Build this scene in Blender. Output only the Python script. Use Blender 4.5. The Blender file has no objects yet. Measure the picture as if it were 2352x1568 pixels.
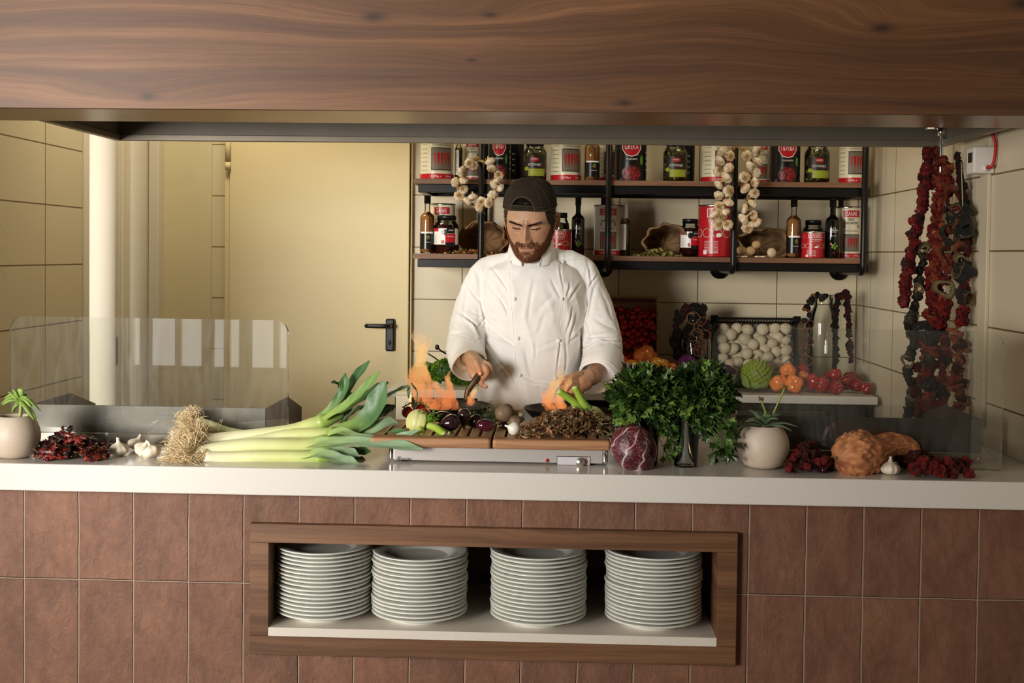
import bpy, bmesh, math, random
import numpy as np
from mathutils import Vector, Matrix, Euler, noise
random.seed(7); np.random.seed(7)
R = math.radians; PI = math.pi
scene = bpy.context.scene
COL = scene.collection

# ------------------------------------------------------------------ camera
FPX = 2800.0; W, H = 2352.0, 1568.0
CAM = Vector((0.0, 0.0, 1.49))
YAW, PITCH, ROLL = 0.039, 0.030, 0.0118
cd = bpy.data.cameras.new('camera'); cam = bpy.data.objects.new('camera', cd); COL.objects.link(cam)
scene.camera = cam
cd.sensor_width = 36.0; cd.lens = 36.0*FPX/W; cd.clip_start = 0.05; cd.clip_end = 60
RM = Matrix.Rotation(YAW, 3, 'Z') @ Matrix.Rotation(PI/2-PITCH, 3, 'X') @ Matrix.Rotation(ROLL, 3, 'Z')
cam.matrix_world = Matrix.Translation(CAM) @ RM.to_4x4()
_d = RM.transposed() @ Vector((0, 1, 0))
SX = 1176 + FPX*_d.x/-_d.z - 1285.0          # shift that puts the depth vanishing point where the photo has it
SY = 784 - FPX*_d.y/-_d.z - 585.0
cd.shift_x = SX/W; cd.shift_y = -SY/W
def ray(u, v):
    x = (u - 1176 + SX)/FPX; y = -(v - 784 + SY)/FPX
    return RM @ Vector((x, y, -1))
def P(u, v, Y):
    d = ray(u, v); return CAM + d*((Y-CAM.y)/d.y)
def PZ(u, v, Z):
    d = ray(u, v); return CAM + d*((Z-CAM.z)/d.z)
def SC(Y): return FPX/Y

# ------------------------------------------------------------------ light and exposure
vs = scene.view_settings
vs.view_transform = 'Standard'; vs.look = 'None'; vs.gamma = 1.0; vs.use_curve_mapping = False
vs.exposure = 0.06
world = bpy.data.worlds.new('world'); scene.world = world; world.use_nodes = True
bgn = world.node_tree.nodes['Background']
bgn.inputs[0].default_value = (1.0, 0.88, 0.72, 1); bgn.inputs[1].default_value = 0.03
def area(name, loc, target, sx, sy, power, color, spread=PI):
    l = bpy.data.lights.new(name, 'AREA'); l.shape = 'RECTANGLE'; l.size = sx; l.size_y = sy
    l.energy = power; l.color = color; l.spread = spread
    o = bpy.data.objects.new(name, l); COL.objects.link(o); o.location = loc
    o.rotation_euler = (Vector(target)-Vector(loc)).to_track_quat('-Z', 'Y').to_euler()
    return o
# first an added softbox-like key aimed at the chef, then daylight: tall windows of the dining room, left and behind the camera
area('chef_key_light', (-2.7, -1.0, 1.65), (-0.8, 4.0, 1.35), 1.1, 1.1, 30, (1.0, 0.96, 0.90), R(62))  # added narrow-spread key light toward the chef, not a window
area('window_daylight_near', (-2.95, 0.7, 1.45), (-0.9, 3.0, 1.1), 0.8, 1.2, 48, (1.0, 0.96, 0.90))
area('window_daylight_rear', (-3.25, -3.9, 1.5), (-3.0, 3, 1.4), 1.7, 2.0, 20, (1.0, 0.97, 0.92))
# kitchen ceiling lamps
area('kitchen_lamp_left', (-1.15, 4.05, 2.5), (-1.0, 4.5, 1.2), 0.5, 0.3, 8, (1.0, 0.89, 0.66))
area('kitchen_lamp_right', (0.75, 3.9, 2.5), (0.7, 4.1, 1.0), 0.4, 0.2, 2.5, (1.0, 0.86, 0.62))
area('passage_lamp', (-2.9, 5.3, 2.4), (-2.6, 5.6, 1.2), 0.5, 0.3, 6.5, (1.0, 0.95, 0.85))

# ------------------------------------------------------------------ materials
def _nt(name):
    m = bpy.data.materials.new(name); m.use_nodes = True
    nt = m.node_tree; return m, nt, nt.nodes['Principled BSDF']
def c4(c): return (c[0], c[1], c[2], 1.0)
def srgb(r, g, b):
    f = lambda x: (x/255/12.92 if x/255 <= .04045 else ((x/255+.055)/1.055)**2.4)
    return (f(r), f(g), f(b))
def nmath(nt, op, a, b=None, c=None):
    n = nt.nodes.new('ShaderNodeMath'); n.operation = op
    for i, x in enumerate((a, b, c)):
        if x is None: continue
        if isinstance(x, (int, float)): n.inputs[i].default_value = x
        else: nt.links.new(x, n.inputs[i])
    return n.outputs[0]
def mixc(nt, fac, a, b, blend='MIX'):
    n = nt.nodes.new('ShaderNodeMix'); n.data_type = 'RGBA'; n.blend_type = blend
    for idx, x in ((0, fac), (6, a), (7, b)):
        if isinstance(x, (int, float)): n.inputs[idx].default_value = x
        elif isinstance(x, tuple): n.inputs[idx].default_value = c4(x)
        else: nt.links.new(x, n.inputs[idx])
    return n.outputs[2]
def noise_n(nt, vec, scale, detail=4, rough=.5, dist=0.0):
    n = nt.nodes.new('ShaderNodeTexNoise'); n.inputs['Scale'].default_value = scale
    n.inputs['Detail'].default_value = detail; n.inputs['Roughness'].default_value = rough
    n.inputs['Distortion'].default_value = dist
    if vec is not None: nt.links.new(vec, n.inputs['Vector'])
    return n.outputs['Fac']
def mapping(nt, vec, scale=(1,1,1), loc=(0,0,0), rot=(0,0,0)):
    n = nt.nodes.new('ShaderNodeMapping'); n.inputs['Scale'].default_value = scale
    n.inputs['Location'].default_value = loc; n.inputs['Rotation'].default_value = rot
    nt.links.new(vec, n.inputs['Vector']); return n.outputs[0]
def ramp(nt, fac, stops):
    n = nt.nodes.new('ShaderNodeValToRGB'); e = n.color_ramp.elements
    while len(e) < len(stops): e.new(0.5)
    for i, (p, c) in enumerate(stops):
        e[i].position = p; e[i].color = c4(c) if isinstance(c, tuple) else (c, c, c, 1)
    nt.links.new(fac, n.inputs[0]); return n.outputs[0]
def bump(nt, h, strength, dist=0.01):
    n = nt.nodes.new('ShaderNodeBump'); n.inputs['Strength'].default_value = strength
    n.inputs['Distance'].default_value = dist; nt.links.new(h, n.inputs['Height']); return n.outputs[0]
def objc(nt): return nt.nodes.new('ShaderNodeTexCoord').outputs['Object']
def posn(nt): return nt.nodes.new('ShaderNodeNewGeometry').outputs['Position']
def pm(name, col, rough=.5, metal=0.0, var=0.0, vs_=20, bmp=0.0, bs=60, bd=.002, vcol=False, trans=0.0, ior=1.45,
       sss=0.0, spec=.5, stretch=(1,1,1), sheen=0.0, coat=0.0, col2=None, rand=0.0, emit=None, es=0, detail=4, alpha=1.0):
    """general procedural material; vcol multiplies in the mesh's own colour attribute; rand varies copies"""
    m, nt, b = _nt(name); L = nt.links
    oc = mapping(nt, objc(nt), stretch)
    base = col
    src = None
    if vcol:
        a = nt.nodes.new('ShaderNodeAttribute'); a.attribute_name = 'Col'; src = a.outputs['Color']
    if col2 is not None:
        f = ramp(nt, noise_n(nt, oc, vs_, detail), [(.38, (0,0,0)), (.62, (1,1,1))])
        src = mixc(nt, f, src if src is not None else col, col2)
    if var > 0:
        f = noise_n(nt, oc, vs_*1.7, detail, .6)
        k = ramp(nt, f, [(.25, (1-var,)*3), (.75, (1+var*.6,)*3)])
        src = mixc(nt, 1.0, src if src is not None else col, k, 'MULTIPLY')
    if rand > 0:
        oi = nt.nodes.new('ShaderNodeObjectInfo')
        k = ramp(nt, oi.outputs['Random'], [(0, (1-rand,)*3), (1, (1+rand*.5,)*3)])
        src = mixc(nt, 1.0, src if src is not None else col, k, 'MULTIPLY')
    if src is None: b.inputs['Base Color'].default_value = c4(col)
    else: L.new(src, b.inputs['Base Color'])
    b.inputs['Roughness'].default_value = rough; b.inputs['Metallic'].default_value = metal
    b.inputs['Transmission Weight'].default_value = trans; b.inputs['IOR'].default_value = ior
    b.inputs['Specular IOR Level'].default_value = spec
    b.inputs['Sheen Weight'].default_value = sheen; b.inputs['Coat Weight'].default_value = coat
    b.inputs['Alpha'].default_value = alpha
    if sss > 0:
        b.inputs['Subsurface Weight'].default_value = sss; b.inputs['Subsurface Scale'].default_value = .01
        b.inputs['Subsurface Radius'].default_value = (1.0, .35, .15)
    if bmp > 0:
        h = noise_n(nt, oc, bs, 6, .6)
        L.new(bump(nt, h, bmp, bd), b.inputs['Normal'])
    if emit is not None:
        b.inputs['Emission Color'].default_value = c4(emit); b.inputs['Emission Strength'].default_value = es
    return m
def tile_mat(name, ax, w, h, ou, oz, col, grout, gw, rough=.35, var=.05, rough_tiles=False, off_rows=False):
    """rectangular wall tiles; ax = 0 for a wall along X, 1 for a wall along Y"""
    m, nt, b = _nt(name); L = nt.links
    p = posn(nt); sp = nt.nodes.new('ShaderNodeSeparateXYZ'); L.new(p, sp.inputs[0])
    wob = noise_n(nt, p, 9 if rough_tiles else 3, 5, .65)
    k = nmath(nt, 'MULTIPLY', nmath(nt, 'SUBTRACT', wob, .5), .005 if rough_tiles else .0015)
    u = nmath(nt, 'DIVIDE', nmath(nt, 'ADD', nmath(nt, 'SUBTRACT', sp.outputs[ax], ou), k), w)
    v = nmath(nt, 'DIVIDE', nmath(nt, 'ADD', nmath(nt, 'SUBTRACT', sp.outputs[2], oz), k), h)
    fu = nmath(nt, 'SUBTRACT', nmath(nt, 'FRACT', u), .5); fv = nmath(nt, 'SUBTRACT', nmath(nt, 'FRACT', v), .5)
    du = nmath(nt, 'MULTIPLY', nmath(nt, 'SUBTRACT', .5, nmath(nt, 'ABSOLUTE', fu)), w)
    dv = nmath(nt, 'MULTIPLY', nmath(nt, 'SUBTRACT', .5, nmath(nt, 'ABSOLUTE', fv)), h)
    d = nmath(nt, 'MINIMUM', du, dv)
    mask = nt.nodes.new('ShaderNodeMapRange'); mask.inputs[1].default_value = gw*.5; mask.inputs[2].default_value = gw*.5+(.0016 if rough_tiles else .001)
    L.new(d, mask.inputs[0]); mask = mask.outputs[0]
    cid = nt.nodes.new('ShaderNodeCombineXYZ'); L.new(nmath(nt, 'FLOOR', u), cid.inputs[0]); L.new(nmath(nt, 'FLOOR', v), cid.inputs[1])
    wn = nt.nodes.new('ShaderNodeTexWhiteNoise'); L.new(cid.outputs[0], wn.inputs['Vector'])
    tv = ramp(nt, wn.outputs['Value'], [(0, (1-var,)*3), (1, (1+var,)*3)])
    base = mixc(nt, 1.0, col, tv, 'MULTIPLY')
    if rough_tiles:
        vadd = nt.nodes.new('ShaderNodeVectorMath'); vadd.operation = 'ADD'; L.new(p, vadd.inputs[0])
        sc_ = nt.nodes.new('ShaderNodeVectorMath'); sc_.operation = 'SCALE'; L.new(wn.outputs['Color'], sc_.inputs[0]); sc_.inputs['Scale'].default_value = 7
        L.new(sc_.outputs[0], vadd.inputs[1]); pv = vadd.outputs[0]
        n1 = noise_n(nt, mapping(nt, pv, (16, 16, 8)), 1, 6, .6, .5)
        n2 = noise_n(nt, mapping(nt, pv, (46, 46, 34)), 1, 6, .7, .8)
        n3 = noise_n(nt, mapping(nt, pv, (110, 110, 18), rot=(0, R(14), 0)), 1, 3, .6, 1.2)
        base = mixc(nt, 1.0, base, ramp(nt, n1, [(.3, (.72, .69, .68)), (.7, (1.22, 1.24, 1.25))]), 'MULTIPLY')
        base = mixc(nt, .5, base, ramp(nt, n2, [(.35, (.75, .72, .7)), (.7, (1.2, 1.22, 1.25))]), 'MULTIPLY')
        hh = nmath(nt, 'ADD', nmath(nt, 'MULTIPLY', n2, .6), nmath(nt, 'ADD', n1, nmath(nt, 'MULTIPLY', n3, .10)))
        hh = nmath(nt, 'ADD', nmath(nt, 'MULTIPLY', hh, .6), nmath(nt, 'MULTIPLY', mask, .9))
        L.new(bump(nt, hh, 1.0, .006), b.inputs['Normal'])
    else:
        hh = nmath(nt, 'ADD', mask, nmath(nt, 'MULTIPLY', noise_n(nt, p, 6, 2), .35))
        L.new(bump(nt, hh, .5, .0015), b.inputs['Normal'])
    L.new(mixc(nt, mask, grout, base), b.inputs['Base Color'])
    b.inputs['Roughness'].default_value = rough
    return m
def wood_mat(name, c_dark, c_mid, c_light, ax=0, rough=.42, scale=1.0, knots=(), seed=0.0, fine=.5):
    """long-grained veneer running along axis ax, with knots that bend the grain"""
    m, nt, b = _nt(name); L = nt.links
    p = posn(nt) if knots else objc(nt)
    st = [14, 14, 14]; st[ax] = 1.1
    mp = mapping(nt, p, tuple(s*scale for s in st), loc=(seed, seed*.7, seed*.3))
    warp = None
    sp = nt.nodes.new('ShaderNodeSeparateXYZ'); L.new(p, sp.inputs[0])
    lowf = noise_n(nt, mapping(nt, p, tuple(s*scale for s in ((.9, 1, 2.4) if ax == 0 else (2.4, 1, .9))), loc=(seed,)*3), 1, 3, .5, .6)
    other = 2 if ax == 0 else 0
    zc = nmath(nt, 'ADD', sp.outputs[other], nmath(nt, 'MULTIPLY', lowf, .10/scale))
    kn = None
    for (kx, kz, ks) in knots:
        dx = nmath(nt, 'DIVIDE', nmath(nt, 'SUBTRACT', sp.outputs[0], kx), ks*4.5)
        dz = nmath(nt, 'DIVIDE', nmath(nt, 'SUBTRACT', sp.outputs[2], kz), ks)
        r2 = nmath(nt, 'ADD', nmath(nt, 'MULTIPLY', dx, dx), nmath(nt, 'MULTIPLY', dz, dz))
        g = nmath(nt, 'EXPONENT', nmath(nt, 'MULTIPLY', r2, -1.0))
        zc = nmath(nt, 'ADD', zc, nmath(nt, 'MULTIPLY', g, ks*.8))
        dx2 = nmath(nt, 'DIVIDE', nmath(nt, 'SUBTRACT', sp.outputs[0], kx), ks*.55)
        dz2 = nmath(nt, 'DIVIDE', nmath(nt, 'SUBTRACT', sp.outputs[2], kz), ks*.22)
        g2 = nmath(nt, 'EXPONENT', nmath(nt, 'MULTIPLY', nmath(nt, 'ADD', nmath(nt, 'MULTIPLY', dx2, dx2), nmath(nt, 'MULTIPLY', dz2, dz2)), -1.0))
        kn = g2 if kn is None else nmath(nt, 'MAXIMUM', kn, g2)
    cb = nt.nodes.new('ShaderNodeCombineXYZ')
    L.new(nmath(nt, 'MULTIPLY', sp.outputs[ax], .55*scale), cb.inputs[0]); L.new(nmath(nt, 'MULTIPLY', zc, 24*scale), cb.inputs[1]); L.new(sp.outputs[1], cb.inputs[2])
    bands = noise_n(nt, cb.outputs[0], 1.0, 5, .62)
    cb2 = nt.nodes.new('ShaderNodeCombineXYZ')
    L.new(nmath(nt, 'MULTIPLY', sp.outputs[ax], 9*scale), cb2.inputs[0]); L.new(nmath(nt, 'MULTIPLY', zc, 420*scale), cb2.inputs[1]); L.new(nmath(nt, 'MULTIPLY', sp.outputs[1], 40), cb2.inputs[2])
    fineg = noise_n(nt, cb2.outputs[0], 1.0, 5, .7)
    col = ramp(nt, bands, [(.30, c_dark), (.5, c_mid), (.72, c_light)])
    col = mixc(nt, fine, col, ramp(nt, fineg, [(.30, (.62, .58, .55)), (.62, (1.18, 1.18, 1.18))]), 'MULTIPLY')
    if kn is not None: col = mixc(nt, nmath(nt, 'MULTIPLY', kn, .85), col, tuple(x*.3 for x in c_dark))
    L.new(col, b.inputs['Base Color'])
    b.inputs['Roughness'].default_value = rough
    L.new(bump(nt, fineg, .18, .001), b.inputs['Normal'])
    return m

# ------------------------------------------------------------------ mesh builder
class MB:
    def __init__(s): s.v = []; s.f = []; s.c = []; s.has_c = False; s.flat = []
    def add(s, V, F, col=None, M=None, flat=False):
        o = len(s.v)
        for i, p in enumerate(V):
            q = Vector(p)
            if M is not None: q = M @ q
            s.v.append(q)
            if col is None: s.c.append((1, 1, 1))
            elif callable(col): s.c.append(col(Vector(p))); s.has_c = True
            elif isinstance(col, list): s.c.append(col[i]); s.has_c = True
            else: s.c.append(col); s.has_c = True
        for f in F: s.f.append(tuple(o+i for i in f)); s.flat.append(flat)
        return s
    def box(s, a, b, bev=0.0, seg=2, col=None, M=None):
        a = Vector(a); b = Vector(b); bm = bmesh.new(); bmesh.ops.create_cube(bm, size=1)
        for v in bm.verts: v.co = Vector(((a[i]+b[i])/2 + v.co[i]*(b[i]-a[i]) for i in range(3)))
        if bev > 0: bmesh.ops.bevel(bm, geom=bm.edges[:], offset=bev, segments=seg, affect='EDGES', profile=.5)
        return s.bm(bm, col, M, flat=True)
    def bm(s, bm, col=None, M=None, flat=False):
        bm.verts.index_update()
        s.add([v.co.copy() for v in bm.verts], [[v.index for v in f.verts] for f in bm.faces], col, M, flat); bm.free(); return s
    def lathe(s, prof, n=32, col=None, M=None, fn=None, flat=False):
        """prof: list of (r, z); r = 0 closes the end"""
        V, F = [], []; rings = []
        cc = [] if isinstance(col, list) else None
        for k, (r, z) in enumerate(prof):
            if r <= 1e-7:
                rings.append([len(V)]); V.append(Vector((0, 0, z)))
                if cc is not None: cc.append(col[k])
            else:
                ring = []
                for i in range(n):
                    a = 2*PI*i/n; p = Vector((r*math.cos(a), r*math.sin(a), z))
                    if fn: p = fn(p, a, k)
                    ring.append(len(V)); V.append(p)
                    if cc is not None: cc.append(col[k])
                rings.append(ring)
        for a, b in zip(rings, rings[1:]):
            for i in range(n):
                j = (i+1) % n
                if len(a) == 1 and len(b) == 1: continue
                if len(a) == 1: F.append((a[0], b[j], b[i]))
                elif len(b) == 1: F.append((a[i], a[j], b[0]))
                else: F.append((a[i], a[j], b[j], b[i]))
        return s.add(V, F, cc if cc is not None else col, M, flat)
    def tube(s, pts, rad, n=10, col=None, cap=True, squash=None, M=None, fn=None):
        """sweep along pts; rad a number or a list; squash = (a, b) scale of the section"""
        pts = [Vector(p) for p in pts]; m = len(pts)
        if isinstance(rad, (int, float)): rad = [rad]*m
        T = []
        for i in range(m):
            t = pts[min(i+1, m-1)] - pts[max(i-1, 0)]
            T.append(t.normalized() if t.length > 1e-9 else Vector((0, 0, 1)))
        up = Vector((0, 0, 1)) if abs(T[0].z) < .9 else Vector((0, 1, 0))
        nrm = (up - T[0]*up.dot(T[0])).normalized()
        V, F, cc = [], [], ([] if isinstance(col, list) else None)
        for i in range(m):
            nrm = nrm - T[i]*nrm.dot(T[i])
            nrm = nrm.normalized() if nrm.length > 1e-6 else T[i].orthogonal().normalized()
            bn = T[i].cross(nrm)
            sa, sb = squash if squash else (1, 1)
            for k in range(n):
                a = 2*PI*k/n
                p = pts[i] + (nrm*math.cos(a)*sa + bn*math.sin(a)*sb)*rad[i]
                if fn: p = fn(p, i, a)
                V.append(p)
                if cc is not None: cc.append(col[i])
        for i in range(m-1):
            for k in range(n):
                j = (k+1) % n; F.append((i*n+k, i*n+j, (i+1)*n+j, (i+1)*n+k))
        if cap:
            F.append(tuple(range(n))[::-1]); F.append(tuple((m-1)*n+k for k in range(n)))
        return s.add(V, F, cc if cc is not None else col, M)
    def ball(s, c, r, nu=16, nv=10, fn=None, col=None, M=None):
        """c centre, r number or (rx,ry,rz); fn(dir, p)->p displaces"""
        if isinstance(r, (int, float)): r = (r, r, r)
        c = Vector(c); V, F = [], []; dirs = []
        for j in range(nv+1):
            th = PI*j/nv
            if j in (0, nv): dirs.append([Vector((0, 0, math.cos(th)))])
            else: dirs.append([Vector((math.sin(th)*math.cos(2*PI*i/nu), math.sin(th)*math.sin(2*PI*i/nu), math.cos(th))) for i in range(nu)])
        idx = []
        for row in dirs:
            ids = []
            for d in row:
                p = Vector((d.x*r[0], d.y*r[1], d.z*r[2]))
                if fn: p = fn(d, p)
                ids.append(len(V)); V.append(p + c)
            idx.append(ids)
        for a, b in zip(idx, idx[1:]):
            for i in range(nu):
                j = (i+1) % nu
                if len(a) == 1: F.append((a[0], b[i], b[j]))
                elif len(b) == 1: F.append((a[i], b[0], a[j]))
                else: F.append((a[i], b[i], b[j], a[j]))
        if callable(col): col = [col(v-c) for v in V]
        return s.add(V, F, col, M)
    def strip(s, L_, R_, col=None, M=None):
        """ribbon between two equally long point lists"""
        n = len(L_); V = list(L_)+list(R_); F = [(i, i+1, n+i+1, n+i) for i in range(n-1)]
        if isinstance(col, list): col = col+col
        return s.add(V, F, col, M)
    def merge(s, o, M=None, col=None):
        k = len(s.v)
        s.v += [(M @ v if M is not None else v.copy()) for v in o.v]
        s.c += (list(o.c) if col is None else [col]*len(o.v)); s.f += [tuple(k+i for i in f) for f in o.f]; s.flat += o.flat
        s.has_c = s.has_c or o.has_c or col is not None
        return s
    def mesh(s, name, mats, smooth=True):
        me = bpy.data.meshes.new(name); me.from_pydata([tuple(v) for v in s.v], [], s.f)
        if not isinstance(mats, (list, tuple)): mats = [mats]
        for m in mats: me.materials.append(m)
        if smooth and len(s.f): me.polygons.foreach_set('use_smooth', [not x for x in s.flat])
        if s.has_c:
            ca = me.color_attributes.new('Col', 'FLOAT_COLOR', 'POINT')
            ca.data.foreach_set('color', np.array([(c[0], c[1], c[2], 1.0) for c in s.c], dtype=np.float32).ravel())
        me.validate(); me.update(); return me
def link(name, data, parent=None, loc=(0,0,0), rot=(0,0,0), scale=1.0):
    o = bpy.data.objects.new(name, data); COL.objects.link(o)
    o.location = loc; o.rotation_euler = rot; o.scale = (scale,)*3 if isinstance(scale, (int, float)) else scale
    if parent is not None: o.parent = parent
    return o
def tag(o, label=None, cat=None, group=None, kind=None):
    if label: o['label'] = label
    if cat: o['category'] = cat
    if group: o['group'] = group
    if kind: o['kind'] = kind
    return o
def thing(name, label, cat, loc=(0,0,0), rot=(0,0,0), group=None, scale=1.0):
    return tag(link(name, None, None, loc, rot, scale), label, cat, group)
def part(name, mb, mat, parent, label=None, loc=(0,0,0), rot=(0,0,0), smooth=True, scale=1.0):
    me = mb.mesh(name, mat, smooth) if isinstance(mb, MB) else mb
    return tag(link(name, me, parent, loc, rot, scale), label)
def solo(name, mb, mat, label, cat, loc=(0,0,0), rot=(0,0,0), group=None, scale=1.0, smooth=True, kind=None):
    me = mb.mesh(name, mat, smooth) if isinstance(mb, MB) else mb
    return tag(link(name, me, None, loc, rot, scale), label, cat, group, kind)
def struct(name, mb, mat, smooth=False, parent=None):
    o = link(name, mb.mesh(name, mat, smooth), parent)
    if parent is None: o['kind'] = 'structure'
    return o
def copy_tree(o, parent=None, loc=None, rot=None, label=None, group=None, scale=None):
    c = o.copy(); COL.objects.link(c); c.parent = parent
    if loc is not None: c.location = loc
    if rot is not None: c.rotation_euler = rot
    if scale is not None: c.scale = (scale,)*3 if isinstance(scale, (int, float)) else scale
    if label: c['label'] = label
    if group: c['group'] = group
    for ch in list(o.children): copy_tree(ch, c)
    return c
def lerp(a, b, t): return a + (b-a)*t
def interp(x, xs, ys):
    return float(np.interp(x, xs, ys))
def spline(pts, n):
    """Catmull-Rom through pts, n samples"""
    P_ = [Vector(p) for p in pts]; P_ = [P_[0]*2-P_[1]] + P_ + [P_[-1]*2-P_[-2]]; m = len(P_)-3; out = []
    for i in range(n):
        t = i/(n-1)*m; k = min(int(t), m-1); t -= k; a, b, c, d = P_[k:k+4]
        out.append(.5*((2*b)+(c-a)*t+(2*a-5*b+4*c-d)*t*t+(3*b-a-3*c+d)*t*t*t))
    return out
def nz(x, y=0.0, z=0.0): return noise.noise(Vector((x, y, z)))
def vnoise(p, s, seed=0.0): return noise.noise(Vector((p[0]*s+seed, p[1]*s+seed*1.3, p[2]*s-seed)))
def aim(d, up=(0,0,1)):
    """rotation whose local Z points along d"""
    return Vector(d).to_track_quat('Z', 'Y').to_matrix().to_4x4()
_tc = {}
def text_mb(txt, height, width=None, depth=0.0, bend=None, align='CENTER', shear=0.0):
    """lettering as a mesh in the XZ plane facing -Y; bend = cylinder radius it is wrapped on"""
    key = (txt,)
    if key not in _tc:
        cu = bpy.data.curves.new('t', 'FONT'); cu.body = txt; cu.size = 1.0; cu.resolution_u = 3
        cu.align_x = 'CENTER'; cu.fill_mode = 'FRONT'
        o = bpy.data.objects.new('t', cu); COL.objects.link(o)
        dg = bpy.context.evaluated_depsgraph_get(); me = o.evaluated_get(dg).to_mesh()
        V = [v.co.copy() for v in me.vertices]; F = [list(p.vertices) for p in me.polygons]
        o.evaluated_get(dg).to_mesh_clear(); bpy.data.objects.remove(o); bpy.data.curves.remove(cu)
        _tc[key] = (V, F)
    V, F = _tc[key]
    if not V: return MB()
    x0 = min(v.x for v in V); x1 = max(v.x for v in V); y0 = min(v.y for v in V); y1 = max(v.y for v in V)
    s = height/max(y1-y0, 1e-6); sx = s if width is None else width/max(x1-x0, 1e-6)
    out = []
    for v in V:
        x = (v.x-(x0+x1)/2)*sx; z = (v.y-(y0+y1)/2)*s; x += shear*z
        if bend: a = x/bend; out.append(Vector((bend*math.sin(a), -bend*math.cos(a), z)))
        else: out.append(Vector((x, 0, z)))
    return MB().add(out, F, flat=True)
def patch(w0, w1, z0, z1, r, n=14, shape=None):
    """a label patch wrapped on a cylinder of radius r, angle range from arc lengths w0..w1"""
    V, F = [], []
    for i in range(n+1):
        a = lerp(w0, w1, i/n)/r; V += [Vector((r*math.sin(a), -r*math.cos(a), z0)), Vector((r*math.sin(a), -r*math.cos(a), z1))]
    F = [(2*i, 2*i+2, 2*i+3, 2*i+1) for i in range(n)]
    return MB().add(V, F)
def disc_patch(cx, cz, rx, rz, r, n=20, top=None):
    """ellipse wrapped on a cylinder"""
    V = [(cx, cz)] + [(cx+rx*math.cos(2*PI*i/n), cz+rz*math.sin(2*PI*i/n)) for i in range(n)]
    F = [(0, 1+i, 1+(i+1) % n) for i in range(n)]
    return MB().add([Vector((r*math.sin(x/r), -r*math.cos(x/r), z)) for x, z in V], F)

# ================================================================== materials shared
M = {}
M['tile_back'] = tile_mat('tile_back', 0, .30, .20, .528, 1.513, srgb(214,200,170), srgb(112,94,66), .003, .32, .03)
M['tile_left'] = tile_mat('tile_left', 1, .40, .20, 3.972, 1.436, srgb(214,200,170), srgb(105,84,52), .0035, .32, .03)
M['tile_right'] = tile_mat('tile_right', 1, .30, .20, 4.17, 1.513, srgb(212,200,174), srgb(110,90,60), .0035, .32, .03)
M['tile_front'] = tile_mat('tile_front', 0, .12833, .2566, -1.2312, .7255, srgb(120,81,60), srgb(160,134,114), .0022, .6, .14, True)
M['paint'] = pm('cream_paint', srgb(226,212,172), .45, var=.04, vs_=3, bmp=.08, bs=120)
M['paint_white'] = pm('white_paint', srgb(232,222,200), .4, var=.03, vs_=3)
M['door_paint'] = pm('door_enamel', srgb(222,204,156), .42, var=.03, vs_=2, bmp=.05, bs=200)
M['stone'] = pm('counter_quartz', srgb(216,211,203), .16, var=.05, vs_=160, bmp=.02, bs=300)
M['slab'] = pm('niche_slab', srgb(214,205,192), .35, var=.05, vs_=160)
knots = ((-.42, 2.015, .05), (-.16, 2.02, .03), (.02, 2.12, .04), (.70, 1.995, .05), (.14, 1.828, .035), (-.93, 1.835, .04), (-.2, 1.92, .02), (1.02, 1.90, .03), (1.0, 2.05, .05))
M['wood_hood'] = wood_mat('walnut_veneer_hood', srgb(74,46,27), srgb(100,65,39), srgb(136,94,59), 0, .55, 1.0, knots, 3.1)
M['wood_frame'] = wood_mat('walnut_veneer_frame', srgb(74,48,30), srgb(106,72,48), srgb(134,96,66), 0, .45, 1.3, (), 8.0)
M['wood_frame_v'] = wood_mat('walnut_veneer_side', srgb(74,48,30), srgb(106,72,48), srgb(134,96,66), 2, .45, 1.3, (), 5.0)
M['wood_shelf'] = wood_mat('walnut_shelf', srgb(96,66,44), srgb(128,90,64), srgb(150,110,80), 0, .5, 1.5, (), 1.0)
M['hood_metal'] = pm('painted_hood_metal', srgb(128,118,102), .4, metal=.3, var=.12, vs_=5, bmp=.05, bs=30)
M['hood_dark'] = pm('hood_inner_dark', srgb(112,104,92), .5, metal=.15, var=.15, vs_=5)
M['steel'] = pm('brushed_steel', srgb(132,124,112), .34, metal=.9, var=.18, vs_=3, bmp=.06, bs=40, stretch=(.4, 6, 6))
M['steel_dark'] = pm('smoked_steel', srgb(92,88,82), .40, metal=.85, var=.35, vs_=2.5, bmp=.06, bs=40, stretch=(.6, 5, 5))
M['chrome'] = pm('chrome', (.8,.8,.8), .12, metal=1)
M['black_metal'] = pm('black_pipe_metal', srgb(20,19,18), .35, metal=.3, bmp=.05, bs=300)
M['black_plastic'] = pm('black_plastic', srgb(16,16,16), .35)
M['white_plastic'] = pm('white_plastic', srgb(225,220,210), .35)
M['dark'] = pm('dark_board', srgb(50,38,28), .7)

# ================================================================== room shell
ZT = 2.75
f = MB(); f.box((-4.2, -4.6, -.02), (3.2, 6.2, 0)); struct('floor', f, pm('brown_floor', srgb(120,98,78), .4, var=.1, vs_=2))
f = MB(); f.box((-3.6, 2.0, ZT), (3.2, 6.2, ZT+.02)); struct('ceiling', f, pm('ceiling_paint', srgb(228,218,196), .6))
# back wall with the opening of the metal door
YB = 4.67
bw = MB(); bw.box((-.59, YB, 0), (1.30, YB+.1, ZT)); struct('wall_back', bw, M['tile_back'])
# tiled left wall, ends at the passage
lw = MB(); lw.box((-1.80, 2.2, 0), (-1.70, 4.29, ZT)); struct('wall_left', lw, M['tile_left'])
rw = MB(); rw.box((1.13, 1.6, 0), (1.23, YB+.1, ZT)); struct('wall_right', rw, M['tile_right'])
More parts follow.
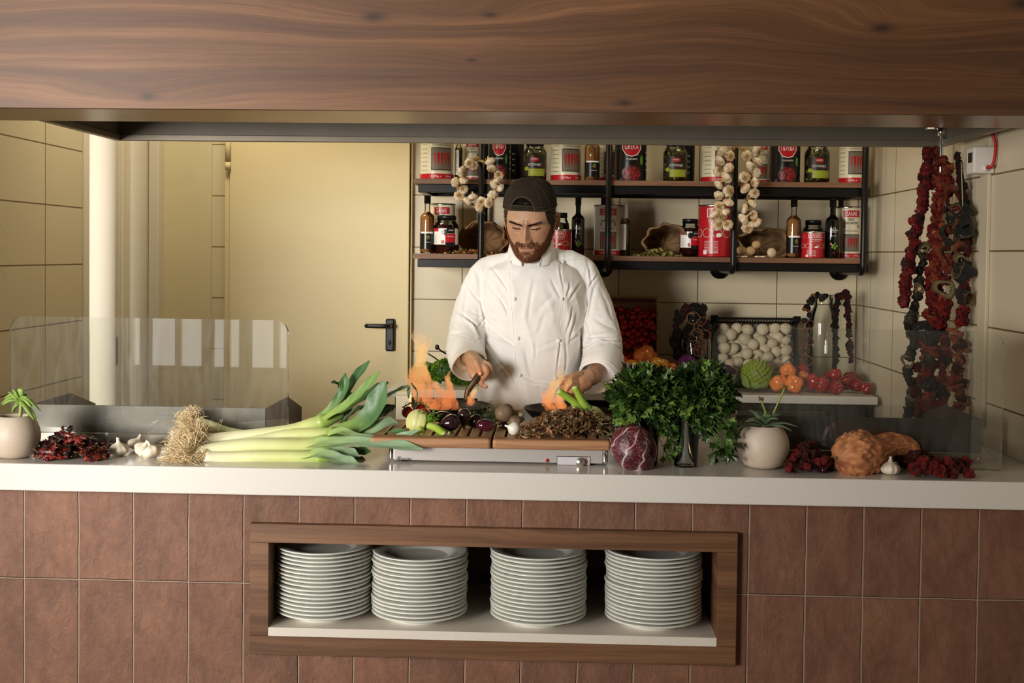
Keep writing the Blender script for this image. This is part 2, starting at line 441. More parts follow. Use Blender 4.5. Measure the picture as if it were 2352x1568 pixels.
# painted strip of wall left of the metal door, with a tiled reveal
def X(u, Y): return P(u, 585, Y).x
w2 = MB(); w2.box((X(352, 4.75), 4.75, 0), (X(488, 4.75), 4.85, ZT)); struct('wall_passage', w2, M['paint'])
w3 = MB(); w3.box((X(486, 4.73), 4.735, 0), (X(522, 4.73), 4.80, ZT)); struct('wall_reveal', w3, tile_mat('tile_reveal', 0, .9, .20, -2, 1.305+.0, srgb(226,212,176), srgb(150,128,88), .004, .35, .02))
# the bright tiled room beyond the passage
w4 = MB(); w4.box((-3.5, 5.6, 0), (-1.2, 5.7, ZT)); struct('wall_beyond', w4, tile_mat('tile_beyond', 0, .9, .20, -2, 1.51, srgb(236,232,220), srgb(170,160,140), .004, .35, .02))
# trims of the passage: end of the tiled wall, frame mouldings
def vbar(name, u0, u1, Y, d, mat, z0=0, z1=ZT, bev=.003):
    m = MB(); m.box((X(u0, Y), Y, z0), (X(u1, Y), Y+d, z1), bev); return struct(name, m, mat)
vbar('trim_1', 174.5, 193, 4.285, .05, M['paint_white'])
vbar('trim_2', 264, 283, 4.66, .06, M['paint_white'])
vbar('trim_3', 283, 342, 4.70, .06, M['paint_white'])
vbar('trim_4', 341, 364, 4.68, .08, M['paint_white'])
vbar('trim_5', 268, 274, 4.655, .02, M['paint_white'])
# open white door leaf in the passage
dl = MB(); dl.box((X(205, 4.62), 4.62, .02), (X(265, 4.62), 4.66, 2.3), .003)
d2 = struct('door_2', dl, M['paint_white'])
lp = MB(); lp.box((X(265, 4.64)-.0, 4.63, P(270, 838, 4.64).z), (X(271, 4.64), 4.65, P(270, 772, 4.64).z), .004)
part('latch_plate', lp, M['steel'], d2)
bi = MB()
a = P(150, 880, 5.3); b = P(212, 765, 5.3)
bi.box((a.x, 5.25, 0), (b.x, 5.45, b.z), .01)
solo('dark_locker', bi, pm('navy_locker', srgb(52,52,58), .4), 'dark grey cupboard seen through the narrow gap beside the white door', 'cupboard')

# metal door
door = MB(); za, zb = .02, 2.2
xl, xr = X(528, 4.64), X(940, 4.64)
door.box((xl, 4.63, za), (xr, 4.68, zb), .003)
dr = struct('door_1', door, M['door_paint'])
fr = MB(); fr.box((X(518, 4.66), 4.645, 0), (xl-.003, 4.72, 2.35), .002); fr.box((xr+.003, 4.645, 0), (X(947, 4.66), 4.72, 2.35), .002)
fr.box((X(518,4.66), 4.645, zb+.004), (X(947,4.66), 4.72, zb+.07), .002)
struct('trim_6', fr, M['door_paint'])
hg = MB(); c = P(523, 365, 4.62)
for z0, z1 in ((c.z-.04, c.z-.012), (c.z-.01, c.z+.11)): hg.tube([(c.x, 4.625, z0), (c.x, 4.625, z1)], .011, 16)
hg.ball((c.x, 4.625, c.z-.045), .006)
part('hinge', hg, M['door_paint'], dr)
c = P(896, 769, 4.62)
hp = MB(); hp.box((c.x-.017, 4.612, c.z-.062), (c.x+.017, 4.631, c.z+.062), .006, 3)
hp.ball((c.x, 4.612, c.z-.028), (.006, .003, .009), 10, 6)
hpo = part('handle_plate', hp, M['black_plastic'], dr)
hb = MB(); p0 = P(896, 748, 4.6); q = P(842, 748, 4.57)
hb.tube(spline([(p0.x, 4.612, p0.z), (p0.x, 4.58, p0.z), (p0.x-.012, 4.568, p0.z), (lerp(p0.x, q.x, .6), 4.568, p0.z), (q.x, 4.572, p0.z)], 20), .0085, 12)
hb.ball((q.x, 4.572, p0.z), .0085)
part('lever', hb, M['black_plastic'], hpo)

M['tile_trim'] = pm('trim_cream', srgb(205,192,166), .4)
# conduit cover and electric box on the right wall
cv = MB(); cv.box((1.120, 3.25, 1.05), (1.13, 3.31, 1.83), .002); struct('trim_7', cv, M['tile_trim'])
eb = thing('socket_box', 'white electric switch box with red cable on the right tiled wall', 'switch box', (1.100, 3.255, 1.750))
m_ = MB(); m_.box((-.026, -.03, -.035), (.0285, .03, .035), .005, 3)
part('housing', m_, M['white_plastic'], eb)
m_ = MB(); m_.box((-.0285, -.018, -.006), (-.0255, .010, .020), .001); part('switch_panel', m_, M['black_plastic'], eb)
m_ = MB(); m_.tube(spline([(.006, -.034, -.022), (.016, -.046, -.016), (.022, -.048, .012), (.022, -.046, .045), (.012, -.040, .075)], 24), .0042, 10); part('red_cable', m_, pm('red_cable', srgb(180,20,25), .4), eb, 'red cable')
m_ = MB(); m_.tube([(.004, -.028, -.022), (.004, -.036, -.022)], .009, 18); part('cable_gland', m_, M['white_plastic'], eb)
# gas pipes under the hood on the right
gp = thing('gas_pipe', 'chrome flexible gas pipe running down beside the hanging dried vegetables', 'pipe', (0, 0, 0))
c0 = P(2180, 345, 3.40)
m_ = MB(); pts = [(c0.x, 3.47, c0.z+.05-.004*i) for i in range(28)]
m_.tube(pts, [.006+.0018*(i % 2) for i in range(28)], 12); part('flexible_hose', m_, M['chrome'], gp)
m_ = MB(); m_.tube([(c0.x, 3.47, c0.z+.04), (c0.x, 3.47, c0.z+.075)], .013, 6); m_.tube([(c0.x-.04, 3.49, c0.z+.07), (c0.x+.05, 3.49, c0.z+.07)], .009, 12); part('fitting', m_, M['chrome'], gp)

# ================================================================== wooden hood front and extraction hood
ZH = 1.808
hd = thing('hood_cladding', 'long walnut veneer fascia panel running across the top over the counter', 'panel', (0, 0, 0))
m_ = MB(); m_.box((-1.9, 2.72, ZH), (1.13, 2.74, 2.40)); part('fascia', m_, M['wood_hood'], hd)
m_ = MB(); m_.box((-1.9, 2.741, ZH), (1.128, 2.995, ZH+.02)); part('underside', m_, wood_mat('walnut_underside', srgb(110,78,52), srgb(150,112,76), srgb(176,138,98), 0, .3, 1.0, (), 6.0), hd)
eh = thing('extractor_hood', 'dark grey metal extraction hood open below, behind the wooden fascia', 'hood', (0, 0, 0))
x0, x1, y0, y1 = -1.29, 1.075, 3.0, 3.52
m_ = MB()
m_.box((x0, y1, ZH+.018), (x1, y1+.004, 2.15)); m_.box((x0-.004, y0, ZH+.018), (x0, y1, 2.15)); m_.box((x1, y0, ZH+.018), (x1+.004, y1, 2.15)); m_.box((x0, y0-.004, ZH+.03), (x1, y0, 2.15))
m_.box((x0, y0, 2.15), (x1, y1, 2.16)); part('canopy', m_, M['hood_dark'], eh)
m_ = MB()
m_.box((x0-.012, y1-.004, ZH), (x1+.012, y1+.014, ZH+.018), .002); m_.box((x0-.012, y0, ZH), (x0+.006, y1, ZH+.018), .002); m_.box((x1-.006, y0, ZH), (x1+.012, y1, ZH+.018), .002)
part('rim', m_, M['hood_metal'], eh)
m_ = MB()
for i in range(5):
    xa = lerp(x0, x1, (i+.1)/5); xb = lerp(x0, x1, (i+.9)/5); m_.box((xa, y0+.08, 2.10), (xb, y1-.04, 2.12), .003)
part('filter', m_, M['steel_dark'], eh)

# ================================================================== front counter
YC = 2.72
m_ = MB(); m_.box((-1.699, YC, .938), (1.129, 3.46, 1.0), .003)
solo('countertop', m_, M['stone'], 'pale stone countertop slab running the whole width of the tiled front', 'countertop')
YT = 2.762
NX0, NX1, NZ0, NZ1 = -.655, .366, .6105, .8252
def wall_with_hole(X0, X1, Z0, Z1, hx0, hx1, hz0, hz1, Y0, Y1):
    m = MB()
    m.box((X0, Y0, Z0), (hx0, Y1, Z1)); m.box((hx1, Y0, Z0), (X1, Y1, Z1))
    m.box((hx0, Y0, Z0), (hx1, Y1, hz0)); m.box((hx0, Y0, hz1), (hx1, Y1, Z1)); return m
struct('wall_front', wall_with_hole(-1.699, 1.129, 0, .937, NX0-.012, NX1+.012, NZ0-.012, NZ1+.012, YT, YT+.05), M['tile_front'])
nf = thing('plate_niche', 'walnut framed open niche let into the tiled counter front, holding the plates', 'niche', (0, 0, 0))
YF = 2.742; FW = .0433
m_ = MB(); m_.box((NX0-FW, YF, NZ1), (NX1+FW, YF+.02, NZ1+FW), .0008, 1); m_.box((NX0-FW, YF, NZ0-FW), (NX1+FW, YF+.02, NZ0), .0008, 1)
part('frame_rail', m_, M['wood_frame'], nf)
for xa in (NX0-FW, NX1):
    m_ = MB(); m_.box((xa, YF, NZ0+.0004), (xa+FW, YF+.02, NZ1-.0004), .0008, 1); part('frame_stile', m_, M['wood_frame'], nf)
m_ = MB(); m_.box((NX0-.008, YF+.02, NZ0-.01), (NX0, 3.15, NZ1+.008)); m_.box((NX1, YF+.02, NZ0-.01), (NX1+.008, 3.15, NZ1+.008)); m_.box((NX0, YF+.02, NZ1), (NX1, 3.15, NZ1+.008)); m_.box((NX0, YF+.02, NZ0-.01), (NX1, 3.15, NZ0)); m_.box((NX0, 3.15, NZ0-.01), (NX1, 3.16, NZ1+.008))
part('lining', m_, M['wood_frame'], nf)
m_ = MB(); m_.box((NX0, YF-.001, NZ0), (NX1, 3.149, NZ0+.0202), .001, 1); part('shelf_slab', m_, M['slab'], nf)
ZS = NZ0+.0202
# plates
pl = MB(); Rp = .113
prof = [(0, .006), (.062, .006), (.066, .007), (.078, .0155), (.084, .0175), (.108, .0215), (.1125, .0212), (.1132, .0195), (.112, .0185), (.086, .013), (.078, .0095), (.070, .003), (.0695, 0), (.064, 0), (.0635, .0025), (0, .0025)]
pl.lathe(prof, 72)
pme = pl.mesh('dinner_plate', pm('white_china', srgb(222,221,212), .12, coat=.3))
ordn = ['topmost', 'second from top', 'third from top', 'fourth from top', 'fifth from top', 'sixth from top', 'seventh from top', 'eighth from top', 'ninth from top', 'tenth from top', 'eleventh from top', 'twelfth from top', 'thirteenth from top', 'fourteenth from top', 'fifteenth from top', 'sixteenth from top', 'seventeenth from top', 'eighteenth from top']
for sx, n, nm, sp in ((750, 17, 'leftmost', .0094), (971, 16, 'second from left', .0093), (1246, 17, 'third from left', .0093), (1512, 18, 'rightmost', .0091)):
    X0 = X(sx, 2.85); rr = random.Random(sx)
    for k in range(n):
        dx = 0 if k == 0 else rr.uniform(-.0022, .0022)
        solo('dinner_plate', pme, None, 'white dinner plate, %s in the %s stack of the niche' % (ordn[n-1-k], nm), 'plate', (X0+dx, 2.852+rr.uniform(-.0015, .0015), ZS+k*sp), (0, 0, rr.uniform(0, 6)), 'white plates in the %s stack' % nm)

# ================================================================== back counter
bc = thing('back_counter', 'low steel refrigerated counter with pale top under the wall shelves', 'counter', (0, 0, 0))
bx0, bx1 = -.60, X(2022, 4.27)
m_ = MB(); m_.box((bx0, 4.26, .982), (bx1, 4.668, 1.01), .003); part('worktop', m_, M['stone'], bc)
m_ = MB(); m_.box((bx0+.02, 4.32, .05), (bx1-.03, 4.66, .981)); part('body', m_, M['dark'], bc)
xs = [bx0+.03, -.18, .24, .62, bx1-.17]
for i in range(4):
    m_ = MB(); m_.box((xs[i]+.004, 4.285, .90), (xs[i+1]-.004, 4.32, .955), .003); m_.box((xs[i]+.004, 4.285, .60), (xs[i+1]-.004, 4.32, .885), .003)
    d = part('drawer_front', m_, M['steel'], bc)
    m_ = MB(); m_.box((xs[i]+.03, 4.272, .868), (xs[i+1]-.03, 4.286, .878), .002); part('grip', m_, M['steel_dark'], d)

# ================================================================== stove behind the counter
st = thing('cooktop', 'black cooking range set behind the front counter before the chef', 'stove', (0, 0, 0))
m_ = MB(); m_.box((-.62, 3.47, .30), (.52, 3.80, .985), .004); part('body', m_, M['steel_dark'], st)
m_ = MB(); m_.box((-.60, 3.475, .985), (.50, 3.79, 1.0), .002)
part('hob_plate', m_, M['black_metal'], st)

# ================================================================== steel wind guards standing on the counter
def guard(u0, u1, vt0, vb0, Yf, Yb, name, label, peak, panel_u0=None):
    g = thing(name, label, 'guard', (0, 0, 0))
    xa, xb = X(u0, Yf), X(u1, Yf); zt = vt0
    m = MB(); m.box((xa, Yf, 1.026), (xb, Yf+.003, zt), .0005, 1); part('front_panel', m, M['steel_dark'], g)
    m = MB(); m.box((xa, Yf-.006, 1.001), (xb, Yf-.002, 1.0255), .0005, 1)
    part('base_strip', m, M['steel'], g)
    for xx in (xa, xb):
        m = MB(); Y2 = Yb
        prof_ = [(Yf+.003, 1.001), (Y2, 1.001), (Y2, zt+peak[2]), (lerp(Yf, Y2, peak[0]), zt+peak[1]), (Yf+.003, zt)]
        V = [(xx-.0015, y, z) for y, z in prof_]+[(xx+.0015, y, z) for y, z in prof_]; n = 5
        F = [tuple(range(n))[::-1], tuple(range(n, 2*n))]+[(i, (i+1) % n, n+(i+1) % n, n+i) for i in range(n)]
        m.add(V, F, flat=True); part('side_panel', m, M['steel_dark'], g)
    for xx in (lerp(xa, xb, .02), lerp(xa, xb, .98)):
        m = MB(); m.ball((xx, Yf-.007, 1.013), .004, 10, 6); part('screw', m, M['chrome'], g)
    return g
guard(72, 612, 1.096, 0, 3.03, 3.455, 'wind_guard', 'low smoked steel guard with peaked side panels behind the left glass screen', (.58, .0, -.05))
guard(1698, 2265, 1.107, 0, 2.96, 3.44, 'wind_guard', 'low dark steel guard behind the right glass screen and the gourd', (.6, .0, -.05))

# ================================================================== glass screens
def glass_pane_mat(name, haze, tint):
    m, nt, b = _nt(name); L = nt.links; nt.nodes.remove(b)
    out = nt.nodes['Material Output']
    tr = nt.nodes.new('ShaderNodeBsdfTransparent'); tr.inputs[0].default_value = c4(tint)
    gl = nt.nodes.new('ShaderNodeBsdfGlossy'); gl.inputs['Roughness'].default_value = .015
    df = nt.nodes.new('ShaderNodeBsdfDiffuse'); df.inputs[0].default_value = (.9, .88, .82, 1)
    lw_ = nt.nodes.new('ShaderNodeFresnel'); lw_.inputs[0].default_value = 1.6
    fr_ = nmath(nt, 'ADD', nmath(nt, 'MULTIPLY', lw_.outputs[0], 2.0), .02)
    mx = nt.nodes.new('ShaderNodeMixShader'); L.new(fr_, mx.inputs[0]); L.new(tr.outputs[0], mx.inputs[1]); L.new(gl.outputs[0], mx.inputs[2])
    # wiped streaks left on the glass
    p = posn(nt)
    n1 = noise_n(nt, mapping(nt, p, (30, 1, 4), rot=(0, R(35), 0)), 1, 6, .7, 2.0); n2 = noise_n(nt, p, 2.2, 2)
    hz = nmath(nt, 'MULTIPLY', ramp(nt, n1, [(.35, 0.25), (.75, 1.0)]), ramp(nt, n2, [(.35, 0.25), (.7, 1.0)]))
    mx2 = nt.nodes.new('ShaderNodeMixShader'); L.new(nmath(nt, 'MULTIPLY', hz, haze), mx2.inputs[0]); L.new(mx.outputs[0], mx2.inputs[1]); L.new(df.outputs[0], mx2.inputs[2])
    L.new(mx2.outputs[0], out.inputs[0]); return m
rwl = MB()
for a_, b_ in (((-4.2, -4.05, 0), (-4.08, -4.0, 2.75)), ((-2.38, -4.05, 0), (3.2, -4.0, 2.75)), ((-4.08, -4.05, 0), (-2.38, -4.0, .48)), ((-4.08, -4.05, 2.52), (-2.38, -4.0, 2.75))): rwl.box(a_, b_)
struct('wall_rear', rwl, M['paint_white'])
wf = MB()
for x_ in (-4.08, -3.67, -3.25, -2.83, -2.43): wf.box((x_, -3.88, .48), (x_+.05, -3.84, 2.52))
for z_ in (.48, 1.1, 1.8, 2.47): wf.box((-4.08, -3.88, z_), (-2.38, -3.84, z_+.05))
w_ = struct('window_1', wf, M['paint_white'])
M['curtain'] = pm('sheer_curtain', srgb(220,208,180), .9)
for x_ in (-3.95, -3.42, -3.1, -2.7):
    cu_ = MB(); pts_ = [(x_+.12*i/12, -3.78+.02*math.sin(i*1.7)) for i in range(13)]
    cu_.add([Vector((a_, b_, .3)) for a_, b_ in pts_]+[Vector((a_, b_, 2.6)) for a_, b_ in pts_], [(i, i+1, 14+i, 13+i) for i in range(12)]); part('curtain', cu_, M['curtain'], w_)
M['pane_l'] = glass_pane_mat('glass_pane_left', .16, (.95, .965, .94))
M['pane_r'] = glass_pane_mat('glass_pane_right', .10, (.95, .965, .94))
M['glass_edge'] = pm('glass_edge', srgb(130,165,140), .08, trans=.6, ior=1.5)
def pane(name, label, xa, xb, Ya, Yb, z1, mat, rad=.035):
    """upright sheet from (xa,Ya) to (xb,Yb), rounded upper corners"""
    t = thing(name, label, 'glass screen', (0, 0, 0), group=None)
    L_ = math.hypot(xb-xa, Yb-Ya); dx = (xb-xa)/L_; dy = (Yb-Ya)/L_
    outl = [(0, 1.001), (L_, 1.001)]
    for k in range(9): a = PI/2*k/8; outl.append((L_-rad+rad*math.cos(a), z1-rad+rad*math.sin(a)))
    for k in range(9): a = PI/2+PI/2*k/8; outl.append((rad+rad*math.cos(a), z1-rad+rad*math.sin(a)))
    n = len(outl); th = .004
    F3 = lambda s, z, o: Vector((xa+dx*s-dy*o, Ya+dy*s+dx*o, z))
    m = MB(); m.add([F3(s, z, -th) for s, z in outl], [tuple(range(n))], flat=True)
    me = part('pane', m, mat, t, smooth=False)
    m = MB(); V = [F3(s, z, -th) for s, z in outl]+[F3(s, z, th) for s, z in outl]
    m.add(V, [(i, (i+1) % n, n+(i+1) % n, n+i) for i in range(n)], flat=True)
    part('ground_edge', m, M['glass_edge'], t, smooth=False)
    return t
pane('glass_screen', 'upright glass screen with rounded corners, smeared, at the left end of the counter', X(24, 3.01), X(664, 2.985), 3.01, 2.985, 1.320, M['pane_l'])
pane('glass_screen', 'upright clear glass screen with rounded corners at the right end, behind the gourd', X(1640, 2.935), X(2311, 2.87), 2.935, 2.87, 1.323, M['pane_r'])

# ================================================================== generic clear glass, used for jars, bottles and tumblers
def thin_glass(name, tint, refl=1.3):
    m, nt, b = _nt(name); L = nt.links; nt.nodes.remove(b); out = nt.nodes['Material Output']
    tr = nt.nodes.new('ShaderNodeBsdfTransparent'); tr.inputs[0].default_value = c4(tint)
    gl = nt.nodes.new('ShaderNodeBsdfGlossy'); gl.inputs['Roughness'].default_value = .04
    fr_ = nt.nodes.new('ShaderNodeFresnel'); fr_.inputs[0].default_value = 1.5
    mx = nt.nodes.new('ShaderNodeMixShader'); L.new(nmath(nt, 'MULTIPLY', fr_.outputs[0], refl), mx.inputs[0]); L.new(tr.outputs[0], mx.inputs[1]); L.new(gl.outputs[0], mx.inputs[2])
    L.new(mx.outputs[0], out.inputs[0]); return m
M['glass'] = thin_glass('clear_jar_glass', (.93, .95, .93))
M['lead_red'] = pm('label_red', srgb(186,24,36), .35)
M['ink_dark'] = pm('ink_dark', srgb(52,48,42), .5)
M['ink_white'] = pm('ink_white', srgb(236,232,224), .4)
M['tin_cream'] = pm('tin_cream', srgb(226,218,186), .3)
M['tin_pale'] = pm('tin_pale', srgb(214,208,198), .3)
M['tin_black'] = pm('tin_black', srgb(22,20,18), .28)
M['tin_red'] = pm('tin_red', srgb(180,24,36), .28)
M['tin_metal'] = pm('tin_rim', srgb(190,185,175), .25, metal=1)
M['pic_grey'] = pm('picture_grey', srgb(120,108,92), .5, var=.25, vs_=120)
M['green'] = pm('print_green', srgb(90,140,50), .5, var=.3, vs_=90)
M['lime'] = pm('print_lime', srgb(150,160,40), .5, var=.25, vs_=150)
M['tomato_print'] = pm('tomato_print', srgb(160,40,38), .4, col2=srgb(60,14,14), vs_=150)
M['tomato_dark'] = pm('print_dark_red', srgb(84,16,18), .4)
M['pepper_print'] = pm('pepper_print', srgb(170,26,30), .4)

# ------------------------------------------------------------------ wall shelf
ZL, ZU = 1.4885, 1.7535
sh = thing('pipe_shelf', 'two-tier wall shelf of walnut boards on black pipe brackets', 'shelf', (0, 0, 0))
for z in (ZL, ZU):
    m_ = MB(); m_.box((-.52, 4.305, z-.018), (1.062, 4.62, z), .001); part('shelf_board', m_, M['wood_shelf'], sh)
    m_ = MB(); m_.box((-.503, 4.31, z-.048), (1.08, 4.335, z-.0185), .002); m_.box((-.503, 4.59, z-.048), (1.08, 4.615, z-.0185), .002)
    for xx in (-.503, .16, .605, 1.055): m_.box((xx, 4.336, z-.048), (xx+.025, 4.589, z-.0185))
    part('shelf_frame', m_, M['black_metal'], sh)
for u in (1105, 1397, 1686, 1985):
    c = P(u, 500, 4.29); zb_ = 1.435
    m_ = MB(); pts = [(c.x, 4.29, 2.3), (c.x, 4.29, zb_+.03)] + [(c.x, 4.29+.025*(1-math.cos(a)), zb_+.03-.025*math.sin(a)) for a in [PI/2*k/6 for k in range(1, 7)]] + [(c.x, 4.66, zb_+.005)]
    m_.tube(pts, .0112, 14)
    p_ = part('pipe', m_, M['black_metal'], sh)
    m_ = MB(); m_.tube([(c.x, 4.655, zb_+.005), (c.x, 4.669, zb_+.005)], .034, 28); m_.tube([(c.x, 4.63, zb_+.005), (c.x, 4.656, zb_+.005)], .016, 16)
    part('flange', m_, M['black_metal'], p_)
    m_ = MB(); m_.tube([(c.x-.006, 4.62, ZL), (c.x-.006, 4.62, 2.3)], .010, 10); part('rear_pipe', m_, M['black_metal'], sh)

# ------------------------------------------------------------------ tins, jars and bottles
def shelf_pos(u0, u1, Y, z):
    xa = P(u0, 500, Y).x; xb = P(u1, 500, Y).x; return (xa+xb)/2, (xb-xa)/2
def peppers(m, x0, x1, z0, z1, r, n):
    for i in range(n):
        cx = lerp(x0, x1, (i+.5)/n); w = (x1-x0)/n*.36
        V = [(cx-w, z1-.15*(z1-z0)), (cx+w, z1-.15*(z1-z0)), (cx+w*.9, lerp(z0, z1, .5)), (cx+w*.1*(i % 3), z0+.05*(z1-z0)*(i % 3)), (cx-w*.8, lerp(z0, z1, .45))]
        m.add([Vector((r*math.sin(x/r), -r*math.cos(x/r), z)) for x, z in V], [(0, 4, 3, 2, 1)])
def tin(kind, u0, u1, Y, z, vtop, label, rot=0.0, group=None, ht=None):
    x, r = shelf_pos(u0, u1, Y, z); h = ht if ht else P((u0+u1)/2, vtop, Y-r).z - z
    t = thing({'paprika': 'food_tin', 'greka': 'food_tin'}.get(kind, 'food_tin'), label, 'tin', (x, Y, z), (0, 0, rot), group)
    body = {'paprika': 'tin_cream', 'greka': 'tin_black', 'zred': 'tin_red', 'zcream': 'tin_pale', 'zold': 'tin_cream'}[kind]
    ribs = kind in ('paprika', 'greka')
    prof = [(0, .0005), (r*.97, .0005), (r, .003), (r*.985, .006)]
    nr = 26
    for k in range(nr):
        zz = lerp(.012, h-.012, k/(nr-1)); d = (.0009 if k % 2 else -.0002) if (ribs and .1 < k/nr < .9) else 0
        prof.append((r*.98+d-.0006, zz))
    prof += [(r*.985, h-.006), (r, h-.003), (r*.985, h), (r*.94, h), (r*.94, h-.004), (0, h-.004)]
    m = MB(); m.lathe(prof, 48); part('body', m, M[body], t)
    m = MB(); m.lathe([(r*1.0+.0002, h-.0055), (r+.0012, h-.003), (r*.99, h+.0004), (r*.94, h+.0003)], 48); part('rim', m, M['tin_metal'], t)
    q = r+.0007; w = r
    def T(txt, hh, cz, mat='ink_dark', width=None, cx=0.0):
        b = text_mb(txt, hh, width, bend=q+.0004); part('lettering', b, M[mat], t, loc=(0, 0, cz), rot=(0, 0, cx/q), smooth=False)
    def L(w0, w1, z0, z1, mat, d=0.0, nm='label'):
        part(nm, patch(w0, w1, z0, z1, q+d), M[mat], t)
    if kind == 'paprika':
        L(-w*1.9, w*1.9, .003, h*.13, 'lead_red')
        L(-w*.25, w*1.05, h*.2, h*.68, 'ink_dark'); L(-w*.20, w*1.0, h*.22, h*.66, 'pic_grey', .0002, 'picture')
        m = MB(); peppers(m, -w*.12, w*.92, h*.28, h*.62, q+.0006, 5); part('pepper_print', m, M['pepper_print'], t)
        T('Rote Süße', h*.055, h*.80, width=w*.7, cx=w*.4); T('Geröstete Paprika', h*.05, h*.73, width=w*1.15, cx=w*.4)
        T('4100g e', h*.055, h*.07, 'ink_white', w*.6, w*.05); T('2500g', h*.05, h*.07, 'ink_white', w*.4, w*.85)
        for k in range(7): T('mmm mm mmm', h*.018, h*(.2+.09*k), width=w*.5, cx=-w*.75)
    elif kind == 'greka':
        m = MB(); V = [(-.48, .84), (.48, .84), (.52, .68), (.30, .57), (0, .54), (-.30, .57), (-.52, .68)]
        def WR(V_, s, d): return [Vector(((q+d)*math.sin(x*w*s/q), -(q+d)*math.cos(x*w*s/q), h*(.70+(z_-.70)*s))) for x, z_ in V_]
        ctr = (0, .70)
        m = MB(); m.add(WR([ctr]+V, 1.2, 0), [(0, 1+i, 1+(i+1) % 7) for i in range(7)]); part('badge_border', m, M['ink_white'], t)
        m = MB(); m.add(WR([ctr]+V, 1.08, .0003), [(0, 1+i, 1+(i+1) % 7) for i in range(7)]); part('badge', m, M['lead_red'], t)
        T('ΓΚΡΕΚΑ' if 'Greek' in label else 'GREKA', h*.11, h*.72, 'ink_white', w*.86)
        part('tomato_print', disc_patch(0, h*.16, w*.62, h*.17, q), M['tomato_dark'], t)
        tm_ = MB()
        for k in range(14): tm_.merge(disc_patch(w*.46*math.cos(k*2.4)*math.sqrt(k/14), h*(.16+.125*math.sin(k*2.4)*math.sqrt(k/14)), w*.13, h*.042, q+.0002+.00004*k))
        part('tomato_print', tm_, M['tomato_print'], t)
        part('sprig_print', disc_patch(w*.66, h*.44, w*.12, h*.10, q), M['green'], t)
        T('ΨΙΛΟΚΟΜΜΕΝΗ', h*.035, h*.46, 'ink_white', w*.7)
        for k in range(4): T('mmm mmm', h*.03, h*(.25+.12*k), 'ink_white', w*.28, w*1.15)
    elif kind == 'zred':
        L(-w*.62, w*.62, h*.76, h*.93, 'ink_white'); L(-w*.58, w*.58, h*.772, h*.918, 'tin_red', .0003)
        T('ZANAE', h*.10, h*.845, 'ink_white', w*.95)
        T('TOMATENMARK', h*.065, h*.69, 'ink_white', w*1.15); T('ΤΟΜΑΤΟΠΟΛΤΟΣ', h*.03, h*.61, 'ink_white', w*.8)
        for k in range(5):
            cx = (k-2)*w*.62
            b = MB(); n = 24
            ri = []
            for s_ in (.9, 1.0): ri.append([Vector(((q)*math.sin((cx+w*.29*s_*math.cos(a))/q), -(q)*math.cos((cx+w*.29*s_*math.cos(a))/q), h*(.46+.085*s_*math.sin(a)))) for a in [2*PI*i/n for i in range(n+1)]])
            b.strip(ri[0], ri[1]); part('tomato_outline', b, M['tin_cream'], t)
            part('leaf_print', disc_patch(cx+w*.02, h*.54, w*.07, h*.012, q+.0003), M['green'], t)
        part('seal_print', disc_patch(w*.1, h*.42, w*.17, h*.04, q+.0004), M['ink_white'], t)
        for k in range(8): T('mmmmm mmm mmmm', h*.014, h*(.30-.03*k), 'ink_white', w*.85, -w*.35)
        L(-w*.85, -w*.62, h*.05, h*.13, 'ink_white')
        T('4.55 KG', h*.035, h*.09, 'ink_white', w*.5, -w*.2)
    else:
        L(-w*.62, w*.62, h*.795, h*.925, 'lead_red', .0001, 'badge')
        T('ZANAE', h*.085, h*.86, 'ink_white', w*.85)
        T('SWEET', h*.045, h*.75, 'ink_dark', w*.45); T('RED PEPPERS', h*.045, h*.68, 'ink_dark', w*1.1)
        m = MB(); peppers(m, -w*.6, -w*.45, h*.57, h*.66, q, 1); peppers(m, w*.45, w*.6, h*.57, h*.66, q, 1); part('pepper_print', m, M['pepper_print'], t)
        T('Poivrons Rouges', h*.035, h*.53, 'ink_dark', w*.95)
        L(-w*.58, w*.62, h*.14, h*.47, 'ink_dark'); L(-w*.54, w*.58, h*.15, h*.46, 'pic_grey', .0002, 'picture')
        m = MB(); peppers(m, -w*.48, w*.5, h*.19, h*.43, q+.0006, 5); part('pepper_print', m, M['pepper_print'], t)
        L(-w*1.9, w*1.9, .003, h*.1, 'lead_red'); T('4100g e   2500g', h*.04, h*.055, 'ink_white', w*1.3)
    return t
jar_glass_prof = lambda r, h: [(0, .001), (r*.9, .001), (r, .01), (r, h*.66), (r*.97, h*.74), (r*.78, h*.83), (r*.72, h*.86), (r*.72, h*.9)]
